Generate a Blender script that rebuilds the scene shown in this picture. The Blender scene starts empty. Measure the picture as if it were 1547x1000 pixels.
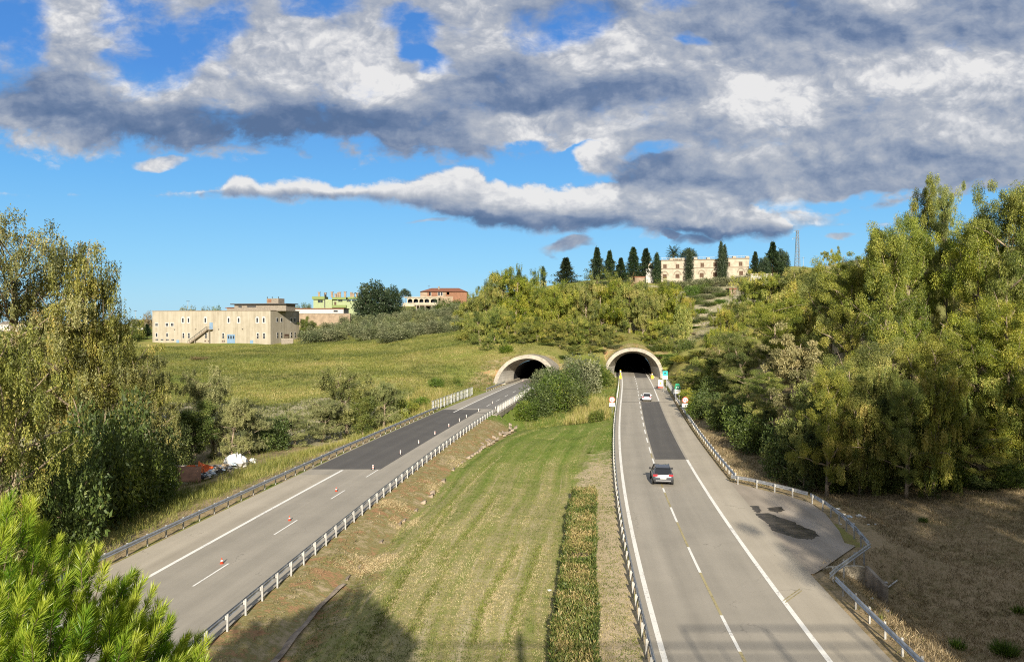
import bpy, math, random
import numpy as np
from mathutils import Vector
R = math.radians
rng = np.random.default_rng(7)
random.seed(7)
scene = bpy.context.scene
COL = scene.collection
PREVIEW = False

# ------------------------------------------------------------------ camera
F = 1190.0                      # focal length in photo pixels (1547 x 1000)
CAM_H = 14.5
PITCH = math.atan((500 - 488) / F)
cd = bpy.data.cameras.new("camera")
cd.sensor_width = 36.0
cd.lens = 36.0 * F / 1547.0
cd.clip_start = 0.1
cd.clip_end = 20000
cam = bpy.data.objects.new("camera", cd)
COL.objects.link(cam)
cam.location = (0, 0, CAM_H)
cam.rotation_euler = (R(90) - PITCH, 0, 0)
scene.camera = cam
scene.cycles.filter_width = 1.1
scene.cycles.use_denoising = False


def ray(px, py):
    cx = (px - 773.5) / F
    cy = (500 - py) / F
    c, s = math.cos(PITCH), math.sin(PITCH)
    return np.array([cx, c + s * cy, -s + c * cy])


def G(px, py, z=0.0):
    """photo pixel -> point on the level z"""
    r = ray(px, py)
    t = (z - CAM_H) / r[2]
    return (r[0] * t, r[1] * t, z)


def P(px, py, d):
    """photo pixel -> point at the distance y = d"""
    r = ray(px, py)
    t = d / r[1]
    return (r[0] * t, d, CAM_H + r[2] * t)


# ------------------------------------------------------------------ shader maths
class E:
    def __init__(s, t, sock):
        s.t = t
        s.s = sock

    def _m(s, op, *a, clamp=False):
        n = s.t.nodes.new('ShaderNodeMath')
        n.operation = op
        n.use_clamp = clamp
        for i, v in enumerate((s,) + a):
            if isinstance(v, E):
                s.t.links.new(v.s, n.inputs[i])
            else:
                n.inputs[i].default_value = v
        return E(s.t, n.outputs[0])

    def __add__(s, o): return s._m('ADD', o)
    __radd__ = __add__
    def __sub__(s, o): return s._m('SUBTRACT', o)
    def __rsub__(s, o): return (s * -1.0) + o
    def __mul__(s, o): return s._m('MULTIPLY', o)
    __rmul__ = __mul__
    def __truediv__(s, o): return s._m('DIVIDE', o)
    def pow(s, o): return s._m('POWER', o)
    def abs(s): return s._m('ABSOLUTE')
    def max(s, o): return s._m('MAXIMUM', o)
    def min(s, o): return s._m('MINIMUM', o)
    def sin(s): return s._m('SINE')
    def clamp(s): return s._m('ADD', 0.0, clamp=True)

    def ss(s, a, b, lo=0.0, hi=1.0):
        n = s.t.nodes.new('ShaderNodeMapRange')
        n.interpolation_type = 'SMOOTHSTEP'
        if a > b:
            a, b, lo, hi = b, a, hi, lo
        s.t.links.new(s.s, n.inputs['Value'])
        for k, v in (('From Min', a), ('From Max', b), ('To Min', lo), ('To Max', hi)):
            n.inputs[k].default_value = v
        return E(s.t, n.outputs[0])

    def curve(s, pts):
        """piecewise smooth function of s through pts"""
        x0, x1 = pts[0][0], pts[-1][0]
        ys = [p[1] for p in pts]
        y0, y1 = min(ys), max(ys)
        if y1 - y0 < 1e-6:
            y1 = y0 + 1
        n = s.t.nodes.new('ShaderNodeFloatCurve')
        c = n.mapping.curves[0]
        q = [((x - x0) / (x1 - x0), (y - y0) / (y1 - y0)) for x, y in pts]
        c.points[0].location = q[0]
        c.points[1].location = q[-1]
        for p in q[1:-1]:
            c.points.new(*p)
        n.mapping.update()
        u = ((s - x0) * (1.0 / (x1 - x0))).clamp()
        s.t.links.new(u.s, n.inputs['Value'])
        return E(s.t, n.outputs[0]) * (y1 - y0) + y0


def vec(t, x, y, z=0.0):
    n = t.nodes.new('ShaderNodeCombineXYZ')
    for i, v in enumerate((x, y, z)):
        if isinstance(v, E):
            t.links.new(v.s, n.inputs[i])
        else:
            n.inputs[i].default_value = v
    return n.outputs[0]


def noise(t, v, scale=1.0, detail=4.0, rough=0.5, dist=0.0, out='Fac', lac=2.0):
    n = t.nodes.new('ShaderNodeTexNoise')
    if v is not None:
        t.links.new(v, n.inputs['Vector'])
    n.inputs['Scale'].default_value = scale
    n.inputs['Detail'].default_value = detail
    n.inputs['Roughness'].default_value = rough
    n.inputs['Distortion'].default_value = dist
    n.inputs['Lacunarity'].default_value = lac
    if out == 'Fac':
        return E(t, n.outputs[0])
    return n.outputs[1]


def mixc(t, f, a, b):
    n = t.nodes.new('ShaderNodeMix')
    n.data_type = 'RGBA'
    if isinstance(f, E):
        t.links.new(f.s, n.inputs[0])
    else:
        n.inputs[0].default_value = f
    for i, v in ((6, a), (7, b)):
        if isinstance(v, (tuple, list)):
            n.inputs[i].default_value = (*v[:3], 1)
        else:
            t.links.new(v, n.inputs[i])
    return n.outputs[2]


def ramp(t, f, stops):
    n = t.nodes.new('ShaderNodeValToRGB')
    cr = n.color_ramp
    while len(cr.elements) < len(stops):
        cr.elements.new(0.5)
    for e, (p, c) in zip(cr.elements, stops):
        e.position = p
        e.color = (*c, 1)
    t.links.new(f.s, n.inputs[0])
    return n.outputs[0]
# ------------------------------------------------------------------ light and sky
EXPO = 0.9
SUN_EL = R(21.0)
SUN_AZ = R(180.0)       # straight behind the bridge (towards -Y)
sd = bpy.data.lights.new("sun", 'SUN')
sd.energy = 4.8
sd.angle = R(0.6)
sd.color = (1.0, 0.91, 0.76)
sun = bpy.data.objects.new("sun", sd)
COL.objects.link(sun)
sun_dir = Vector((0.018, -math.cos(SUN_EL), math.sin(SUN_EL)))
sun.rotation_euler = sun_dir.to_track_quat('Z', 'Y').to_euler()

world = bpy.data.worlds.new("World")
scene.world = world
world.use_nodes = True
wt = world.node_tree
wt.nodes.clear()
tc = wt.nodes.new('ShaderNodeTexCoord')
sky = wt.nodes.new('ShaderNodeTexSky')
sky.sky_type = 'NISHITA'
sky.sun_disc = False
sky.sun_elevation = SUN_EL
sky.sun_rotation = R(180.0)
sky.altitude = 100
sky.air_density = 1.0
sky.dust_density = 0.4
sky.ozone_density = 1.6
sx = wt.nodes.new('ShaderNodeSeparateXYZ')
wt.links.new(tc.outputs['Generated'], sx.inputs[0])
dx, dy, dz = (E(wt, sx.outputs[i]) for i in range(3))
az = dx._m('ARCTAN2', dy)
el = dz / ((dx * dx + dy * dy).pow(0.5).max(0.02))
# bearing / height of the sky direction, in units of 1/1190 rad (fixed to the world, the bridge looks to bearing 773)
X = az * (az * az * 0.3333 + 1.0) * F + 773.5
Y = 488.0 - el * (az * az * 0.5 + 1.0) * F


def n2(sx_, sy_, seed, detail=6, rough=.55, dist=0.0, xx=None, yy=None):
    xx = xx if xx is not None else X
    yy = yy if yy is not None else Y
    return noise(wt, vec(wt, xx * (1 / sx_), yy * (1 / sy_), seed), 1.0, detail, rough, dist)


# domain warp
wx = (n2(170, 95, 3.3, 5) - .5)
wy = (n2(150, 80, 9.1, 5) - .5)
Xw = X + wx * 130.0
Yw = Y + wy * 75.0
big = n2(230, 110, 1.7, 7, .58, xx=X + wx * 60, yy=Y + wy * 40) - .5
mid = n2(100, 66, 5.2, 8, .58, xx=X + wx * 46, yy=Y + wy * 30) - .5
fine = n2(42, 31, 8.8, 7, .6, xx=X + wx * 60, yy=Y + wy * 40) - .5


def blob(cx, cy, rx, ry, rot=0.0, warp=True):
    ux = (Xw if warp else X) - cx
    uy = (Yw if warp else Y) - cy
    c, s = math.cos(R(rot)), math.sin(R(rot))
    a = (ux * c + uy * s) * (1.0 / rx)
    b = (uy * c - ux * s) * (1.0 / ry)
    r2 = a * a + b * b
    return r2.ss(1.0, 0.0)


def total(lst):
    e = None
    for w, *b in lst:
        g = blob(*b) * w
        e = g if e is None else e + g
    return e


# deck of cloud: bottom edge as a function of the bearing
Yb = X.curve([(-3000, 330), (-600, 180), (-150, 205), (0, 220), (100, 236), (200, 246), (330, 242), (430, 230), (520, 236), (620, 244), (720, 248),
              (800, 240), (870, 232), (920, 300), (1000, 350), (1100, 366), (1200, 352), (1300, 330), (1400, 312), (1547, 312), (2000, 340), (4500, 360)])
deck = (Yb - Y + fine * 46.0 + mid * 44.0) * (1 / 30.0)
deck = deck.min(1.25)
gaps = total([(.75, 790, 210, 60, 16, -8), (.8, 660, 96, 50, 26, 30), (.8, 1290, 300, 120, 18, -8), (.7, 1000, 232, 60, 14, -10), (1.28, 262, 84, 165, 66, -28), (1.15, 5, 60, 120, 120), (1.0, 212, 22, 80, 60), (.95, 478, 8, 90, 40), (.95, 845, 38, 120, 56, -15),
              (.9, 610, 28, 60, 34), (.7, 650, 60, 40, 60), (1.9, 884, 236, 62, 26, -20), (.8, 1012, 6, 60, 24), (.75, 520, 215, 90, 22),
              (.7, 1180, 305, 60, 20), (.9, 1040, 60, 40, 18), (1.3, 1460, 318, 150, 26, -4), (.8, 1240, 345, 110, 24)])
d1 = deck + big * 1.7 + mid * 1.9 + fine * 1.3 - gaps - 0.06
# band of cloud under the deck
T2 = X.curve([(240, 300), (300, 291), (335, 284), (375, 268), (400, 281), (450, 268), (500, 284), (560, 280), (620, 270), (680, 258), (708, 251), (740, 272),
              (800, 280), (870, 284), (930, 270), (1010, 280), (1120, 300), (1200, 340)])
B2 = X.curve([(240, 294), (300, 293), (380, 300), (450, 304), (520, 298), (580, 306), (640, 322), (700, 338), (760, 350), (850, 352), (950, 344), (1060, 362), (1160, 360), (1200, 340)])
d2 = .35 + ((Y - T2 + fine * 30.0 + mid * 15.0) * (1 / 9.0)).min((B2 - Y + fine * 26.0 + mid * 14.0) * (1 / 13.0)).min(1.1) + fine * .9 + mid * .5
small = total([(1.3, 866, 374, 62, 14), (1.2, 995, 357, 28, 11), (1.2, 1045, 360, 60, 14), (1.1, 1272, 357, 40, 8), (1.3, 268, 243, 62, 14), (1.8, 916, 238, 50, 34), (.85, 640, 332, 44, 7), (1.0, 1200, 330, 90, 22)]) * 1.25 - 0.45 + fine * 1.1
a1 = d1.ss(-0.12, 0.95)
a2 = d2.ss(-0.1, 1.15)
a3 = small.ss(-0.1, 1.15)
# wide thin cirrus veil above the frame and all round
alpha = a1.max(a2).max(a3)

# brightness of the cloud, sunlit heaps and grey undersides
hi = total([(.42, 130, 40, 120, 75), (.46, 470, 90, 240, 85, -10), (.35, 560, 120, 90, 60), (.3, 330, 150, 150, 26, 18), (.7, 660, 110, 30, 24), (.55, 590, 130, 70, 34), (.3, 720, 40, 90, 60),
            (.4, 900, 70, 130, 60), (.75, 1150, 160, 120, 62, 8), (.5, 1420, 120, 160, 60), (.55, 770, 192, 110, 30, -8), (.4, 960, 180, 130, 26, -12), (.45, 1080, 320, 130, 34, 6), (.4, 1290, 130, 120, 30),
            (.6, 1195, 318, 60, 22), (.3, 1460, 200, 120, 40), (.6, 916, 236, 60, 40), (.4, 268, 243, 70, 18), (.35, 1340, 4, 60, 20), (.3, 1000, 290, 120, 22), (.3, 230, 140, 90, 24), (.3, 1170, 230, 120, 24)])
lo = total([(.55, 60, 150, 170, 50), (.62, 250, 200, 330, 44, 2), (.62, 560, 205, 330, 52, 4), (.5, 470, 160, 200, 34, 10), (.36, 800, 120, 110, 54), (.46, 1180, 40, 230, 54, 4), (.34, 1420, 46, 220, 48), (.4, 850, 12, 140, 40),
            (.5, 1020, 275, 180, 48, 4), (.40, 1330, 255, 240, 42), (.4, 980, 135, 160, 36, -6), (.4, 840, 152, 150, 18, -4), (.5, 830, 338, 200, 22, 4), (.55, 1080, 352, 150, 24), (.5, 866, 374, 90, 24),
            (.5, 1050, 360, 90, 24), (.35, 1500, 290, 180, 40), (.3, 720, 150, 80, 40), (.35, 1260, 210, 100, 20), (.4, 700, 330, 120, 16, 8)])
tex = mid * 1.0 + fine * .6 + big * 1.8
# lit from the south behind the viewer: denser further down-right of a point means shade
big2 = n2(100, 66, 5.2, 8, .58, xx=X + wx * 46 + 8.0, yy=Y + wy * 30 - 12.0) - .5
relief = (mid - big2) * 1.5
b2 = (Y - T2) / ((B2 - T2).max(6.0))
band = a2 * (1.0 - a1) * (b2.ss(.15, .95, .34, -.32))
edge = d1.ss(.15, .9, .10, 0.0)
vn = wt.nodes.new('ShaderNodeTexVoronoi')
vn.feature = 'SMOOTH_F1'
vn.inputs['Smoothness'].default_value = .35
vn.inputs['Detail'].default_value = 2.5
vn.inputs['Roughness'].default_value = .55
wt.links.new(vec(wt, (X + wx * 80 + mid * 30) * (1 / 90), (Y + wy * 60 + mid * 24) * (1 / 62), 4.0), vn.inputs['Vector'])
puff = (0.52 - E(wt, vn.outputs['Distance']))
sunny = (hi - lo + tex).ss(-.35, .5)
br = (hi * .62 - lo * .60) + tex * .44 + relief * .8 + puff * (sunny * .20 + .05) + band * 1.15 + edge + .64
ccol = ramp(wt, br.clamp(), [(0.0, (.125, .20, .36)), (.22, (.195, .27, .43)), (.45, (.355, .42, .55)), (.68, (.555, .59, .66)), (.86, (.80, .81, .84)), (1.0, (1.0, .99, .98))])
hs = wt.nodes.new('ShaderNodeHueSaturation')
hs.inputs['Saturation'].default_value = 1.12
hs.inputs['Value'].default_value = 1.0
wt.links.new(sky.outputs[0], hs.inputs['Color'])
SKY_STR = 0.10
sc_ = wt.nodes.new('ShaderNodeVectorMath')
sc_.operation = 'SCALE'
sc_.inputs['Scale'].default_value = 1 / SKY_STR * 0.84 / 2 ** EXPO
wt.links.new(ccol, sc_.inputs[0])
# clear air: deep azure overhead, paler towards the horizon
clear = ramp(wt, (el * 1.0).clamp(), [(0.0, (.335, .70, .96)), (.07, (.215, .60, .97)), (.17, (.125, .46, .92)), (.30, (.062, .27, .76)), (.6, (.035, .15, .52)), (1.0, (.025, .10, .38))])
s2_ = wt.nodes.new('ShaderNodeVectorMath')
s2_.operation = 'SCALE'
s2_.inputs['Scale'].default_value = 1 / SKY_STR * 0.93 / 2 ** EXPO
wt.links.new(clear, s2_.inputs[0])
air = mixc(wt, 0.88, hs.outputs[0], s2_.outputs[0])
mixed = mixc(wt, alpha * 0.97, air, sc_.outputs[0])
bg = wt.nodes.new('ShaderNodeBackground')
bg.inputs['Strength'].default_value = SKY_STR
wt.links.new(mixed, bg.inputs['Color'])
wo = wt.nodes.new('ShaderNodeOutputWorld')
wt.links.new(bg.outputs[0], wo.inputs['Surface'])
world.cycles.sampling_method = 'MANUAL'
world.cycles.sample_map_resolution = 512

scene.view_settings.view_transform = 'Standard'
scene.view_settings.look = 'None'
scene.view_settings.exposure = EXPO
scene.view_settings.gamma = 1.0
# ------------------------------------------------------------------ objects
def tag(o, label=None, cat=None, group=None, kind=None):
    if label:
        o['label'] = label
    if cat:
        o['category'] = cat
    if group:
        o['group'] = group
    if kind:
        o['kind'] = kind
    return o


def empty(name, loc, label, cat, group=None, rz=0.0):
    o = bpy.data.objects.new(name, None)
    o.empty_display_size = 0.3
    COL.objects.link(o)
    o.location = loc
    o.rotation_euler = (0, 0, rz)
    return tag(o, label, cat, group)


def link(name, me, parent=None):
    o = bpy.data.objects.new(name, me)
    COL.objects.link(o)
    if parent is not None:
        o.parent = parent
    return o


def np_mesh(name, verts, faces, mat, attrs=None, smooth=False):
    """verts (N,3); faces (M,3) or (M,4) array"""
    me = bpy.data.meshes.new(name)
    verts = np.ascontiguousarray(verts, np.float32)
    faces = np.ascontiguousarray(faces, np.int32)
    m, k = faces.shape
    me.vertices.add(len(verts))
    me.vertices.foreach_set('co', verts.ravel())
    me.loops.add(m * k)
    me.loops.foreach_set('vertex_index', faces.ravel())
    me.polygons.add(m)
    me.polygons.foreach_set('loop_start', np.arange(0, m * k, k, dtype=np.int32))
    me.polygons.foreach_set('loop_total', np.full(m, k, np.int32))
    if smooth:
        me.polygons.foreach_set('use_smooth', np.ones(m, bool))
    for a, v in (attrs or {}).items():
        at = me.attributes.new(a, 'FLOAT', 'POINT')
        at.data.foreach_set('value', np.ascontiguousarray(v, np.float32))
    me.update(calc_edges=True)
    if mat is not None:
        me.materials.append(mat)
    return me


class MB:
    """collects simple solids into ONE mesh"""

    def __init__(s):
        s.v, s.f, s.m = [], [], []
        s.mats = []
        s.cur = 0

    def mat(s, m):
        if m not in s.mats:
            s.mats.append(m)
        s.cur = s.mats.index(m)
        return s

    def add(s, v, f):
        n = len(s.v)
        s.v += [tuple(p) for p in v]
        s.f += [tuple(i + n for i in q) for q in f]
        s.m += [s.cur] * len(f)

    def box(s, x0, x1, y0, y1, z0, z1, frame=None):
        v = [(x, y, z) for z in (z0, z1) for y in (y0, y1) for x in (x0, x1)]
        if frame:
            o, ux, uy = frame
            v = [(o[0] + ux[0] * a + uy[0] * b, o[1] + ux[1] * a + uy[1] * b, o[2] + c) for a, b, c in v]
        s.add(v, [(0, 2, 3, 1), (4, 5, 7, 6), (0, 1, 5, 4), (2, 6, 7, 3), (0, 4, 6, 2), (1, 3, 7, 5)])
        return s

    def prism(s, poly, z0, z1):
        n = len(poly)
        v = [(x, y, z0) for x, y in poly] + [(x, y, z1) for x, y in poly]
        f = [tuple(range(n - 1, -1, -1)), tuple(range(n, 2 * n))]
        f += [(i, (i + 1) % n, n + (i + 1) % n, n + i) for i in range(n)]
        s.add(v, f)
        return s

    def tube(s, pts, rad, n=7, cap=True):
        pts = [np.array(p, float) for p in pts]
        if not hasattr(rad, '__len__'):
            rad = [rad] * len(pts)
        v, f = [], []
        prev = None
        for i, p in enumerate(pts):
            t = pts[min(i + 1, len(pts) - 1)] - pts[max(i - 1, 0)]
            t = t / (np.linalg.norm(t) + 1e-9)
            if prev is None:
                a = np.array([1., 0, 0]) if abs(t[0]) < .8 else np.array([0, 1., 0])
            else:
                a = prev
            u = a - t * a.dot(t)
            u /= np.linalg.norm(u) + 1e-9
            prev = u
            w = np.cross(t, u)
            for k in range(n):
                an = 2 * math.pi * k / n
                v.append(p + (u * math.cos(an) + w * math.sin(an)) * rad[i])
        for i in range(len(pts) - 1):
            for k in range(n):
                f.append((i * n + k, i * n + (k + 1) % n, (i + 1) * n + (k + 1) % n, (i + 1) * n + k))
        if cap:
            f.append(tuple(range(n - 1, -1, -1)))
            f.append(tuple((len(pts) - 1) * n + k for k in range(n)))
        s.add(v, f)
        return s

    def sweep(s, path, prof, up=(0, 0, 1)):
        """open or closed profile (list of (side, up)) swept along a path"""
        path = [np.array(p, float) for p in path]
        n = len(prof)
        v, f = [], []
        for i, p in enumerate(path):
            t = path[min(i + 1, len(path) - 1)] - path[max(i - 1, 0)]
            t[2] = 0
            t /= np.linalg.norm(t) + 1e-9
            side = np.array([t[1], -t[0], 0])
            for a, b in prof:
                v.append(p + side * a + np.array([0, 0, b]))
        for i in range(len(path) - 1):
            for k in range(n):
                f.append((i * n + k, (i + 1) * n + k, (i + 1) * n + (k + 1) % n, i * n + (k + 1) % n))
        f.append(tuple(range(n)))
        f.append(tuple((len(path) - 1) * n + k for k in range(n - 1, -1, -1)))
        s.add(v, f)
        return s

    def mesh(s, name, mat=None, smooth=False):
        me = bpy.data.meshes.new(name)
        me.from_pydata(s.v, [], s.f)
        if mat is not None:
            me.materials.append(mat)
        else:
            for m in s.mats:
                me.materials.append(m)
            me.polygons.foreach_set('material_index', s.m)
        if smooth:
            me.polygons.foreach_set('use_smooth', [True] * len(s.f))
        me.update()
        return me

    def build(s, name, mat=None, parent=None, smooth=False, loc=None):
        o = link(name, s.mesh(name, mat, smooth), parent)
        if loc is not None:
            o.location = loc
        return o


def new_mat(name, rough=0.8):
    m = bpy.data.materials.new(name)
    m.use_nodes = True
    t = m.node_tree
    b = t.nodes['Principled BSDF']
    b.inputs['Roughness'].default_value = rough
    b.inputs['Specular IOR Level'].default_value = 0.25
    return m, t, b


def objco(t, kind='Object'):
    n = t.nodes.new('ShaderNodeTexCoord')
    return n.outputs[kind]


def worldpos(t):
    n = t.nodes.new('ShaderNodeNewGeometry')
    return n.outputs['Position']


def attr(t, name):
    n = t.nodes.new('ShaderNodeAttribute')
    n.attribute_name = name
    return E(t, n.outputs['Fac'])


def bump(t, b, h, strength=0.3, dist=0.05):
    n = t.nodes.new('ShaderNodeBump')
    n.inputs['Strength'].default_value = strength
    n.inputs['Distance'].default_value = dist
    t.links.new(h.s, n.inputs['Height'])
    t.links.new(n.outputs[0], b.inputs['Normal'])


def plain(name, col, rough=0.7, metal=0.0, var=0.12, scale=2.0, spec=0.25):
    """painted / mineral surface with blotchy wear"""
    m, t, b = new_mat(name, rough)
    n = noise(t, worldpos(t), scale, 6, .62)
    k = n.ss(.25, .75)
    lo = tuple(c * (1 - var * 1.6) for c in col)
    hi = tuple(min(1, c * (1 + var)) for c in col)
    t.links.new(mixc(t, k, lo, hi), b.inputs['Base Color'])
    b.inputs['Metallic'].default_value = metal
    b.inputs['Specular IOR Level'].default_value = spec
    return m


def ordinal(i):
    w = ['first', 'second', 'third', 'fourth', 'fifth', 'sixth', 'seventh', 'eighth', 'ninth', 'tenth', 'eleventh', 'twelfth', 'thirteenth',
         'fourteenth', 'fifteenth', 'sixteenth', 'seventeenth', 'eighteenth', 'nineteenth', 'twentieth', 'twenty first', 'twenty second', 'twenty third', 'twenty fourth']
    return w[i]


M = {}
# ------------------------------------------------------------------ plan of the two carriageways
def poly_line(pts, deg=2):
    p = np.array(pts, float)
    c = np.polyfit(p[:, 0], p[:, 1], deg)
    dc = np.polyder(c)
    a, b = p[:, 0].min(), p[:, 0].max()

    def f(y):
        y = np.asarray(y, float)
        yc = np.clip(y, a, b)
        return np.polyval(c, yc) + (y - yc) * np.polyval(dc, yc)
    return f


def from_px(pts, deg=2):
    q = [G(*p) for p in pts]
    return poly_line([(y, x) for x, y, z in q], deg)


# left carriageway: barrier lines
LL = from_px([(189, 838), (231, 820), (286, 792), (347, 763), (401, 737.5), (456, 716), (500, 691), (581, 655), (665, 620), (733, 589), (768, 581)], 2)
LR = from_px([(311, 976.7), (334.5, 956), (374, 923), (411, 893), (457, 852), (497, 820.6), (540, 787), (568.6, 764.7), (611.5, 728), (655, 690.7), (694, 658), (726, 636), (749, 624), (797, 594)], 2)
# right carriageway: left edge line
RE = from_px([(1005.6, 1000), (984.6, 929), (962, 838.6), (947, 757.8), (937.7, 696), (935.5, 638.7), (938.4, 606), (939.7, 572)], 3)
RL = lambda y: RE(y) - 0.75           # barrier on the median side
RP = lambda y: RE(y) + 9.75           # paved edge on the far side
RR = lambda y: RE(y) + 10.35          # barrier on the far side
YPL, YPR = 192.0, 216.0               # tunnel mouths


def frame_at(fx, y):
    d = float(fx(y + .5) - fx(y - .5))
    n = math.hypot(d, 1)
    return (d / n, 1 / n)


_LR0 = LR
LR = lambda y: np.where(np.asarray(y, float) > 163, LL(y) + float(_LR0(163.) - LL(163.)), _LR0(y))
LC = lambda y: (LL(y) + LR(y)) / 2
RC = lambda y: RE(y) + 3.9
PLC = lambda y: LC(y) - .2
PRC = lambda y: RC(y) - .8
# lay-by outline (outside of the paved edge)
LAYBY = [G(*p)[:2] for p in [(1229, 867), (1246, 857), (1270, 840), (1292.6, 824.5), (1276, 820), (1268, 802), (1247, 776), (1223.7, 759.5), (1182, 746.5), (1156, 741), (1103, 728)]]

# ------------------------------------------------------------------ height of the ground
CTRL = []
for px, py, d in [
    # grassy hill with the factory
    (430, 650, 118), (480, 590, 165), (600, 565, 178), (350, 585, 175), (300, 545, 230), (330, 522, 300), (230, 520, 318), (410, 521, 305), (452, 519, 318), (600, 530, 245), (530, 524, 270),
    (700, 520, 232), (715, 545, 203), (690, 575, 182), (640, 590, 160), (650, 600, 146), (560, 600, 146), (500, 550, 215), (400, 555, 215), (120, 560, 180), (200, 545, 230),
    # olive grove and the houses
    (550, 502, 330), (480, 508, 335), (620, 500, 330), (650, 482, 380), (700, 500, 300), (560, 492, 370), (510, 493, 400), (455, 493, 368), (650, 468, 432), (720, 470, 400), (580, 478, 420),
    (190, 493, 480), (60, 497, 480), (350, 486, 460), (450, 480, 480),
    # hill over the tunnels
    (795, 528, 206), (760, 530, 208), (840, 535, 212), (880, 532, 218), (960, 520, 230), (1000, 520, 232), (800, 512, 225), (880, 482, 280), (820, 485, 280), (740, 490, 285), (760, 455, 360), (900, 434, 420), (820, 438, 420), (960, 430, 425), (1050, 428, 425), (1130, 428, 425),
    (1060, 520, 235), (1070, 490, 270), (1070, 456, 335), (1060, 439, 385), (1030, 545, 215), (1050, 560, 190), (1200, 402, 520), (1000, 405, 520), (1130, 470, 300), (1200, 430, 345), (1300, 410, 345),
]:
    CTRL.append(P(px, py, d))
CTRL += [
    # valley with the camp
    (-36, 30, -2.5), (-40, 50, -3.5), (-38, 70, -3.2), (-37, 90, -3.0), (-34, 105, -2.8), (-50, 60, -4.0), (-60, 90, -4), (-55, 115, -3.2), (-80, 60, -4), (-80, 120, -2), (-30, 118, -2.6), (-22, 128, -2.4),
    (-120, 100, -2), (-120, 180, 1), (-200, 60, 0), (-200, 200, 4), (-60, 0, -3), (-150, -40, 0), (-29, 60, -.5), (-26, 85, -.6), (-31, 40, -.6),
    # median
    (-8, 40, -.35), (-3, 40, -.3), (4, 40, -.2), (0, 60, -.35), (5, 60, -.25), (0, 80, -.4), (6, 90, -.4), (3, 110, -.9), (9, 120, -.7), (4, 128, -2.6), (9, 145, -2.4), (14, 170, -1.6), (16, 190, 1.5), (7, 165, -2.6), (12, 205, 5.5), (21, 205, 3.0),
    (0, 10, -.2), (0, -40, 0),
    # right bank and wood
    (19, 30, -.9), (22, 36, -1.7), (25, 44, -1.9), (29, 50, -1.2), (26, 30, -1.1), (34, 40, -.6), (45, 36, .2), (60, 40, 2), (30, 66, -.3), (26, 78, -.6), (40, 66, .4), (52, 66, 1.8), (70, 70, 5), (33, 90, 1.0), (38, 112, 2.0), (52, 110, 7), (30, 108, .2),
    (42, 150, 4), (60, 160, 13), (48, 185, 9), (36, 160, .6), (80, 140, 17), (75, 220, 22), (110, 110, 20), (100, 250, 33), (56, 232, 10.5), (140, 60, 16), (150, 300, 38), (30, 10, -.8), (60, 0, .5), (120, -40, 6), (45, 205, 7),
    # far country
    (-700, 500, 9), (-1500, 1500, 11), (-400, 900, 11), (0, 800, 22), (0, 1600, 14), (700, 600, 40), (700, 1500, 20), (1500, 500, 25), (2500, 2500, 14), (-2500, 2500, 10), (-2500, 0, 8), (2500, 0, 20), (0, 4000, 8), (200, 480, 44), (350, 420, 46), (400, 200, 40),
    (0, -500, 0), (-1500, -1500, 0), (1500, -1500, 8), (-4500, 5000, 6), (4500, 5000, 6), (0, 6500, 6), (-300, 400, 8), (-300, 300, 6),
]
CP = np.array(CTRL, float)


def _phi(r):
    return np.sqrt(r * r + 16.0)


def _fit():
    d = np.hypot(CP[:, None, 0] - CP[None, :, 0], CP[:, None, 1] - CP[None, :, 1])
    n = len(CP)
    A = np.zeros((n + 1, n + 1))
    A[:n, :n] = -_phi(d) + np.eye(n) * 1.2
    A[:n, n] = 1
    A[n, :n] = 1
    b = np.concatenate([CP[:, 2], [0]])
    return np.linalg.solve(A, b)


_W = _fit()


def _h0(x, y):
    r = np.zeros_like(x)
    for i in range(len(CP)):
        r -= _W[i] * _phi(np.hypot(x - CP[i, 0], y - CP[i, 1]))
    return r + _W[-1]


def sstep(a, b, v):
    t = np.clip((v - a) / (b - a), 0, 1)
    return t * t * (3 - 2 * t)


def vnoise(x, y, s, seed=0):
    """cheap smooth value noise"""
    x = x / s + seed * 17.3
    y = y / s + seed * 5.1
    xi, yi = np.floor(x), np.floor(y)
    fx, fy = x - xi, y - yi
    fx = fx * fx * (3 - 2 * fx)
    fy = fy * fy * (3 - 2 * fy)

    def h(a, b):
        v = np.sin(a * 127.1 + b * 311.7 + seed) * 43758.5453
        return v - np.floor(v)
    return (h(xi, yi) * (1 - fx) + h(xi + 1, yi) * fx) * (1 - fy) + (h(xi, yi + 1) * (1 - fx) + h(xi + 1, yi + 1) * fx) * fy - .5


# concrete ditch in the median
DITCH = [G(px, py, -0.75)[:2] for px, py in [(385, 1012), (406, 987), (442.5, 943), (476, 906.5), (505, 883), (575, 810), (640, 753), (681, 707), (726, 674.5), (775, 647)]]
_dy = np.array([p[1] for p in DITCH])
_dx = np.array([p[0] for p in DITCH])
_dx[0] = _dx[1] - (_dx[2] - _dx[1]) / (_dy[2] - _dy[1]) * (_dy[1] - _dy[0])
DX = lambda y: np.interp(y, _dy, _dx)


def layby_out(x, y):
    """distance outside of the right paved edge including the lay-by bulge"""
    ex = RP(y)
    lb = np.interp(y, [46.5, 47.5, 51.2, 51.3, 55.2, 63, 66.8, 69, 72], [0, .6, 5.6, 6.2, 6.4, 5.6, 4.6, 2.8, 0])
    return x - (ex + lb)


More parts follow.
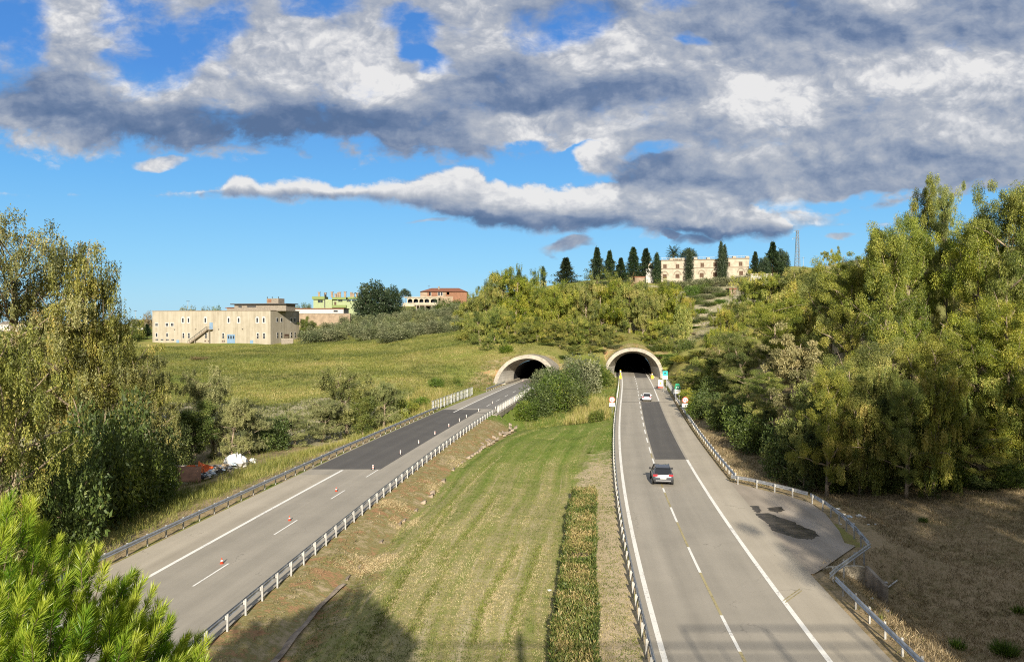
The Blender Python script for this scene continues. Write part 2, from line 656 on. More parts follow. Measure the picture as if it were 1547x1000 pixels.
def height(x, y, noise_=True):
    x = np.asarray(x, float)
    y = np.asarray(y, float)
    z = _h0(x, y)
    if noise_:
        amp = sstep(0, 25, np.abs(y - 20) * .2 + np.abs(x) * .3)
        z = z + amp * (vnoise(x, y, 14, 1) * .9 + vnoise(x, y, 5, 2) * .4) + vnoise(x, y, 1.7, 3) * .10 + vnoise(x, y, 45, 4) * amp * 1.0
    # red bank falling from the left carriageway into the ditch
    dd = np.abs(x - DX(y))
    inm = sstep(118, 100, y) * (y > 20)
    zb = -0.66 - .55 * sstep(1.5, .9, dd) + .34 * sstep(.9, 4, dd) * (x > DX(y)) + .48 * sstep(.9, 4.5, dd) * (x <= DX(y))
    k = sstep(7, 3, dd) * inm
    z = z * (1 - k) + zb * k
    # corridors of the carriageways
    sl = np.maximum(np.maximum((LL(y) - .7) - x, x - (LR(y) + .6)), 0)
    on_bridge = sstep(124, 128, y) * sstep(172, 167, y)
    wl = np.where(x > LC(y), 4.0 - 3.4 * on_bridge, 7.0 - 5.5 * on_bridge)
    kl = sstep(0, 1, sl / wl)
    z1 = z * kl + (-.06) * (1 - kl)
    z = np.where(y < YPL, z1, z)
    so = layby_out(x, y) - .9
    sr = np.maximum(np.maximum((RL(y) - .5) - x, so), 0)
    kr = sstep(0, 1, sr / np.where(x < RC(y), 5.0, 4.5))
    z2 = z * kr + (-.06) * (1 - kr)
    z = np.where(y < YPR, z2, z)
    # earth over the tunnel mouths hugs the concrete shells
    for fc, yp, ww, hh in ((PLC, YPL, 7.15, 6.8), (PRC, YPR, 7.9, 7.7)):
        lat = np.abs(x - fc(y))
        shell = hh * np.maximum(1 - (lat / ww) ** 2, 0) ** .41
        k = sstep(yp + 2.2, yp + 8, y)
        cov = np.maximum(z, shell + .3 + (y - yp - 2) * .10)
        inz = (lat < ww) & (y > yp - .3) & (y < yp + 60)
        z = np.where(inz, (shell - .12) * (1 - k) + cov * k, z)
        # flanks rise beside the portal
        k2 = sstep(12, ww + .2, lat) * sstep(yp - 10, yp, y) * (y < yp + 8) * (lat >= ww)
        z = np.where(lat >= ww, np.maximum(z, k2 * 2.2 - (1 - k2) * 50), z)
    return z


def H(x, y):
    return float(height(np.array([x]), np.array([y]))[0])


def axis(segs):
    out = []
    for a, b, st in segs:
        out.append(np.arange(a, b, st))
    return np.unique(np.round(np.concatenate(out), 3))


xs = axis([(-6000, -1000, 500), (-1000, -300, 50), (-300, -90, 6), (-90, -34, 1.6), (-34, 46, .8), (46, 90, 1.6), (90, 300, 6), (300, 1000, 50), (1000, 6001, 500)])
ys = axis([(-2000, -100, 300), (-100, 24, 6), (24, 80, .7), (80, 130, 1.0), (130, 182, 1.3), (182, 222, .8), (222, 340, 2.5), (340, 480, 5), (480, 1000, 40), (1000, 7001, 500)])
GX, GY = np.meshgrid(xs, ys)
GZ = height(GX, GY)
nx, ny = len(xs), len(ys)
idx = np.arange(nx * ny).reshape(ny, nx)
q = np.stack([idx[:-1, :-1], idx[:-1, 1:], idx[1:, 1:], idx[1:, :-1]], -1).reshape(-1, 4)
cx = (GX[:-1, :-1] + GX[1:, 1:]).ravel() / 2
cy = (GY[:-1, :-1] + GY[1:, 1:]).ravel() / 2
keep = np.ones(len(q), bool)
for fc, yp in ((PLC, YPL), (PRC, YPR)):          # openings for the two tunnel mouths
    keep &= ~((np.abs(cx - fc(cy)) < 7.3) & (cy > yp - 1.4) & (cy < yp + .9))
q = q[keep]
gx, gy, gz = GX.ravel(), GY.ravel(), GZ.ravel()
# what the ground is made of
in_med = (gx > LR(gy) - .6) & (gx < RL(gy) + .3) & (gy < 175)
right = gx > RL(gy) + .3
dxn = gx - DX(gy)
red = np.where(in_med, sstep(1.5, -.5, dxn) * sstep(126, 112, gy) * sstep(20, 40, gy), 0.0)
red = np.maximum(red, np.where(in_med, sstep(5, .5, np.abs(dxn)) * .8 * sstep(70, 45, gy), 0))
red = np.maximum(red, np.where((gx < LL(gy)) & (gy > 155) & (gy < 203), sstep(13, 3, LL(gy) - gx) * sstep(158, 178, gy) * .9, 0))
red = np.maximum(red, np.where(np.abs(gx - LC(gy)) < 16, sstep(YPL + 1, YPL + 3, gy) * sstep(YPL + 12, YPL + 4, gy) * .7 * (gx > LC(gy) + 3), 0))
red = np.maximum(red, np.where(np.abs(gx - RC(gy)) < 9, sstep(YPR, YPR + 2, gy) * sstep(YPR + 14, YPR + 5, gy), 0))
strip = np.where(in_med, sstep(5.0, 2.2, RL(gy) - gx) * sstep(110, 60, gy), 0)
brown = np.where(right, sstep(-1.6, -.4, layby_out(gx, gy)) * sstep(200, 130, gy), 0) * sstep(75, 55, gx)
brown = np.maximum(brown, np.where((gx < LL(gy)) & (gy < 130), sstep(5.0, 1.5, LL(gy) - gx), 0) * .8)
brown = np.maximum(brown, np.where((gx < LL(gy) - 8) & (gx > -90) & (gy < 112), .75, 0))
med = in_med.astype(float)
stone = np.where((gx > 40) & (gy > 225) & (gy < 420), 1.0, 0)
stone = np.maximum(stone, np.where((gx < -24) & (gx > -75) & (gy > 112) & (gy < 150), 1.0, 0))
ground_attrs = dict(red=red, strip=strip, brown=brown, med=med, stone=stone, lat=gx - DX(gy), lush=np.where(in_med, sstep(55, 105, gy), 0))

gm, t, b = new_mat("ground_soil_and_grass", .95)
b.inputs['Specular IOR Level'].default_value = .1
wp = worldpos(t)
n_big = noise(t, wp, .06, 5, .55)
n_mid = noise(t, wp, .35, 6, .62)
n_fine = noise(t, wp, 2.2, 6, .7)
n_vf = noise(t, wp, 9.0, 4, .7)
tex = n_mid * .36 + (n_fine - .5) * .50 + .25 + (n_vf - .5) * .36 + .25 + .07
# hill grass
hill = ramp(t, (n_big * .45 + tex * .55), [(.32, (.045, .078, .013)), (.46, (.095, .14, .023)), (.56, (.165, .205, .038)), (.68, (.27, .25, .080)), (.8, (.20, .145, .07))])
# mown median with mower tracks running along the road
lat = attr(t, 'lat')
sep = t.nodes.new('ShaderNodeSeparateXYZ')
t.links.new(wp, sep.inputs[0])
yy = E(t, sep.outputs[1])
track = noise(t, vec(t, lat * 1.5, yy * .035, 2.0), 1.0, 5, .62)
track2 = noise(t, vec(t, lat * .55, yy * .012, 7.0), 1.0, 3, .5)
lush = attr(t, 'lush')
near_ = yy.ss(85, 34)
mv = track * .36 + track2 * .22 + tex * .46 - lush * .10 - .035 + near_ * .035 + noise(t, vec(t, lat * 3.4, yy * .05, 11.0), 1.0, 3, .6).ss(.60, .70) * .10
medc = ramp(t, mv, [(.37, (.085, .15, .018)), (.49, (.15, .205, .036)), (.57, (.225, .24, .07)), (.65, (.325, .285, .13)), (.76, (.48, .41, .25))])
n_red = noise(t, wp, .9, 6, .7)
redc = ramp(t, tex * .5 + n_red * .5, [(.34, (.15, .075, .036)), (.46, (.31, .160, .078)), (.57, (.37, .225, .118)), (.62, (.22, .20, .075)), (.73, (.44, .34, .21))])
brc = ramp(t, (tex * .8 + n_big * .2), [(.30, (.078, .054, .027)), (.43, (.155, .108, .056)), (.52, (.24, .168, .093)), (.60, (.14, .122, .045)), (.74, (.37, .28, .165))])
stc = ramp(t, tex, [(.42, (.055, .085, .018)), (.56, (.12, .145, .036)), (.68, (.22, .21, .10)), (.80, (.40, .35, .24))])


def zone(c, name, col, wob=.7):
    k = (attr(t, name) + (n_mid - .5) * wob + (n_fine - .5) * wob * .6).ss(.35, .65)
    return mixc(t, k, c, col)


c = hill
c = zone(c, 'stone', stc, 1.5)
c = zone(c, 'med', medc, .1)
c = zone(c, 'strip', ramp(t, tex, [(.30, (.16, .13, .05)), (.45, (.30, .215, .12)), (.54, (.40, .30, .18)), (.62, (.25, .24, .08)), (.75, (.5, .40, .26))]), 1.0)
c = zone(c, 'red', redc, 1.0)
c = zone(c, 'brown', brc, .9)
t.links.new(c, b.inputs['Base Color'])
bump(t, b, n_fine * .6 + n_vf * .4, .9, .12)
M['ground'] = gm
go = link('ground', np_mesh('ground', np.stack([gx, gy, gz], 1), q, gm, ground_attrs, smooth=True))
tag(go, kind='structure')
# ------------------------------------------------------------------ carriageways
def asphalt(name, c0, c1, c2, streak=None, crack=0.0):
    m, t, b = new_mat(name, .88)
    b.inputs['Specular IOR Level'].default_value = .3
    wp = worldpos(t)
    l = attr(t, 'lat')
    y = attr(t, 'along')
    st = noise(t, vec(t, l * .55, y * .025, 1.0), 1.0, 4, .55)
    bl = noise(t, wp, .25, 6, .6)
    fi = noise(t, wp, 14.0, 3, .7)
    wheel = (l * (6.2832 / 1.78) + 1.2).sin()
    v = st * .46 + bl * .36 + fi * .18 + wheel * .028 + noise(t, vec(t, l * 2.2, y * .05, 5.0), 1.0, 4, .6) * .16 - .08
    c = ramp(t, v, [(.36, c0), (.5, c1), (.64, c2)])
    if crack:
        vo = t.nodes.new('ShaderNodeTexVoronoi')
        vo.feature = 'DISTANCE_TO_EDGE'
        wv = noise(t, wp, .8, 4, .6, out='Color')
        va = t.nodes.new('ShaderNodeVectorMath')
        va.operation = 'MULTIPLY_ADD'
        t.links.new(wv, va.inputs[0])
        va.inputs[1].default_value = (2.2, 2.2, 0)
        t.links.new(wp, va.inputs[2])
        t.links.new(va.outputs[0], vo.inputs['Vector'])
        vo.inputs['Scale'].default_value = .16
        k = E(t, vo.outputs['Distance']).ss(.006, .001) * bl.ss(.50, .62) * crack
        c = mixc(t, k, c, tuple(x * .45 for x in c0))
    t.links.new(c, b.inputs['Base Color'])
    bump(t, b, fi, .25, .01)
    return m


M['asphalt_old'] = asphalt('weathered_asphalt', (0.270, 0.245, 0.202), (0.322, 0.292, 0.240), (0.374, 0.338, 0.278), crack=.45)
M['asphalt_pale'] = asphalt('pale_shoulder_asphalt', (0.325, 0.286, 0.224), (0.386, 0.342, 0.269), (0.448, 0.398, 0.314), crack=.5)
M['asphalt_new'] = asphalt('fresh_dark_asphalt', (.085, .080, .074), (.10, .094, .087), (.12, .112, .10))
M['layby'] = asphalt('layby_asphalt', (0.258, 0.221, 0.174), (0.330, 0.282, 0.224), (0.403, 0.347, 0.280), crack=.4)


def paint(name, col, wear):
    m, t, b = new_mat(name, .7)
    wp = worldpos(t)
    n = noise(t, wp, 6.0, 5, .7)
    n2_ = noise(t, wp, .5, 4, .6)
    k = (n * .6 + n2_ * .4).ss(.5 + wear, .62 + wear)
    t.links.new(mixc(t, k, col, tuple(c * .55 for c in col)), b.inputs['Base Color'])
    return m


M['white_line'] = paint('white_road_paint', (.80, .78, .72), .02)
M['yellow_line'] = paint('faded_yellow_paint', (.40, .34, .18), -.02)


def ribbon(name, fl, fr, y0, y1, z, mat, parent=None, step=2.0, across=6):
    n = max(2, int((y1 - y0) / step) + 1)
    yv = np.linspace(y0, y1, n)
    v, la, al = [], [], []
    a, bb = fl(yv), fr(yv)
    for j in range(across + 1):
        k = j / across
        x = a * (1 - k) + bb * k
        v.append(np.stack([x, yv, np.full(n, z)], 1))
        la.append((x - a) if across > 1 else x * 0)
        al.append(yv)
    v = np.concatenate(v)
    ii = np.arange((across + 1) * n).reshape(across + 1, n)
    f = np.stack([ii[:-1, :-1], ii[1:, :-1], ii[1:, 1:], ii[:-1, 1:]], -1).reshape(-1, 4)
    me = np_mesh(name, v, f, mat, dict(lat=np.concatenate(la), along=np.concatenate(al)))
    o = link(name, me, parent)
    if parent is None:
        tag(o, kind='structure')
    return o


def flat_poly(name, pts, z, mat, parent=None):
    n = len(pts)
    me = bpy.data.meshes.new(name)
    me.from_pydata([(p[0], p[1], z) for p in pts], [], [tuple(range(n))])
    me.materials.append(mat)
    at = me.attributes.new('lat', 'FLOAT', 'POINT')
    at.data.foreach_set('value', [p[0] for p in pts])
    at = me.attributes.new('along', 'FLOAT', 'POINT')
    at.data.foreach_set('value', [p[1] for p in pts])
    if me.polygons[0].normal.z < 0:
        me.flip_normals()
    o = link(name, me, parent)
    if parent is None:
        tag(o, kind='structure')
    return o


off = lambda f, d: (lambda y: f(y) + d)
blend = lambda f, g, k: (lambda y: f(y) * (1 - k) + g(y) * k)
# left carriageway
LE = from_px([(220, 873), (323, 816.6), (500, 721), (610, 662), (700, 615), (784, 577.5)], 2)      # its edge line
LD = from_px([(294, 886), (347.5, 851.5), (415, 808), (448.6, 786), (500, 754), (519, 741), (569.5, 710), (630, 672), (728, 620), (790, 585)], 2)
rd_l = ribbon('road_surface', off(LL, .35), off(LR, -.1), -60, 330, .02, M['asphalt_old'])
ribbon('shoulder', off(LL, .36), LE, -60, 75, .024, M['asphalt_pale'], rd_l)
yA = G(490, 709)[1]
yB = G(705, 619)[1]
patch = ribbon('asphalt_patch', off(LL, .5), off(LD, .15), yA, yB, .026, M['asphalt_new'], rd_l)
ribbon('asphalt_patch', off(LE, .2), off(LR, -.5), yB + 1.2, 200, .025, asphalt('grey_bridge_asphalt', (0.162, 0.152, 0.138), (0.186, 0.175, 0.158), (0.216, 0.204, 0.184)), rd_l)
ribbon('edge_line', off(LE, -.13), off(LE, .13), -60, yA - .5, .030, M['white_line'], rd_l, across=1)
ribbon('edge_line', off(LE, -.10), off(LE, .10), yB - 4, 215, .031, M['white_line'], rd_l, across=1)
ribbon('edge_line', off(LR, -.85), off(LR, -.70), -60, 125, .030, paint('worn_edge_paint', (.42, .40, .34), -.05), rd_l, across=1)
for k, (ya, yb) in enumerate([(31.5, 35), (G(294, 886)[1], G(347.5, 851.5)[1]), (G(415, 808)[1], G(448.6, 786)[1]), (G(500, 754)[1], G(519, 741)[1]), (G(552, 721)[1], G(569.5, 710)[1])] + [(137 + 9 * i, 140.5 + 9 * i) for i in range(6)]):
    ribbon('lane_dash', off(LD, -.06), off(LD, .06), ya, yb, .032, M['white_line'], rd_l, across=1)
for yy_ in (126.5, 171.0):
    ribbon('expansion_joint', off(LL, .5), off(LR, -.5), yy_, yy_ + .35, .034, M['asphalt_new'], rd_l, across=1, step=.2)

# right carriageway
rd_r = ribbon('road_surface', off(RE, -.55), RP, -60, 340, .02, M['asphalt_old'])
RD = off(RE, 3.42)
RX = off(RE, 7.05)
ribbon('shoulder', off(RX, .1), off(RP, -.02), -60, 215, .024, M['asphalt_pale'], rd_r)
ya, yb = G(1020, 694)[1], G(975, 607)[1]
ribbon('asphalt_patch', off(RD, .25), off(RX, -.1), ya, yb, .026, M['asphalt_new'], rd_r)
ribbon('asphalt_patch', off(RD, .25), off(RX, -.2), 208, 330, .026, M['asphalt_new'], rd_r)
ribbon('edge_line', off(RE, -.13), off(RE, .13), -60, 320, .030, M['white_line'], rd_r, across=1)
ribbon('edge_line', off(RX, -.13), off(RX, .13), -60, ya - .3, .030, M['white_line'], rd_r, across=1)
ribbon('edge_line', off(RX, -.11), off(RX, .11), yb + 1, 320, .030, M['white_line'], rd_r, across=1)
ribbon('faded_line', off(RD, -.07), off(RD, .07), -60, ya + 6, .029, M['yellow_line'], rd_r, across=1)
dash = [(34.6, 38.9), (45.6, 50.8), (57.2, 61.8), (67.2, 69.0), (72, 76)]
y0_ = 80.0
while y0_ < 214:
    dash.append((y0_, y0_ + 4.2))
    y0_ += 7.6
for ya_, yb_ in dash:
    ribbon('lane_dash', off(RD, -.08), off(RD, .08), ya_, yb_, .033, M['white_line'], rd_r, across=1)
for yy_ in (144.5, 172.0):
    ribbon('expansion_joint', off(RE, .2), off(RP, -.3), yy_, yy_ + .4, .034, M['asphalt_new'], rd_r, across=1, step=.2)
# lay-by with an oily wet stain
lb = flat_poly('layby', LAYBY + [(float(RP(y)) - .3, y) for y in np.linspace(LAYBY[-1][1], LAYBY[0][1], 12)], .015, M['layby'])
def ragged(px, seed=3):
    r_ = np.random.default_rng(seed + len(px))
    q = [np.array(G(*p)[:2]) for p in px]
    out = []
    for a, b2 in zip(q, q[1:] + q[:1]):
        for k in range(5):
            out.append(tuple(a + (b2 - a) * k / 5 + r_.normal(size=2) * .06))
    return out


stm, t, b = new_mat('oil_stain', .35)
nz = noise(t, worldpos(t), 1.2, 5, .6)
t.links.new(mixc(t, nz.ss(.35, .65), (.03, .024, .019), (.085, .07, .055)), b.inputs['Base Color'])
st_pts = [(1142, 776), (1160, 775), (1180, 782), (1200, 789), (1214, 797), (1232, 803), (1236, 810), (1226, 815), (1204, 813), (1180, 806), (1168, 801), (1158, 790), (1148, 783)]
flat_poly('oil_stain', ragged(st_pts), .030, stm, lb)
st_pts = [(1134, 764), (1146, 765), (1151, 772), (1146, 776), (1139, 771)]
flat_poly('oil_stain', ragged(st_pts), .029, stm, lb)
st_pts = [(1160, 767), (1180, 766), (1186, 771), (1176, 775), (1162, 771)]
flat_poly('oil_stain', ragged(st_pts), .029, stm, lb)
# short double lines across the hard shoulder
m0, m1 = G(1187, 911), G(1212, 893)
for dd in (0, .28):
    flat_poly('cross_line', [(m0[0], m0[1] + dd), (m1[0], m1[1] + dd), (m1[0], m1[1] + dd + .12), (m0[0], m0[1] + dd + .12)], .031, M['yellow_line'], rd_r)

# concrete ditch
mb = MB()
yv = np.linspace(28, 45.5, 24)
path = [(float(DX(y)), y, -.72 + .04 * math.sin(y * 1.7) + .05) for y in yv]
mb.sweep(path, [(-.85, .10), (-.7, .12), (-.32, -.05), (.32, -.05), (.7, .12), (.85, .10), (.4, -.25), (-.4, -.25)])
M['concrete_dirty'] = plain('dirty_concrete', (.36, .31, .25), .9, var=.3, scale=1.2)
yb_ = 46.3
rq = np.random.default_rng(31)
while yb_ < 119:                      # beyond, the lining is broken into slabs half buried in soil
    ln_ = rq.uniform(.35, .9)
    if rq.uniform() < .5:
        x_ = float(DX(yb_))
        a_ = rq.normal() * .12
        tz = rq.normal() * .05
        for sd_ in (-1, 1):
            if rq.uniform() < .8:
                z_ = -.70 + rq.normal() * .07
                mb.add([(x_ + sd_ * .18, yb_, z_ - .1), (x_ + sd_ * .62, yb_ + a_, z_ + .12 + tz), (x_ + sd_ * .62, yb_ + ln_, z_ + .12), (x_ + sd_ * .18, yb_ + ln_, z_ - .1 + tz),
                        (x_ + sd_ * .18, yb_, z_ - .3), (x_ + sd_ * .62, yb_ + a_, z_ - .2), (x_ + sd_ * .62, yb_ + ln_, z_ - .2), (x_ + sd_ * .18, yb_ + ln_, z_ - .3)],
                       [(0, 1, 2, 3), (7, 6, 5, 4), (0, 4, 5, 1), (1, 5, 6, 2), (2, 6, 7, 3), (3, 7, 4, 0)])
    yb_ += ln_ + rq.uniform(.05, .5)
dt = mb.build('drainage_ditch', plain('soil_stained_concrete', (.29, .235, .18), .95, var=.35, scale=1.5))
tag(dt, kind='structure')
# ------------------------------------------------------------------ tunnel mouths
def streaked(name, col, k=.4):
    m_, t_, b_ = new_mat(name, .9)
    w_ = worldpos(t_)
    s_ = t_.nodes.new('ShaderNodeSeparateXYZ')
    t_.links.new(w_, s_.inputs[0])
    X_, Y_, Z_ = (E(t_, s_.outputs[i]) for i in range(3))
    a = noise(t_, vec(t_, X_ * 1.3, Y_ * 1.3, Z_ * .12), 1.0, 6, .65)
    b2 = noise(t_, w_, .5, 6, .6)
    joint = (Z_ * (6.2832 / 1.25)).sin().ss(.985, 1.0)
    v_ = (a * .6 + b2 * .4).ss(.34, .62)
    c_ = mixc(t_, v_, tuple(c * (1 - k) for c in col), col)
    c_ = mixc(t_, joint * .45, c_, tuple(c * .45 for c in col))
    t_.links.new(c_, b_.inputs['Base Color'])
    return m_


M['concrete'] = streaked('pale_concrete', (.36, .32, .26), .5)
M['concrete_rim'] = streaked('cream_concrete', (.42, .375, .30), .38)
M['concrete_white'] = plain('whitewashed_concrete', (.55, .52, .46), .8, var=.1, scale=.5)
m, t, b = new_mat('dark_tunnel_lining', .9)
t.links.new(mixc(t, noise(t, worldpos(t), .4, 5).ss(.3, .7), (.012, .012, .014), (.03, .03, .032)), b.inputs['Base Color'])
M['dark_lining'] = m  # near-black surface of the tunnel tube, its floor and the culvert pipe


def arch(w, h, n=28):
    """half outline from one foot over the crown to the other"""
    out = []
    for i in range(n + 1):
        a = math.pi * (1 - i / n)
        out.append((w * math.cos(a), h * (math.sin(a) ** .82)))
    return out


def portal(fc, yp, w, h, label, skew=0.0):
    y0 = yp - 1.0
    c0 = float(fc(y0))
    tx, ty = frame_at(fc, y0)
    sx_, sy_ = ty, -tx

    def pt(a, t_, z):
        return (c0 + sx_ * a + tx * t_, y0 + sy_ * a + ty * t_, z)
    root = empty('tunnel_portal', (c0, y0, 0), label, 'tunnel portal', 'tunnel portals under the wooded hill')
    n = 28
    # outer shell, rim and flared inner throat; the mouth is cut on a slant
    wi, hi_ = w - .95, h - .85
    slant = 7.5

    def ring(ww, hh, t_extra, cut):
        r = []
        for (a, z) in arch(ww, hh, n):
            k = min(1.0, z / h)
            r.append(pt(a, (-slant * (1 - k) * cut if cut else 0) + t_extra, max(z, -.05)))
        return r
    outer_f = ring(w, h, 0, 1)
    inner_f = ring(wi, hi_, 0, 1)
    outer_b = ring(w, h, 9, 0)
    throat = ring(5.15, h - 1.6, 7.0, 0)

    def loft(mb, A, B):
        v = A + B
        k = len(A)
        mb.add(v, [(i, i + 1, k + i + 1, k + i) for i in range(k - 1)])
    mb = MB()
    loft(mb, outer_b, outer_f)
    mb.build('outer_shell', M['concrete'], root, smooth=True).location = (-c0, -y0, 0)
    mb = MB()
    loft(mb, outer_f, inner_f)
    o = mb.build('rim', M['concrete_rim'], root)
    o.location = (-c0, -y0, 0)
    # throat: washed white at the foot, grey concrete above
    mb = MB()
    mid = []
    for (p, q_) in zip(inner_f, throat):
        mid.append(tuple(p[i] * .5 + q_[i] * .5 for i in range(3)))
    mb.mat(M['concrete_white'])
    k = len(inner_f)
    for A, B in ((inner_f, mid), (mid, throat)):
        for i in range(k - 1):
            low = min(A[i][2], A[i + 1][2]) < 2.6
            mb.mat(M['concrete_white'] if low else M['concrete'])
            mb.add([A[i], A[i + 1], B[i + 1], B[i]], [(0, 1, 2, 3)])
    o = mb.build('throat', None, root)
    o.location = (-c0, -y0, 0)
    # lining of the tube, curving with the road
    mb = MB()
    yv = list(np.linspace(y0 + 6.5, y0 + 118, 24))
    rows = []
    for yy in yv:
        cc = float(fc(yy))
        ux, uy = frame_at(fc, yy)
        rows.append([(cc + uy * a, yy - ux * a, z - .05) for a, z in arch(5.15, h - 1.6, n)])
    for A, B in zip(rows[:-1], rows[1:]):
        loft(mb, A, B)
    mb.add(rows[-1], [tuple(range(len(rows[-1])))])
    fl_ = []
    for yy in [y0 - 3.0] + yv:
        cc = float(fc(yy))
        ux, uy = frame_at(fc, yy)
        fl_.append([(cc - uy * 5.6, yy + ux * 5.6, -.04), (cc + uy * 5.6, yy - ux * 5.6, -.04)])
    for A, B in zip(fl_[:-1], fl_[1:]):
        mb.add(A + B, [(0, 1, 3, 2)])
    o = mb.build('lining', M['dark_lining'], root)
    o.location = (-c0, -y0, 0)
    # walkway kerbs at the foot
    mb = MB()
    for s in (-1, 1):
        a0, a1 = sorted((s * 4.55, s * 5.6))
        v = []
        for t_ in (-5.5, 12):
            v += [pt(a0, t_, -.05), pt(a1, t_, -.05), pt(a1, t_, .28), pt(a0, t_, .28)]
        mb.add(v, [(0, 1, 2, 3), (7, 6, 5, 4), (0, 4, 5, 1), (1, 5, 6, 2), (2, 6, 7, 3), (3, 7, 4, 0)])
    mb.build('kerb', M['concrete_rim'], root).location = (-c0, -y0, 0)
    return root


portal(PLC, YPL, 7.15, 6.8, 'flared concrete tunnel mouth at the end of the road with the traffic cones')
portal(PRC, YPR, 7.9, 7.7, 'flared concrete tunnel mouth that the white car is driving towards')

# ------------------------------------------------------------------ crash barriers
M['galv'] = plain('galvanised_steel', (.42, .43, .44), .45, .65, var=.18, scale=3, spec=.5)
M['galv_pale'] = plain('pale_galvanised_steel', (.40, .395, .375), .55, .2, var=.14, scale=4, spec=.4)
M['rust'] = plain('rusty_steel', (.27, .16, .09), .8, .2, var=.3, scale=6)
WBEAM = [(0, .44), (.05, .47), (.07, .52), (.015, .575), (.015, .605), (.07, .66), (.05, .71), (0, .745), (-.012, .745), (.035, .70), (.05, .66), (0, .605), (0, .575), (.05, .52), (.035, .48), (-.012, .44)]
post_me = {}


def post_mesh(kind):
    if kind not in post_me:
        mb = MB()
        # channel section
        mb.box(-.036, .036, -.045, -.033, -.9, .77).box(-.036, -.026, -.033, .045, -.9, .77).box(.026, .036, -.033, .045, -.9, .77)
        mb.box(-.045, .045, .046, .12, .50, .70)
        post_me[kind] = mb.mesh('post', M['galv_pale'])
    return post_me[kind]


def arc_points(path, step):
    p = np.array(path, float)
    d = np.concatenate([[0], np.cumsum(np.linalg.norm(np.diff(p, axis=0), axis=1))])
    s = np.arange(step * .4, d[-1], step)
    out = []
    for v in s:
        i = min(np.searchsorted(d, v) - 1, len(p) - 2)
        i = max(i, 0)
        k = (v - d[i]) / (d[i + 1] - d[i])
        q_ = p[i] * (1 - k) + p[i + 1] * k
        t_ = p[i + 1] - p[i]
        out.append((q_, math.atan2(t_[1], t_[0])))
    return out


def guardrail(path, side, label, step=2.0, beams=1, z0=0.0):
    """side +1: beam on the right of the path direction"""
    o0 = path[0]
    root = empty('guardrail', (o0[0], o0[1], z0), label, 'guardrail', 'crash barriers along the road')
    loc = [(p[0] - o0[0], p[1] - o0[1], 0) for p in path]
    prof = WBEAM if side > 0 else [(-a, z) for a, z in WBEAM][::-1]
    prof = [(a + .13 * side, z + .03) for a, z in prof]
    mb = MB()
    mb.sweep(loc, prof)
    mb.build('beam', M['galv'], root)
    if beams > 1:
        mb = MB()
        mb.sweep(loc, [(.06 * side - .03, .86), (.06 * side + .03, .86), (.06 * side + .03, .92), (.06 * side - .03, .92)])
        mb.build('top_rail', M['galv'], root)
    me = post_mesh('c')
    for (p, an) in arc_points(loc, step):
        o = link('post', me, root)
        o.location = (p[0], p[1], 0)
        o.rotation_euler = (R(random.uniform(-1.5, 1.5)), R(random.uniform(-1.5, 1.5)), an + (math.pi if side > 0 else 0))
    return root


def line_path(f, y0, y1, n=40):
    return [(float(f(y)), y) for y in np.linspace(y0, y1, n)]


guardrail(line_path(LL, 22, 129.5), +1, 'long grey crash barrier between the pale hard shoulder and the grassy camp bank', 2.2)
guardrail(line_path(LR, 24, 126.5), -1, 'crash barrier with pale posts above the red earth bank of the median', 2.05, beams=1)
guardrail(line_path(off(LL, .1), 166, 184), +1, 'short rusty looking barrier leading to the foot of the tunnel mouth beside the red cutting', 2.2)
guardrail(line_path(RL, 22, 146), +1, 'curving white posted crash barrier between the mown strip and the lane with the dark car', 1.9)
guardrail(line_path(RR, 71.5, 150), -1, 'straight crash barrier along the wood from the lay-by towards the tunnel', 1.9)
# round the lay-by
cor = [G(*p)[:2] for p in [(1103, 730), (1132, 735), (1160, 741.5), (1190, 749), (1218, 757)]]
guardrail(cor, -1, 'slanting crash barrier on the far edge of the lay-by', 2.0)
cor = [G(*p)[:2] for p in [(1221, 758), (1244, 771), (1268, 790), (1290, 812), (1309, 835)]]
guardrail(cor, -1, 'crash barrier beside the scattered litter on the outer edge of the lay-by', 2.0)
cor = [G(*p)[:2] for p in [(1311, 838), (1285, 857), (1262, 874), (1249, 886)]]
guardrail(cor, -1, 'short stub of crash barrier closing the near end of the lay-by above the culvert', 1.9)
guardrail([(float(RR(y)) + .1, y) for y in np.linspace(42.6, 22, 20)], +1, 'crash barrier running beside the road from the culvert to below the bridge', 1.9)

# ------------------------------------------------------------------ railings and the little bridge
M['white_rail'] = plain('white_painted_steel', (.46, .455, .43), .6, .1, var=.1)
M['grey_rail'] = plain('grey_painted_steel', (.38, .39, .39), .6, .2, var=.15)


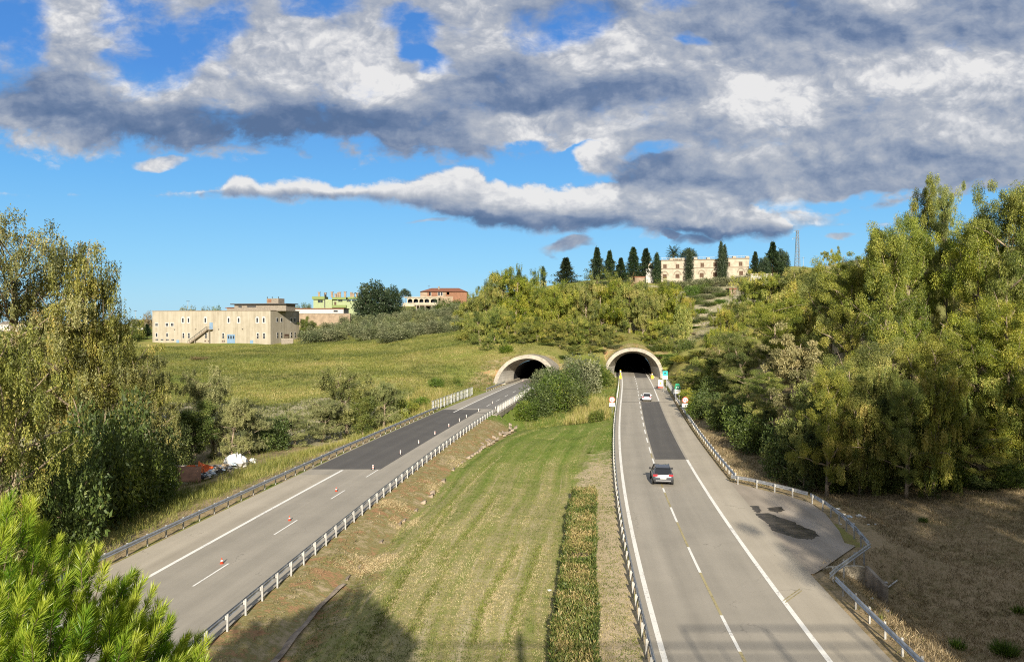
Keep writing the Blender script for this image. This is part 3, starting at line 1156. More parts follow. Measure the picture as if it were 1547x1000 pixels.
def railing(f, y0, y1, h, label, mat, mesh_infill=False, gap=.32, zb=.0):
    o0 = (float(f(y0)), y0)
    root = empty('railing', (o0[0], o0[1], zb), label, 'railing')
    pth = [(float(f(y)) - o0[0], y - o0[1], 0) for y in np.linspace(y0, y1, 24)]
    mb = MB()
    mb.sweep(pth, [(-.04, h - .07), (.04, h - .07), (.04, h), (-.04, h)])
    mb.build('top_rail', mat, root)
    mb = MB()
    mb.sweep(pth, [(-.03, .12), (.03, .12), (.03, .18), (-.03, .18)])
    if not mesh_infill:
        mb.sweep(pth, [(-.03, h * .55), (.03, h * .55), (.03, h * .55 + .06), (-.03, h * .55 + .06)])
    mb.build('bottom_rail', mat, root)
    bar = MB().box(-.04, .04, -.05, .05, .18, h - .07).mesh('bar', mat)
    for (p, an) in arc_points(pth, gap):
        link('bar', bar, root).location = (p[0], p[1], 0)
    for (p, an) in arc_points(pth, 2.4):
        m_ = MB()
        m_.box(p[0] - .05, p[0] + .05, p[1] - .05, p[1] + .05, -.1, h + .02)
        m_.build('post', mat, root)
    return root


railing(off(LL, -.7), 129, 158, 1.7, 'tall grey bar railing on the bridge beside the grassy hill', M['grey_rail'], gap=1.0)
railing(off(LR, .55), 126, 168, 1.25, 'white bar railing on the bridge side above the concrete edge beam', M['white_rail'], True, 1.0)
railing(off(RL, -.05), 146.5, 204, 1.2, 'white railing between the two tunnels leading up to the yellow posts', M['white_rail'], True, 1.0)
railing(off(RR, .1), 150, 186, 1.5, 'grey railing panel under the square signs near the tunnel', M['grey_rail'], True, .8)
mb = MB()
pth = [(float(LR(y)) + .55, y, 0) for y in np.linspace(124, 170, 24)]
mb.sweep(pth, [(-.45, -.75), (.30, -.75), (.30, .02), (-.45, .02)])
bs = empty('bridge', (0, 0, 0), 'small concrete road bridge whose edge beam shows beside the big bush', 'bridge')
mb.build('edge_beam', M['concrete'], bs)
mb = MB()
pth = [(float(LC(y)), y, 0) for y in np.linspace(125, 170, 24)]
mb.sweep(pth, [(-4.2, -.9), (4.0, -.9), (4.0, -.10), (-4.2, -.10)])
mb.build('deck', M['concrete_dirty'], bs)
for yy in (140.0, 155.0):
    mb = MB()
    xx = float(LR(yy))
    mb.box(xx - 7.5, xx + .2, yy - .5, yy + .5, -6, -.9)
    mb.build('pier', M['concrete_dirty'], bs)

# ------------------------------------------------------------------ road bridge that carries the viewer (its parapet throws the shade across the bottom)
br_ = empty('road_bridge', (0, -5, 0), 'concrete road bridge with a railing that the scene is seen from', 'bridge')
mb = MB().box(-70, 70, -5, 4.3, 11.6, 12.9)
mb.build('deck', M['concrete_dirty'], br_)
for xx in (-34, -3.5, 29):
    MB().box(xx - .7, xx + .7, -4, 3.4, -2, 11.6).build('pier', M['concrete'], br_)
mb = MB().box(-70, 70, 4.06, 4.14, 13.85, 13.95).box(-70, 70, 4.07, 4.13, 13.35, 13.42)
for i in range(-28, 29):
    mb.box(i * 2.5 - .04, i * 2.5 + .04, 4.05, 4.15, 12.9, 13.9)
mb.build('railing', M['grey_rail'], br_)
mb = MB()
for xx in (8.8, 12.7, 16.6, 20.5):
    mb.box(xx - .06, xx + .06, 4.03, 4.17, 12.9, 14.72)
mb.box(8.8, 20.6, 4.05, 4.15, 14.62, 14.72)
mb.build('fence_frame', M['grey_rail'], br_)
MB().box(.9, 1.25, 3.9, 4.25, 12.9, 14.35).build('post', M['grey_rail'], br_)  # unseen upright added to cast the narrow shadow of the standing viewer
# ------------------------------------------------------------------ buildings
M['beige'] = None
m, t, b = new_mat('beige_streaked_render', .92)
wp = worldpos(t)
sp = t.nodes.new('ShaderNodeSeparateXYZ')
t.links.new(wp, sp.inputs[0])
n = noise(t, vec(t, E(t, sp.outputs[0]) * .9, E(t, sp.outputs[1]) * .9, E(t, sp.outputs[2]) * .07), 1.0, 6, .6)
n3 = noise(t, wp, .5, 5, .6)
t.links.new(ramp(t, n * .65 + n3 * .35, [(.34, (.25, .218, .165)), (.5, (.325, .29, .225)), (.64, (.37, .335, .27))]), b.inputs['Base Color'])
M['beige'] = m
M['dark_glass'] = plain('dark_window_glass', (0.030, 0.034, 0.043), .15, var=.2, spec=.5)
M['white_trim'] = plain('white_window_surround', (0.459, 0.446, 0.422), .8, var=.06)
M['blue_door'] = plain('pale_blue_painted_steel', (.17, .26, .37), .6, var=.1)
M['dark_roof'] = plain('dark_flat_roof', (0.060, 0.055, 0.051), .8)
M['grey_render'] = plain('grey_render', (0.236, 0.205, 0.167), .9, var=.18)
M['brick'] = plain('bare_orange_brick', (.225, .115, .072), .92, var=.22, scale=3)
M['tile'] = plain('terracotta_roof_tiles', (.20, .085, .052), .85, var=.22, scale=3)
M['lime'] = plain('lime_green_render', (.285, .33, .185), .9, var=.1)
M['lime_dark'] = plain('darker_green_trim', (0.186, 0.236, 0.087), .9, var=.1)
M['cream'] = plain('cream_plaster', (0.384, 0.341, 0.267), .9, var=.16, scale=.6)
M['cream_dark'] = plain('stone_moulding', (0.248, 0.205, 0.155), .9, var=.12)
M['white_wall'] = plain('white_plaster', (0.446, 0.434, 0.409), .9, var=.06)
M['tan_wall'] = plain('tan_retaining_wall', (0.285, 0.217, 0.155), .95, var=.2, scale=.5)
M['brown_shutter'] = plain('brown_shutter', (0.093, 0.056, 0.037), .8)
M['steel_dark'] = plain('dark_steel', (0.062, 0.062, 0.062), .6, .3)


class Face:
    """local frame on a facade: u along, w out of the wall, z up"""

    def __init__(s, A, B, root):
        s.A = np.array(A[:2], float)
        d = np.array(B[:2], float) - s.A
        s.L = np.linalg.norm(d)
        s.u = d / s.L
        s.w = np.array([s.u[1], -s.u[0]])
        s.o = np.array(root.location[:2])
        s.root = root

    def frame(s):
        return ((s.A[0] - s.o[0], s.A[1] - s.o[1], -s.root.location[2]), s.u, s.w)

    def box(s, mb, u0, u1, w0, w1, z0, z1):
        mb.box(u0, u1, w0, w1, z0, z1, s.frame())
        return mb

    def window(s, u, z, wd, ht, surround=.35, trim='white_trim', glass='dark_glass', name='window', label=None, mullion=False, rnd=False):
        mb = MB()
        a = surround
        if a > 0:
            s.box(mb, u - wd / 2 - a, u + wd / 2 + a, -.05, .06, z - ht / 2 - a, z + ht / 2 + a * (.5 if rnd else 1))
            if rnd:
                s.box(mb, u - wd / 2 - a * .45, u + wd / 2 + a * .45, -.05, .058, z + ht / 2 + a * .5, z + ht / 2 + a * 1.35)
        else:
            s.box(mb, u - wd / 2 - .06, u + wd / 2 + .06, -.05, .04, z - ht / 2 - .06, z + ht / 2 + .06)
        fr = mb.build(name, M[trim], s.root)
        mb = MB()
        if mullion:
            s.box(mb, u - wd / 2, u - .05, 0, .10, z - ht / 2, z + ht / 2)
            s.box(mb, u + .05, u + wd / 2, 0, .10, z - ht / 2, z + ht / 2)
        else:
            s.box(mb, u - wd / 2, u + wd / 2, 0, .10, z - ht / 2, z + ht / 2)
        pane = mb.build('pane', M[glass], fr)
        return fr


# --- the beige factory on the grassy hill
A = P(230.4, 518, 325)
B = P(408.7, 518, 310)
C_ = P(452.2, 516, 330)
zt = 19.3
zb = 3.0
fac = empty('factory', (A[0], A[1], 6.0), 'long beige two storey factory with an outside stair and blue doors on the grassy hill', 'building')
Av, Bv, Cv = (np.array(p[:2]) for p in (A, B, C_))
# slightly faceted front like the real, gently bowed wall
u_ = (Bv - Av) / np.linalg.norm(Bv - Av)
w_ = np.array([u_[1], -u_[0]])
Dv = Av + (Cv - Bv) * 1.0
mid_ = Av + (Bv - Av) * .45 + w_ * .0
poly = [tuple(p - Av) for p in (Av, Bv, Cv, Dv)]
MB().prism(poly, zb - 6.0, zt - 6.0).build('wall', M['beige'], fac)
cap = [tuple(p - Av) for p in (Av - u_ * .15 + w_ * .15, Bv + u_ * .15 + w_ * .15, Cv + u_ * .15 - w_ * .15, Dv - u_ * .15 - w_ * .15)]
MB().prism(cap, zt - 6.0, zt - 6.0 + .25).build('parapet_cap', M['cream_dark'], fac)
ff = Face(A, B, fac)
fu = lambda zx: (zx - 168) / (1153 - 168) * ff.L
fz = lambda zy: (490 - zy) / (490 - 226) * 13.2 + 6.0
for zx in (432, 480, 622, 815, 897, 1048, 1100):
    ff.window(fu(zx), fz(297), .75, 1.7, .42, rnd=True)
for zx, wd in ((205, 1.1), (295, 1.2), (341, 1.2)):
    ff.window(fu(zx), fz(333), wd, 1.2, .3, mullion=True)
for zx in (436, 483, 627, 770, 1052, 1102):
    ff.window(fu(zx), fz(411), .75, .95, .25)
    ff.window(fu(zx), fz(433), .75, .95, .12)
for zx in (205, 296):
    ff.window(fu(zx), fz(418), .75, 1.5, .2)
for zx in (207, 252, 298, 345):
    ff.window(fu(zx), fz(457), 1.3, .5, 0, mullion=True)
for zx in (620, 650, 765, 780):
    ff.window(fu(zx), fz(466), .7, .5, 0, glass='brown_shutter')
for zx, zy, wd, z0, z1, lab in ((388, 0, 1.3, 5.7, 7.6, 'small pale blue door'), (835, 0, 3.6, 5.9, 10.0, 'large pale blue double gate with three panes'), (1002, 0, 1.4, 5.7, 7.7, 'small pale blue door beside the gate'), (670, 0, 1.5, 12.0, 14.7, 'pale blue door at the head of the outside stair')):
    mb = MB()
    ff.box(mb, fu(zx) - wd / 2, fu(zx) + wd / 2, -.05, .10, z0, z1)
    d = mb.build('door', M['blue_door'], fac)
    d['label'] = lab
    if wd > 3:
        for k in (-1, 0, 1):
            mb = MB()
            ff.box(mb, fu(zx) + k * 1.15 - .32, fu(zx) + k * 1.15 + .32, 0, .14, 8.2, 9.4)
            mb.build('pane', M['dark_glass'], d)
# outside stair
mb = MB()
n = 18
ua, ub = fu(492), fu(650)
za, zb2 = 6.2, 12.0
for i in range(n):
    k0 = i / n
    ff.box(mb, ua + (ub - ua) * k0, ua + (ub - ua) * (k0 + 1.25 / n), .15, 1.5, za + (zb2 - za) * k0 - .25, za + (zb2 - za) * (k0 + 1 / n))
ff.box(mb, fu(648), fu(688), .12, 1.7, 11.75, 12.0)
st_ = mb.build('stair', M['cream_dark'], fac)
mb = MB()
for dz_ in (1.0,):
    f0 = ff.frame()
    for k in range(12):
        kk = k / 11
        uu = ua + (ub - ua) * kk
        ff.box(mb, uu - .04, uu + .04, 1.42, 1.5, za + (zb2 - za) * kk, za + (zb2 - za) * kk + 1.0)
    for k in range(24):
        kk = k / 24
        uu = ua + (ub - ua) * kk
        ff.box(mb, uu, uu + (ub - ua) / 23, 1.42, 1.5, za + (zb2 - za) * (kk + .02) + .9, za + (zb2 - za) * (kk + .02) + 1.12)
    ff.box(mb, fu(648), fu(688), 1.62, 1.7, 12.9, 13.0)
mb.build('handrail', M['steel_dark'], st_)
for zx in (545, 665):
    mb = MB()
    ff.box(mb, fu(zx) - .12, fu(zx) + .12, .8, 1.05, 3.5, 7.6 if zx == 545 else 11.75)
    mb.build('stair_post', M['grey_render'], st_)
for zx, zy in ((362, 372), (543, 370), (735, 370), (930, 368)):
    mb = MB()
    ff.box(mb, fu(zx) - .15, fu(zx) + .15, 0, .5, fz(zy) - .12, fz(zy) + .12)
    mb.build('wall_lamp', M['steel_dark'], fac)
fs = Face(B, C_, fac)
su = lambda zx: (zx - 1153) / (1392 - 1153) * fs.L
for zx in (1205, 1240, 1322, 1352):
    fs.window(su(zx), fz(295), .95, 1.5, .28)
for zx in (1208, 1240, 1322, 1353):
    fs.window(su(zx), fz(407), .8, .9, .15)
    fs.window(su(zx), fz(430), .8, .9, .12)
mb = MB()
fs.box(mb, su(1264), su(1300), -.05, .1, 7.6, 10.0)
d = mb.build('door', M['brown_shutter'], fac)
mb = MB()
fs.box(mb, su(1268), su(1296), -.05, .14, 7.7, 9.2)
mb.build('door_leaf', M['cream_dark'], d)
# structures on the roof
mb = MB()
ff.box(mb, fu(812), fu(1232), -11, -4.0, 19.3, 21.9)
ph = mb.build('penthouse', M['grey_render'], fac)
mb = MB()
ff.box(mb, fu(790), fu(1245), -12, -3.0, 21.9, 22.3)
mb.build('roof', M['dark_roof'], ph)
mb = MB()
for zx, wd in ((860, 30), (955, 80)):
    ff.box(mb, fu(zx) - wd / 40, fu(zx) + wd / 40, -4.05, -3.9, 20.9, 21.4)
mb.build('window', M['dark_glass'], ph)
mb = MB()
ff.box(mb, fu(1070), fu(1165), -9, -4.6, 22.3, 24.3)
tw = mb.build('roof_tower', M['grey_render'], fac)
mb = MB()
ff.box(mb, fu(1078), fu(1108), -4.7, -4.5, 22.8, 24.0)
mb.build('opening', M['brick'], tw)
mb = MB()
for zx in (1072, 1112, 1163):
    ff.box(mb, fu(zx) - .1, fu(zx) + .1, -5.0, -4.8, 24.3, 25.0)
mb.build('antenna', M['steel_dark'], tw)
mb = MB()
ff.box(mb, fu(735), fu(811), -10, -5, 19.3, 20.6)
sh = mb.build('roof_shed', M['grey_render'], fac)
mb = MB()
ff.box(mb, fu(728), fu(811.5), -10.5, -4.5, 20.6, 20.85)
mb.build('roof', M['tile'], sh)
# low yard wall beside it
p0, p1 = P(425, 517, 309), P(443, 517, 309)
yw = empty('yard_wall', (p0[0], p0[1], 5), 'low grey concrete yard wall in front of the factory side', 'wall')
MB().box(0, p1[0] - p0[0], 0, .35, 0, 3.2).build('wall', M['grey_render'], yw)
MB().box(-.08, p1[0] - p0[0] + .08, -.08, .43, 3.2, 3.35).build('coping', M['concrete_rim'], yw)


def block(name, label, cat, px0, px1, d, z0, depth):
    a, b2 = P(px0, 480, d), P(px1, 480, d)
    root = empty(name, (a[0], d, z0), label, cat)
    return root, Face(a, b2, root), (b2[0] - a[0])


# --- long low white building with a retaining wall
wl, fw, L = block('warehouse', 'long low white shed with a rust red roof edge above the tan wall', 'building', 440, 519, 376, 12, 10)
zof = lambda py, d: P(0, py, d)[2]
MB().box(0, L, 0, 12, 0, zof(467, 376) - 12).build('wall', M['white_wall'], wl)
MB().box(-.3, L + .3, -.4, 12.4, zof(467, 376) - 12, zof(465.6, 376) - 12).build('roof', M['tile'], wl)
fw.window(L * .97 - 3, zof(470, 376), 2.0, .8, 0)
rw, fr_, L = block('retaining_wall', 'tall tan retaining wall with stained face below the white shed', 'wall', 450, 529, 368, 8, 2)
MB().box(0, L, 0, 1.2, -4, zof(474.2, 368) - 8).build('wall', M['tan_wall'], rw)
MB().box(-.1, L + .1, -.12, 1.3, zof(474.2, 368) - 8, zof(473.4, 368) - 8).build('coping', M['grey_render'], rw)
rw2, fr_, L = block('terrace_wall', 'low grey terrace wall beside the olive trees behind the factory', 'wall', 458, 497, 345, 8, 2)
MB().box(0, L, 0, .6, -4, zof(501, 345) - 8).build('wall', M['grey_render'], rw2)
MB().box(-.1, L + .1, -.1, .7, zof(501, 345) - 8, zof(501, 345) - 7.85).build('coping', M['concrete_rim'], rw2)

# --- green house with many chimneys
d = 400
gh, fg, L = block('house', 'lime green house with many chimneys on its flat roofs', 'house', 473.5, 545, d, 12, 12)
gu = lambda zx: ((440 + zx / 5.525) - 473.5) / (545 - 473.5) * L
gz = lambda zy: zof(420 + zy / 5.525, d)
MB().box(0, gu(340), 0, 12, -2, gz(178) - 12).build('wall', M['lime'], gh)
MB().box(gu(340), L, 1.5, 13, -2, gz(185) - 12).build('wall', M['lime'], gh)
for z0, z1, a0, a1, yy in ((178, 155, 178, 282, -1), (180, 160, 340, 457, .2), (175, 158, 470, 585, .2)):
    MB().box(gu(a0), gu(a1), yy, yy + 8, gz(z0) - 12, gz(z1) - 12).build('roof', M['lime_dark'], gh)
for zx, zy in ((223, 120), (275, 125), (331, 118), (363, 135), (384, 124), (397, 120), (441, 117), (493, 122), (510, 130), (543, 126)):
    mb = MB().box(gu(zx) - .5, gu(zx) + .5, 2, 3, gz(162) - 12, gz(zy) - 12).box(gu(zx) - .65, gu(zx) + .65, 1.85, 3.15, gz(zy) - 12, gz(zy) - 11.7)
    mb.build('chimney', M['tan_wall'], gh)
fg.window(gu(243), gz(195), 2.4, 1.2, .1, 'lime_dark', mullion=True)
for zx in (405, 475, 520, 565):
    fg2 = Face((fg.A[0], fg.A[1] + 1.5), (fg.A[0] + L, fg.A[1] + 1.5), gh)
    fg2.window(gu(zx), gz(190), 2.0, .9, .1, 'lime_dark', mullion=True)
mb = MB()
fg2.box(mb, gu(354), gu(371), -.1, .1, gz(234), gz(199))
mb.build('door', M['brown_shutter'], gh)
MB().box(gu(342), gu(458), -.4, 1.5, gz(248) - 12, gz(226) - 12).build('balcony', M['lime_dark'], gh)
MB().box(gu(277), gu(284), -.3, 0, gz(248) - 12, gz(125) - 12).build('drain_pipe', M['steel_dark'], gh)

# --- unfinished brick villa with arcade
d = 432
vl, fv, L = block('villa', 'unfinished red brick villa with tiled roof above a cream arcade terrace', 'house', 608, 705, d, 20, 14)
vu = lambda zx: ((440 + zx / 5.525) - 608) / (705 - 608) * L
vz = lambda zy: zof(420 + zy / 5.525, d) - 20
MB().box(vu(1070), vu(1345), 4, 15, 0, vz(112)).build('wall', M['tan_wall'], vl)
MB().box(vu(1345), vu(1462), 3.8, 15, -3, vz(112)).build('brick_wall', M['brick'], vl)
mb = MB()
for a0, a1 in ((1165, 1215), (1285, 1345), (1130, 1150)):
    mb.box(vu(a0), vu(a1), 3.9, 4.2, vz(150), vz(114))
mb.build('brick_infill', M['brick'], vl)
# hipped roof
x0, x1, yA_, yB_ = vu(1066), vu(1466), 3.0, 16.0
z0, z1 = vz(112), vz(78)
mb = MB()
mb.add([(x0, yA_, z0), (x1, yA_, z0), (x1, yB_, z0), (x0, yB_, z0), (x0 + 6, 9.5, z1), (x1 - 5, 9.5, z1)], [(0, 1, 5, 4), (1, 2, 5), (2, 3, 4, 5), (3, 0, 4), (3, 2, 1, 0)])
rf = mb.build('roof', M['tile'], vl)
MB().box(vu(1222) - .4, vu(1222) + .4, 7, 7.8, z1 - 2, vz(66)).build('chimney', M['grey_render'], rf)
MB().tube([(vu(1137), 8, z0), (vu(1137), 8, vz(55))], .08, 5).box(vu(1137) - .7, vu(1137) + .7, 7.95, 8.05, vz(60), vz(58)).build('antenna', M['steel_dark'], rf)
fv4 = Face((fv.A[0], fv.A[1] + 4), (fv.A[0] + L, fv.A[1] + 4), vl)
for zx in (1152, 1228, 1250):
    fv4.window(vu(zx), vz(130) + 20, 1.0, 1.9, .15, 'white_trim')
fv4.window(vu(1304), vz(127) + 20, 1.4, 1.4, .05, 'grey_render')
# arcade terrace
MB().box(vu(968), vu(1235), 1.2, 12, vz(235), vz(208)).build('terrace_base', M['tan_wall'], vl)
MB().box(vu(945), vu(1240), -.2, 4.0, vz(166), vz(158)).build('terrace_roof', M['cream'], vl)
# pierced wall: piers with arched heads
archm = MB()
cs = [993, 1042, 1087, 1131, 1190]
edges = [968, 1016, 1064, 1108, 1156, 1228]
zs, zr = vz(190), vz(168)
for i, cxx in enumerate(cs):
    e0, e1 = vu(edges[i]), vu(edges[i + 1])
    cw = (e1 - e0) * .39
    c_ = (e0 + e1) / 2
    pts = [(c_ - cw, vz(210))] + [(c_ - cw * math.cos(math.pi * k / 10), zs + (vz(174) - zs) * math.sin(math.pi * k / 10)) for k in range(11)] + [(c_ + cw, vz(210))]
    top = [(e0, vz(210))] + [(e0 + (e1 - e0) * k / 10, zr) for k in range(11)] + [(e1, vz(210))]
    for yy in (.2, .8):
        v = [(a, yy, z) for a, z in pts] + [(a, yy, z) for a, z in top]
        k = len(pts)
        archm.add(v, [(j, j + 1, k + j + 1, k + j) if yy > .5 else (k + j, k + j + 1, j + 1, j) for j in range(k - 1)])
    v = [(a, .2, z) for a, z in pts] + [(a, .8, z) for a, z in pts]
    archm.add(v, [(j, j + 1, k + j + 1, k + j) for j in range(k - 1)])
archm.build('arcade', M['cream'], vl)
MB().box(vu(968), vu(1228), 3.6, 3.9, vz(210), vz(168)).build('back_wall', M['dark_glass'], vl)
MB().box(vu(930), vu(1030), -.1, .25, vz(236), vz(208)).box(vu(1030), vu(1235), .0, .3, vz(226), vz(206)).build('balustrade', M['cream'], vl)
for a0 in (1040, 1066, 1112, 1168, 1195):
    MB().box(vu(a0), vu(a0 + 9), .3, 1.1, vz(262) - 2, vz(226)).build('pillar', M['grey_render'], vl)
MB().box(vu(1040), vu(1200), 4, 4.4, vz(262) - 2, vz(228)).build('basement', M['steel_dark'], vl)

# --- cream palazzo on the ridge
d = 430
pz_, fp, L = block('mansion', 'long cream mansion with moulded cornice among cypresses on the ridge', 'mansion', 979, 1131.5, d, 38, 12)
pu = lambda zx: ((960 + zx / 5.525) - 979) / (1131.5 - 979) * L
pz = lambda zy: zof(360 + zy / 5.525, d) - 38
secs = [(215, 430, 188), (430, 710, 181), (710, 950, 170)]
for i, (a0, a1, top) in enumerate(secs):
    yy = [0, .4, .8][i]
    MB().box(pu(a0), pu(a1), yy, 12, -4, pz(top)).build('wall', M['cream'], pz_)
    MB().box(pu(a0) - .2, pu(a1) + .2, yy - .35, 12.2, pz(top), pz(top) + .45).build('cornice', M['cream_dark'], pz_)
    fl_ = {0: 254, 1: 246, 2: 240}[i]
    MB().box(pu(a0), pu(a1), yy - .18, yy + .1, pz(fl_ + 4), pz(fl_ - 3)).build('string_course', M['cream_dark'], pz_)
    mb = MB()
    xx = pu(a0) + .5
    while xx < pu(a1):
        mb.box(xx - .07, xx + .07, yy + .3, yy + .44, pz(top) + .45, pz(top) + 1.6)
        xx += 2.2
    mb.box(pu(a0), pu(a1), yy + .32, yy + .42, pz(top) + 1.5, pz(top) + 1.62)
    mb.build('roof_railing', M['grey_rail'], pz_)
MB().box(pu(85), pu(150), -.5, 9, -4, pz(255)).build('wing', M['white_wall'], pz_)
MB().box(pu(108), pu(150), 1, 9, pz(255), pz(205)).build('wing', M['cream'], pz_)
for zx, top in ((300, 170), (405, 165), (505, 160), (612, 160), (830, 150), (940, 150)):
    MB().box(pu(zx) - .9, pu(zx) + .9, .9, 3, pz(190), pz(top)).build('chimney', M['cream'], pz_)
MB().box(pu(310), pu(400), 3, 8, pz(188), pz(172)).build('roof_pavilion', M['brick'], pz_)
MB().box(pu(300), pu(428), 2.2, 8.8, pz(172), pz(166)).build('pavilion_roof', M['cream'], pz_)
for zx, zy in ((245, 236), (350, 234), (558, 223), (665, 219), (778, 216), (880, 213)):
    i = 0 if zx < 430 else (1 if zx < 710 else 2)
    f_ = Face((fp.A[0], fp.A[1] + [0, .4, .8][i]), (fp.A[0] + L, fp.A[1] + [0, .4, .8][i]), pz_)
    f_.window(pu(zx), pz(zy) + 38, 1.7, 2.1, .22, 'cream_dark', 'brown_shutter', mullion=True)
for zx, zy in ((243, 312), (350, 310), (553, 302), (665, 296), (885, 285)):
    i = 0 if zx < 430 else (1 if zx < 710 else 2)
    f_ = Face((fp.A[0], fp.A[1] + [0, .4, .8][i]), (fp.A[0] + L, fp.A[1] + [0, .4, .8][i]), pz_)
    mb = MB()
    pts = []
    for k in range(13):
        an = math.pi * k / 12
        pts.append((pu(zx) - 2.2 * math.cos(an), pz(zy) + 2.6 * math.sin(an)))
    yy = [0, .4, .8][i]
    v = [(a, yy - .14, z) for a, z in pts] + [(pu(zx) + (a - pu(zx)) * .74, yy - .14, pz(zy) + (z - pz(zy)) * .78) for a, z in pts]
    v += [(a, yy + .05, z) for a, z in pts]
    k = 13
    mb.add(v, [(j, j + 1, k + j + 1, k + j) for j in range(12)] + [(j + 1, j, 2 * k + j, 2 * k + j + 1) for j in range(12)])
    aw = mb.build('arch_moulding', M['cream_dark'], pz_)
    mb = MB()
    f_.box(mb, pu(zx) - 1.1, pu(zx) + 1.1, -.05, .06, pz(zy) + 36.5, pz(zy) + 38.8)
    mb.build('window', M['brown_shutter'], aw)
# small roofs peeping out of the trees
for (px0, px1, py0, py1, d, wm, rm, lab) in ((1134, 1165, 413.5, 419, 380, 'white_wall', 'cream', 'small white annexe with a yellow flat roof half hidden in the trees'),
                                            (1102, 1112, 435, 441, 345, 'tan_wall', 'tile', 'little hut with a reddish roof among the trees below the mansion'),
                                            (959, 974, 417.5, 421, 424, 'tan_wall', 'tile', 'low red roofed outbuilding at the end of the mansion')):
    hr, fh, L = block('hut', lab, 'hut', px0, px1, d, 0, 5)
    zt_ = zof(py0, d)
    zb_ = zof(py1, d) - 4
    MB().box(0, L, 0, 5, zb_, zt_ - .6).build('wall', M[wm], hr)
    MB().box(-.3, L + .3, -.4, 5.4, zt_ - .6, zt_ - .1).build('roof', M[rm], hr)

# --- lattice pylon on the ridge
pp = P(1204.5, 400, 520)
ptop = zof(348.5, 520)
py_ = empty('lattice_pylon', (pp[0], 520, pp[2] - 3), 'thin lattice power pylon standing on the ridge', 'pylon')
hh = ptop - (pp[2] - 3)
mb = MB()
wb, wt_ = 1.5, .55
lv = 11
for i in range(lv):
    k0, k1 = i / lv, (i + 1) / lv
    a0, a1 = wb + (wt_ - wb) * k0, wb + (wt_ - wb) * k1
    for (sx1, sy1), (sx2, sy2) in (((-1, -1), (1, -1)), ((1, -1), (1, 1)), ((1, 1), (-1, 1)), ((-1, 1), (-1, -1))):
        mb.tube([(sx1 * a0, sy1 * a0, hh * k0), (sx1 * a1, sy1 * a1, hh * k1)], .14, 4)
        mb.tube([(sx1 * a0, sy1 * a0, hh * k0), (sx2 * a1, sy2 * a1, hh * k1)], .08, 4)
        mb.tube([(sx1 * a1, sy1 * a1, hh * k1), (sx2 * a1, sy2 * a1, hh * k1)], .07, 4)
mb.build('lattice_tower', M['galv'], py_)
for zz, ww in ((hh * .985, 2.2), (hh * .80, 3.0)):
    mb = MB().tube([(-ww, 0, zz), (ww * .6, 0, zz)], .11, 4).tube([(-ww, 0, zz), (0, 0, zz + .9)], .07, 4)
    mb.tube([(-ww, 0, zz), (-ww, 0, zz - .9)], .10, 5)
    mb.build('crossarm', M['galv'], py_)
# poles and lamps on the skyline
for px, py0, py1, d, lab in ((284, 470, 455.5, 420, 'slim lamp post rising behind the factory roof'), (204.5, 486, 470, 470, 'thin lamp post on the skyline beside the big tree'), (1213.5, 404, 388, 540, 'thin wooden pole beside the lattice pylon')):
    a = P(px, py0, d)
    root = empty('lamp_post' if px < 300 else 'utility_pole', (a[0], d, a[2] - 6), lab, 'pole')
    hgt = zof(py1, d) - a[2] + 6
    MB().tube([(0, 0, 0), (0, 0, hgt)], [.16, .09], 6).build('pole', M['grey_rail'], root)
    if px < 300:
        MB().box(-.8, .8, -.25, .25, hgt, hgt + .25).build('lamp_head', M['steel_dark'], root)
    else:
        MB().box(-1, 1, -.06, .06, hgt - .8, hgt - .65).build('crossarm', M['steel_dark'], root)
# far white houses on the left skyline
for px0, px1, py0, py1, d, lab in ((196, 222, 487.5, 500, 440, 'low white house with grey roof far behind beside the factory'), (0, 60, 490, 505, 430, 'low pale building behind the trunks of the weeping trees')):
    hr, fh, L = block('house', lab, 'house', px0, px1, d, 0, 8)
    zt_, zb_ = zof(py0, d), zof(py1, d)
    MB().box(0, L, 0, 8, zb_ - 4, zt_).build('wall', M['white_wall'], hr)
    mb = MB()
    mb.add([(-.5, -.6, zt_), (L + .5, -.6, zt_), (L + .5, 8.6, zt_), (-.5, 8.6, zt_), (-.5, 4, zt_ + 1.8), (L + .5, 4, zt_ + 1.8)], [(0, 1, 5, 4), (2, 3, 4, 5), (1, 2, 5), (3, 0, 4), (3, 2, 1, 0)])
    mb.build('roof', M['grey_render'], hr)
    for k in range(3):
        fh.window(L * (.2 + .3 * k), zt_ - 1.7, 1.1, 1.3, .12)
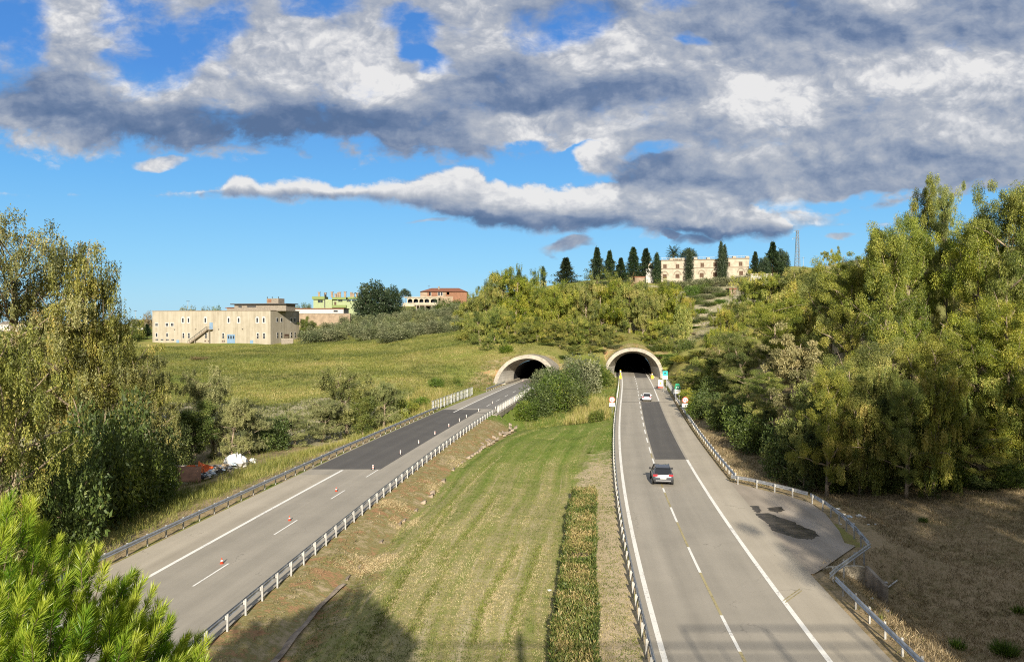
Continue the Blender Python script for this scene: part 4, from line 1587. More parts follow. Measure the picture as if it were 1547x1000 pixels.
# ------------------------------------------------------------------ foliage
def leaf_mat(name, stops, trans=.30, rough=.55, vary=True):
    """leaf colours: 'tint' runs from old dark leaves to fresh pale ones"""
    m = bpy.data.materials.new(name)
    m.use_nodes = True
    t = m.node_tree
    t.nodes.clear()
    out = t.nodes.new('ShaderNodeOutputMaterial')
    oi = t.nodes.new('ShaderNodeObjectInfo')
    rnd = E(t, oi.outputs['Random'])
    v = attr(t, 'tint') + (rnd - .5) * (.17 if vary else .02)
    c = ramp(t, v.clamp(), stops)
    # every plant has its own hue: some greyer, some yellower
    h2 = t.nodes.new('ShaderNodeHueSaturation')
    t.links.new(c, h2.inputs['Color'])
    k2 = (rnd * 7.31)._m('FRACT')
    t.links.new((k2 * .026 + .485).s, h2.inputs['Hue'])
    t.links.new(((rnd * 13.7)._m('FRACT') * .22 + .90).s, h2.inputs['Saturation'])
    if vary:
        c = h2.outputs[0]
    df = t.nodes.new('ShaderNodeBsdfDiffuse')
    t.links.new(c, df.inputs['Color'])
    tr = t.nodes.new('ShaderNodeBsdfTranslucent')
    hs_ = t.nodes.new('ShaderNodeHueSaturation')
    hs_.inputs['Value'].default_value = 1.25
    hs_.inputs['Saturation'].default_value = 1.15
    t.links.new(c, hs_.inputs['Color'])
    t.links.new(hs_.outputs[0], tr.inputs['Color'])
    mx = t.nodes.new('ShaderNodeMixShader')
    mx.inputs[0].default_value = trans
    t.links.new(df.outputs[0], mx.inputs[1])
    t.links.new(tr.outputs[0], mx.inputs[2])
    gl = t.nodes.new('ShaderNodeBsdfGlossy')
    gl.inputs['Roughness'].default_value = rough
    gl.inputs['Color'].default_value = (.8, .8, .75, 1)
    m2 = t.nodes.new('ShaderNodeMixShader')
    m2.inputs[0].default_value = .035
    t.links.new(mx.outputs[0], m2.inputs[1])
    t.links.new(gl.outputs[0], m2.inputs[2])
    t.links.new(m2.outputs[0], out.inputs['Surface'])
    return m


M['leaf_euc'] = leaf_mat('eucalyptus_leaf', [(.0, (.032, .052, .012)), (.28, (.095, .132, .024)), (.55, (.225, .255, .046)), (.82, (.380, .372, .082)), (1, (.45, .39, .11))], .24)
M['leaf_weep'] = leaf_mat('weeping_eucalyptus_leaf', [(.0, (.036, .046, .016)), (.3, (.115, .132, .036)), (.56, (.245, .255, .068)), (.82, (.40, .375, .12)), (1, (.48, .36, .13))], .30)
M['leaf_pale'] = leaf_mat('pale_leaf', [(.0, (.07, .08, .03)), (.4, (.21, .21, .08)), (.75, (.36, .34, .14)), (1, (.45, .40, .17))])
M['leaf_olive'] = leaf_mat('olive_leaf', [(.0, (.035, .046, .022)), (.4, (.105, .125, .055)), (.7, (.19, .205, .10)), (1, (.28, .28, .15))], .15)
M['leaf_dark'] = leaf_mat('conifer_needle', [(.0, (.010, .020, .010)), (.5, (.022, .042, .018)), (1, (.05, .075, .028))], .1)
M['leaf_green'] = leaf_mat('broad_green_leaf', [(.0, (.035, .056, .012)), (.4, (.095, .138, .026)), (.75, (.175, .205, .042)), (1, (.28, .27, .07))], .25)
M['leaf_grey'] = leaf_mat('grey_green_leaf', [(.0, (.045, .060, .024)), (.35, (.125, .15, .055)), (.65, (.225, .245, .095)), (1, (.35, .35, .15))], .22)
M['leaf_lush'] = leaf_mat('fresh_green_leaf', [(.0, (.04, .075, .010)), (.5, (.10, .17, .02)), (1, (.19, .27, .035))], .35)
M['leaf_dry'] = leaf_mat('dry_twig_leaf', [(.0, (.09, .07, .03)), (.5, (.20, .15, .07)), (1, (.32, .24, .12))], .2)
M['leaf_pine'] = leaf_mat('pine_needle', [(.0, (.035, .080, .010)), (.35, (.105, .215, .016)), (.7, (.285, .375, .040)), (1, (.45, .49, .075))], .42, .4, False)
M['bark_euc'] = plain('pale_peeling_bark', (.27, .215, .15), .9, var=.4, scale=1.6)
M['bark_dark'] = plain('dark_bark', (.13, .095, .065), .95, var=.3, scale=3)


def unit(v):
    return v / (np.linalg.norm(v, axis=-1, keepdims=True) + 1e-9)


def leaf_mesh(name, C, D, L, W, tint, mat, rg, S=None):
    n = len(C)
    D = unit(D)
    if S is None:
        S = unit(np.cross(D, rg.normal(size=(n, 3))))
    L = np.broadcast_to(L, n)[:, None]
    W = np.broadcast_to(W, n)[:, None]
    N_ = np.cross(D, S)
    v = np.stack([C, C + D * L * .45 + S * W * .5 + N_ * L * .06, C + D * L, C + D * L * .45 - S * W * .5 + N_ * L * .06], 1).reshape(-1, 3)
    f = np.arange(4 * n).reshape(n, 4)
    return np_mesh(name, v, f, mat, dict(tint=np.repeat(np.clip(tint, 0, 1), 4)))


def limb_pts(p0, d, ln, rg, n=5, up=.15, wob=.12):
    pts = [np.array(p0, float)]
    d = np.array(d, float)
    for i in range(n):
        d = unit(d + rg.normal(size=3) * wob + np.array([0, 0, up]))
        pts.append(pts[-1] + d * ln / n)
    return pts


def tree_euc(seed, h, rad, base=.18, limbs=16, clumps=9, leaves=95, leaf=.42, droop=.75, csize=.21, peak=.55, mat='leaf_euc', hang=0.0, tint=(.5, .17, .15), bark='bark_euc', trunks=1, slim=.36, cz=.8):
    rg = np.random.default_rng(seed)
    tb = MB()
    Cs, Ts, Rs = [], [], []
    for ti in range(trunks):
        lean = rg.normal(size=2) * (.05 if trunks == 1 else .16)
        d0 = np.array([lean[0], lean[1], 1.0])
        tp = limb_pts((rg.normal() * .2 * (trunks > 1), rg.normal() * .2 * (trunks > 1), -.6), d0, h * .9 + .6, rg, 9, .10, .05)
        r0 = h * .016 / math.sqrt(trunks) + .05
        tb.tube(tp, [r0 * (1 - .9 * i / 9) + .02 for i in range(10)], 7)
        tpn = np.array(tp)
        nl = limbs // trunks
        for i in range(nl):
            k = base + (.97 - base) * ((i + rg.uniform(.1, .9)) / nl) ** .85
            zz = k * h * .9
            k = min(k, .93)
            j = min(int(np.searchsorted(tpn[:, 2], zz)), 9)
            p = tpn[max(j - 1, 0)] + (tpn[j] - tpn[max(j - 1, 0)]) * rg.uniform(0, 1)
            prof = math.sqrt(max(.06, 1 - ((k - peak) / (.62 if k > peak else max(peak - base, .1) * 1.25)) ** 2))
            ln = rad * prof * rg.uniform(.7, 1.15)
            a = 2.399963 * i + rg.uniform(-.5, .5) + ti * 2
            el_ = rg.uniform(.25, .9)
            d = np.array([math.cos(a) * math.cos(el_), math.sin(a) * math.cos(el_), math.sin(el_)])
            lp = limb_pts(p, d, ln * 1.15, rg, 5, .04, .16)
            rr = r0 * (1 - .75 * k) * .5
            tb.tube(lp, [rr * (1 - .8 * q_ / 5) + .012 for q_ in range(6)], 5)
            lim_t = rg.normal() * .5
            for c in range(clumps):
                q_ = rg.uniform(.32, 1.05)
                jj = min(int(q_ * 5), 4)
                pc = lp[jj] + (lp[jj + 1] - lp[jj]) * (q_ * 5 - jj)
                pc = pc + rg.normal(size=3) * rad * np.array([.17, .17, .15])
                Cs.append(pc)
                Ts.append(lim_t + rg.normal() * .6)
                Rs.append(rad * csize * rg.uniform(.6, 1.25))
    Cs, Ts, Rs = np.array(Cs), np.array(Ts), np.array(Rs)
    n = len(Cs)
    ci = np.repeat(np.arange(n), leaves)
    o = rg.normal(size=(n * leaves, 3))
    o = unit(o) * (rg.uniform(0, 1, size=(n * leaves, 1)) ** .45)
    o[:, 2] *= cz
    C = Cs[ci] + o * Rs[ci][:, None]
    if hang > 0:
        # hanging sprays: leaves strung along drooping twigs
        C[:, 2] -= rg.uniform(0, 1, n * leaves) ** 1.2 * hang * (rg.uniform(.4, 1.3, n)[ci])
        # pull to strands
        ns = 9
        st_ = rg.integers(0, ns, n * leaves)
        so = rg.normal(size=(n, ns, 2)) * Rs[:, None, None] * .55
        C[:, :2] = Cs[ci][:, :2] + so[ci, st_] + rg.normal(size=(n * leaves, 2)) * .07
    D = rg.normal(size=(n * leaves, 3)) * .75
    D += o * .4
    D[:, 2] -= droop
    L = leaf * rg.uniform(.6, 1.25, n * leaves)
    tt = tint[0] + Ts[ci] * tint[1] + rg.normal(size=n * leaves) * tint[2]
    crown = leaf_mesh('crown', C, D, L, L * slim, tt, M[mat], rg)
    trunk = tb.mesh('trunk', M[bark], True)
    top = np.percentile(C[:, 2], 99.7)
    return trunk, crown, top, float(np.percentile(np.hypot(C[:, 0], C[:, 1]), 93))


def tree_round(seed, h, rad, lobes=16, leaves=260, leaf=.30, mat='leaf_olive', trunk_h=.25, tint=(.5, .16, .16), up=.2, bark='bark_dark', low=0.08, slim=.42):
    """olive / shrub: irregular lobes on a short trunk"""
    rg = np.random.default_rng(seed)
    tb = MB()
    Cs, Rs, Ts = [], [], []
    for i in range(lobes):
        a = 2.399963 * i + rg.uniform(-.4, .4)
        k = (i + .5) / lobes
        zc = h * (low + .14 + (.86 - low - .18) * k + rg.uniform(-.05, .05))
        q_ = (zc / h - .42) / .55
        rr = rad * math.sqrt(max(.05, 1 - q_ * q_)) * rg.uniform(.45, .82)
        Cs.append((math.cos(a) * rr, math.sin(a) * rr, zc))
        Rs.append(rad * rg.uniform(.30, .46))
        Ts.append(rg.normal())
    Cs.append((0, 0, h * .5))
    Rs.append(rad * .6)
    Ts.append(-1)
    Cs, Rs, Ts = np.array(Cs), np.array(Rs), np.array(Ts)
    Rs = np.minimum(Rs, h * .3)
    p0 = np.array([0, 0, -.4])
    tp = limb_pts(p0, (rg.normal() * .1, rg.normal() * .1, 1), h * trunk_h + .5, rg, 4, .1, .12)
    r0 = .05 * h
    tb.tube(tp, [r0 * (1 - .12 * i) for i in range(5)], 7)
    for i in range(0, lobes, 2):
        mid_ = (tp[-1] + Cs[i]) / 2 + rg.normal(size=3) * .1 * rad
        tb.tube([tp[-1], mid_, Cs[i]], [r0 * .45, r0 * .28, r0 * .1], 5)
    n = len(Cs)
    ci = np.repeat(np.arange(n), leaves)
    m_ = n * leaves
    o = unit(rg.normal(size=(m_, 3)))
    rr = rg.uniform(0.25, 1.12, size=(m_, 1)) ** .5
    # small secondary bumps
    bump_ = 1 + .22 * np.sin(o[:, :1] * 7 + Ts[ci][:, None] * 5) * np.sin(o[:, 1:2] * 6 + 1.3) + .12 * np.sin(o[:, 2:] * 11)
    C = Cs[ci] + o * rr * bump_ * Rs[ci][:, None]
    D = rg.normal(size=(m_, 3)) * .7 + o * .8
    D[:, 2] += up
    keep_ = C[:, 2] > -.15
    C, D, ci = C[keep_], D[keep_], ci[keep_]
    m_ = len(C)
    L = leaf * rg.uniform(.6, 1.3, m_)
    tt = tint[0] + Ts[ci] * tint[1] + rg.normal(size=m_) * tint[2]
    crown = leaf_mesh('crown', C, D, L, L * slim, tt, M[mat], rg)
    return tb.mesh('trunk', M[bark], True), crown, float(np.percentile(C[:, 2], 99.7)), float(np.percentile(np.hypot(C[:, 0], C[:, 1]), 95))


def tree_conifer(seed, h, rad, tiers=16, leaves=240, mat='leaf_dark', gap=.0, leaf=.5, column=False):
    rg = np.random.default_rng(seed)
    tb = MB()
    tb.tube(limb_pts((0, 0, -.5), (0, 0, 1), h * .97 + .5, rg, 6, .1, .015), [h * .02 * (1 - .15 * i) for i in range(7)], 7)
    C, D, T = [], [], []
    for i in range(tiers):
        k = (i + .5) / tiers
        z = h * (.06 + .93 * k) if column else h * (.16 + .83 * k)
        if column:
            rr = rad * (math.sin(math.pi * min(1, .12 + .88 * (1 - k)) ** .7)) ** .5 if k > .0 else rad
            rr = rad * min(1, (1 - k) * 3.0 + .12) * min(1, .6 + k * 3)
            nb = 5
        else:
            rr = rad * (1 - k) ** .95 * rg.uniform(.6, 1.15) + .06 * rad
            nb = 6
        for b_ in range(nb):
            a = 2 * math.pi * (b_ + rg.uniform(-.35, .35)) / nb + i * .9
            ln = rr * rg.uniform(.65, 1.12)
            nn = leaves // nb
            s_ = rg.uniform(0, 1, nn) ** .6
            if column:
                x = np.cos(a) * ln * s_ + rg.normal(size=nn) * rad * .14
                y = np.sin(a) * ln * s_ + rg.normal(size=nn) * rad * .14
                zz = z + rg.normal(size=nn) * h / tiers * .8
                d = np.stack([x * .5, y * .5, np.full(nn, 1.2)], 1)
            else:
                sp_ = .12 + .32 * (1 - s_)
                x = np.cos(a) * ln * s_ + rg.normal(size=nn) * ln * .16
                y = np.sin(a) * ln * s_ + rg.normal(size=nn) * ln * .16
                zz = z + s_ * rr * .18 + rg.normal(size=nn) * (.022 * h)
                d = np.stack([np.full(nn, math.cos(a)), np.full(nn, math.sin(a)), np.full(nn, .5)], 1)
                tb.tube([(0, 0, z), (math.cos(a) * ln * .8, math.sin(a) * ln * .8, z + rr * .12)], [.012 * h * (1 - k) + .02, .02], 4)
            C.append(np.stack([x, y, zz], 1))
            D.append(d + rg.normal(size=(nn, 3)) * .45)
            T.append(np.full(nn, rg.normal()))
    C, D, T = np.concatenate(C), np.concatenate(D), np.concatenate(T)
    L = leaf * rg.uniform(.6, 1.3, len(C))
    crown = leaf_mesh('crown', C, D, L, L * .4, .5 + T * .18 + rg.normal(size=len(C)) * .15, M[mat], rg)
    return tb.mesh('trunk', M['bark_dark'], True), crown, float(C[:, 2].max()), float(np.percentile(np.hypot(C[:, 0], C[:, 1]), 95))


def tree_umbrella(seed, h, rad, mat='leaf_dark'):
    rg = np.random.default_rng(seed)
    tb = MB()
    tp = limb_pts((0, 0, -.5), (.05, 0, 1), h * .7, rg, 5, .1, .05)
    tb.tube(tp, [h * .025 * (1 - .1 * i) for i in range(6)], 7)
    Cs, Ts = [], []
    for i in range(22):
        a = 2.4 * i
        rr = rad * math.sqrt((i + .5) / 22)
        p = np.array([math.cos(a) * rr, math.sin(a) * rr, h * (.90 - .22 * (rr / rad) ** 2) + rg.normal() * .03 * h])
        Cs.append(p)
        Ts.append(rg.normal())
        if i % 2 == 0:
            tb.tube([tp[-1], (tp[-1] + p) / 2 + np.array([0, 0, -.03 * h]), p], [h * .012, h * .008, .03], 4)
    Cs, Ts = np.array(Cs), np.array(Ts)
    n = 150
    ci = np.repeat(np.arange(22), n)
    o = unit(rg.normal(size=(22 * n, 3))) * rg.uniform(.3, 1, (22 * n, 1)) * np.array([1, 1, .6])
    C = Cs[ci] + o * rad * .34
    D = rg.normal(size=(22 * n, 3)) * .6 + o
    D[:, 2] += .4
    L = .05 * h * rg.uniform(.6, 1.3, 22 * n)
    return tb.mesh('trunk', M['bark_dark'], True), leaf_mesh('crown', C, D, L, L * .4, .5 + Ts[ci] * .18 + rg.normal(size=22 * n) * .15, M[mat], rg), h, rad * 1.2


def tree_palm(seed, h):
    rg = np.random.default_rng(seed)
    tb = MB()
    tb.tube([(0, 0, -.5), (.1, 0, h * .4), (0, 0, h * .8)], [.42, .34, .36], 9)
    C, D, L, S = [], [], [], []
    for i in range(46):
        a = 2.4 * i
        el_ = 1.25 - 1.6 * (i / 46)
        rl = h * .34
        p = np.array([0, 0, h * .8])
        d = np.array([math.cos(a) * math.cos(el_), math.sin(a) * math.cos(el_), math.sin(el_)])
        for s_ in range(16):
            d = unit(d + np.array([0, 0, -.055]))
            p = p + d * rl / 16
            side = unit(np.cross(d, np.array([0, 0, 1.])))
            for sg in (-1, 1):
                C.append(p.copy())
                D.append(side * sg + d * .7 + np.array([0, 0, -.15]))
                L.append(rl * .22 * math.sin(math.pi * (.12 + .85 * s_ / 16)))
    C, D, L = np.array(C), np.array(D), np.array(L)
    return tb.mesh('trunk', M['bark_dark'], True), leaf_mesh('crown', C, D, L, .16, .5 + rg.normal(size=len(C)) * .25, M['leaf_dark'], rg), h, h * .3


PROTO = {}
EU = dict(leaves=460, leaf=.178, csize=.168, droop=.6, cz=.9, tint=(.50, .19, .14))
PROTO['euc_a'] = tree_euc(11, 20, 4.6, limbs=18, clumps=8, **EU)
PROTO['euc_b'] = tree_euc(12, 20, 5.2, base=.10, limbs=20, clumps=8, peak=.45, **EU)
PROTO['euc_c'] = tree_euc(13, 20, 3.6, base=.25, limbs=22, trunks=2, peak=.66, clumps=8, **EU)
PROTO['euc_d'] = tree_euc(14, 20, 5.0, base=.05, limbs=22, peak=.4, clumps=8, **EU)
PROTO['euc_far'] = tree_euc(15, 17, 4.6, base=.05, limbs=20, clumps=9, leaves=240, leaf=.30, csize=.155, droop=1.0, peak=.55, tint=(.58, .24, .12), hang=.7, cz=1.4)
PROTO['euc_far2'] = tree_euc(16, 17, 4.8, base=.05, limbs=20, clumps=9, leaves=240, leaf=.30, csize=.15, droop=1.0, peak=.6, tint=(.60, .24, .12), hang=.9, trunks=2, cz=1.5)
PROTO['euc_mass'] = tree_euc(18, 11, 4.6, base=.02, limbs=20, clumps=9, leaves=250, leaf=.26, csize=.155, droop=.8, peak=.5, tint=(.52, .25, .12), hang=.4, cz=1.1)
PROTO['euc_mass2'] = tree_euc(19, 12, 4.4, base=.02, limbs=18, clumps=9, leaves=250, leaf=.26, csize=.155, droop=.8, peak=.5, tint=(.58, .25, .12), hang=.5, cz=1.3, trunks=2)
PROTO['euc_pale'] = tree_euc(17, 16, 3.6, base=.08, limbs=18, peak=.45, mat='leaf_pale', leaves=190, leaf=.28, csize=.17, tint=(.5, .22, .13))
PROTO['weep'] = tree_euc(21, 26, 7.4, base=.10, limbs=34, clumps=10, leaves=230, leaf=.26, droop=1.6, csize=.112, peak=.60, mat='leaf_weep', hang=1.7, tint=(.48, .26, .13), slim=.36)
PROTO['weep_b'] = tree_euc(22, 20, 5.6, base=.06, limbs=27, clumps=9, leaves=230, leaf=.25, droop=1.6, csize=.125, peak=.5, mat='leaf_weep', hang=1.5, tint=(.44, .26, .13), slim=.36)
PROTO['olive_a'] = tree_round(31, 4.6, 3.0, 13, 210, .40)
PROTO['olive_b'] = tree_round(32, 4.2, 3.2, 15, 200, .40)
PROTO['bush'] = tree_round(33, 3.0, 2.1, 14, 300, .24, 'leaf_green', low=-.12, tint=(.36, .17, .15))
PROTO['bush_b'] = tree_round(34, 4.6, 3.4, 20, 330, .32, 'leaf_green', low=-.12, tint=(.34, .18, .15))
PROTO['bush_grey'] = tree_round(35, 5.0, 3.4, 18, 320, .34, 'leaf_olive', low=-.08, tint=(.46, .17, .15))
PROTO['bush_lush'] = tree_round(36, 2.6, 2.0, 12, 260, .26, 'leaf_lush', low=-.12)
PROTO['bush_yellow'] = tree_round(37, 5.0, 3.0, 18, 330, .32, 'leaf_euc', low=-.08, tint=(.66, .16, .15))
PROTO['bush_dry'] = tree_round(38, 3.0, 2.4, 12, 160, .26, 'leaf_dry', low=-.1)
PROTO['green_tree'] = tree_euc(39, 9, 2.9, base=.06, limbs=18, clumps=9, leaves=130, leaf=.26, droop=.3, mat='leaf_green', csize=.26, tint=(.5, .17, .15))
PROTO['slim_euc'] = tree_euc(40, 14, 3.2, base=.08, limbs=20, clumps=9, leaves=130, leaf=.30, droop=.9, mat='leaf_euc', csize=.21, tint=(.55, .17, .15), cz=1.1)
PROTO['grey_euc'] = tree_euc(50, 12, 3.8, base=.03, limbs=20, clumps=8, leaves=280, leaf=.21, csize=.19, mat='leaf_grey', tint=(.64, .2, .12), hang=.4, droop=.9)
PROTO['conifer'] = tree_conifer(41, 14, 3.4, tiers=17, leaves=400, leaf=.6)
PROTO['conifer_b'] = tree_conifer(42, 14, 4.2, tiers=13, leaves=520, leaf=.65)
PROTO['cypress'] = tree_conifer(43, 14, 1.35, tiers=22, leaves=200, leaf=.5, column=True)
PROTO['umbrella'] = tree_umbrella(44, 9, 4.2)
PROTO['palm'] = tree_palm(45, 11)
PROTO['dark_broad'] = tree_round(46, 14, 6.0, 30, 330, .75, 'leaf_dark', low=-.05, tint=(.5, .2, .15), trunk_h=.12)
USED = set()


def plant(kind, name, x, y, hgt, label, cat, group=None, width=None, rz=None, z=None, squash=1.0):
    """one plant: an empty with its trunk and crown"""
    tr, cr, top, rad = PROTO[kind]
    zz = H(x, y) if z is None else z
    s = hgt / top
    sw = s if width is None else width / (2 * rad)
    root = empty(name, (x, y, zz - .05), label, cat, group, rz if rz is not None else random.uniform(0, 6.28))
    for nm, me in (('trunk', tr), ('crown', cr)):
        o = link(nm, me, root)
        o.scale = (sw, sw * squash, s)
    return root


def plant_px(kind, name, px, ytop, d, label, cat, group=None, wpx=None, **k):
    """stands on the ground at the distance d, its tip at the given height"""
    a = P(px, ytop, d)
    zz = H(a[0], d)
    w = None if wpx is None else wpx / F * d
    return plant(kind, name, a[0], d, max(a[2] - zz, .6), label, cat, group, w, **k)
# ------------------------------------------------------------------ wood over the tunnels
GW = 'eucalyptus wood above the tunnels'
row1 = [(716, 452, 248), (735, 424, 243), (757, 404, 252), (779, 412, 247), (800, 408, 256), (822, 432, 240), (843, 424, 238), (864, 428, 244), (886, 415, 240), (907, 424, 246), (930, 410, 254), (951, 425, 250), (972, 428, 246), (992, 424, 252), (1012, 428, 250), (1028, 442, 258)]
kk = ['euc_far', 'euc_far2', 'euc_far', 'euc_far', 'euc_far2', 'euc_far', 'euc_far2', 'euc_far', 'euc_far2', 'euc_far', 'euc_far2', 'euc_far', 'euc_far2', 'euc_far2', 'euc_far', 'euc_far2']
for i, (px, yt, d) in enumerate(row1):
    plant_px(kk[i], 'eucalyptus_tree', px, yt, d, f'{ordinal(i)} eucalyptus from the villa side in the tall row above the tunnels', 'tree', GW, wpx=random.uniform(48, 60))
row2 = [(726, 470, 226), (746, 462, 223), (768, 476, 221), (790, 486, 220), (812, 478, 222), (836, 482, 221), (856, 488, 222), (874, 480, 224), (896, 484, 227), (916, 490, 229), (985, 482, 231), (1006, 490, 230)]
for i, (px, yt, d) in enumerate(row2):
    plant_px(['euc_mass2', 'euc_mass'][i % 2], 'eucalyptus_tree', px, yt, d, f'{ordinal(i)} lower eucalyptus from the villa side standing in front of the tall row', 'tree', GW, wpx=random.uniform(38, 48))
for i, (px, yt, d) in enumerate([(745, 425, 290), (790, 420, 300), (850, 430, 300), (895, 428, 310), (945, 424, 310), (985, 428, 300)]):
    plant_px('euc_far', 'eucalyptus_tree', px, yt, d, f'{ordinal(i)} eucalyptus from the villa side half hidden behind the tall row', 'tree', GW, wpx=44)
plant_px('bush_dry', 'dry_tree', 962, 420, 258, 'brownish dry tree among the green eucalyptus above the tunnel', 'tree', wpx=26)
for i, (px, yt, d, w) in enumerate([(738, 508, 214, 24), (762, 512, 210, 22), (822, 512, 213, 24), (846, 514, 212, 26), (868, 520, 214, 26), (892, 522, 218, 24), (912, 512, 224, 26), (934, 506, 232, 26), (978, 506, 232, 24), (1000, 512, 226, 26)]):
    plant_px(['euc_mass', 'euc_mass2'][i % 2], 'young_eucalyptus', px, yt, d, f'{ordinal(i)} young eucalyptus from the villa side growing right behind the tunnel arches', 'tree', GW, wpx=w)
plant_px('bush_yellow', 'yellow_green_tree', 1031, 462, 244, 'bright yellow green tree at the edge of the eucalyptus wood', 'tree', wpx=26)
for i, (px, yt, d, w, kd, lab) in enumerate([(705, 500, 246, 34, 'bush_yellow', 'pale green bush at the foot of the wood beside the olive grove'), (742, 518, 224, 26, 'bush', 'low green bush on the bank over the tunnel with the cones'),
                                            (832, 512, 222, 30, 'bush_b', 'dark green shrub under the trunks between the two tunnels'), (905, 515, 226, 30, 'bush_grey', 'grey green shrub beside the rim of the further tunnel'),
                                            (1005, 518, 224, 30, 'bush', 'green shrub on the bank at the shady rim of the tunnel'), (1018, 535, 212, 34, 'bush_lush', 'bright green shrub behind the square tunnel signs'),
                                            (1030, 512, 235, 26, 'bush_b', 'dark round shrub on the slope below the terraces'), (868, 520, 224, 22, 'bush', 'small green shrub below the hanging eucalyptus foliage'),
                                            (812, 520, 226, 24, 'bush_b', 'dark shrub above the crown of the tunnel with the cones')]):
    plant_px(kd, 'shrub', px, yt, d, lab, 'shrub', wpx=w)

for px, yt, d, w, kd, lab in [(1016, 552, 207, 30, 'bush_b', 'green shrub right beside the shady rim of the further portal'), (1030, 536, 198, 36, 'bush_yellow', 'yellowish shrub on the slope behind the turquoise sign'), (1047, 545, 184, 40, 'euc_mass2', 'yellow green young tree above the motorway sign'),
                              (1022, 572, 186, 30, 'bush_yellow', 'yellow shrub just behind the turquoise sign posts'), (1044, 572, 166, 40, 'bush_yellow', 'wide yellow shrub behind the motorway sign'), (1062, 528, 176, 46, 'euc_mass', 'leafy young tree at the lower edge of the terraces'),
                              (1060, 585, 145, 40, 'bush_b', 'green shrub over the round sign beside the wood'), (1078, 575, 138, 46, 'bush_yellow', 'yellowish shrub between the round sign and the wood'), (1036, 512, 218, 30, 'bush', 'green shrub high on the slope over the turquoise sign')]:
    plant_px(kd, 'shrub' if 'bush' in kd else 'young_tree', px, yt, d, lab, 'shrub' if 'bush' in kd else 'tree', 'greenery behind the tunnel signs', wpx=w)

# ------------------------------------------------------------------ shrubs between the two roads
GS = 'big shrubs between the two roads'
for px, yt, d, w, kd, lab in [(812, 578, 141, 54, 'bush_b', 'dark green shrub next to the bridge edge beam'), (838, 566, 150, 62, 'bush_b', 'wide green shrub in front of the tunnel mouth with the cones'),
                              (850, 552, 162, 60, 'bush_b', 'dark green shrub behind the wide green one between the roads'), (878, 536, 172, 62, 'bush_grey', 'tallest grey green shrub between the two tunnel mouths'),
                              (900, 548, 180, 50, 'bush_b', 'dark shrub touching the foot of the further tunnel portal'), (868, 578, 148, 46, 'bush_b', 'low dark shrub beside the reeds'),
                              (825, 555, 172, 50, 'bush_grey', 'grey shrub covering the foot of the rim of the cone road tunnel'), (796, 604, 135, 36, 'bush', 'small dark bush at the end of the red bank under the bridge')]:
    plant_px(kd, 'shrub', px, yt, d, lab, 'shrub', GS, wpx=w)
for px, yt, d, w, kd, lab in [(905, 533, 220, 26, 'bush_b', 'dark shrub at the shoulder of the further portal on the big shrub side'), (930, 520, 224, 24, 'bush_grey', 'grey shrub above the shoulder of the further portal'), (986, 521, 224, 24, 'bush_b', 'dark shrub above the wood side shoulder of the further portal'),
                              (1003, 536, 219, 26, 'bush_lush', 'light green shrub leaning on the wood side rim of the further portal'), (848, 536, 204, 28, 'bush_b', 'dark shrub at the shoulder of the portal of the cone road'), (765, 522, 208, 22, 'bush_lush', 'low green shrub on the grassy top of the cone road portal'), (826, 524, 210, 26, 'bush', 'green shrub on top of the cone road portal')]:
    plant_px(kd, 'shrub', px, yt, d, lab, 'shrub', 'shrubs hugging the tunnel portals', wpx=w)
plant_px('bush', 'small_bush', 901, 618.5, 118, 'small round dark bush alone on the mown grass near the no overtaking sign', 'bush', wpx=24)

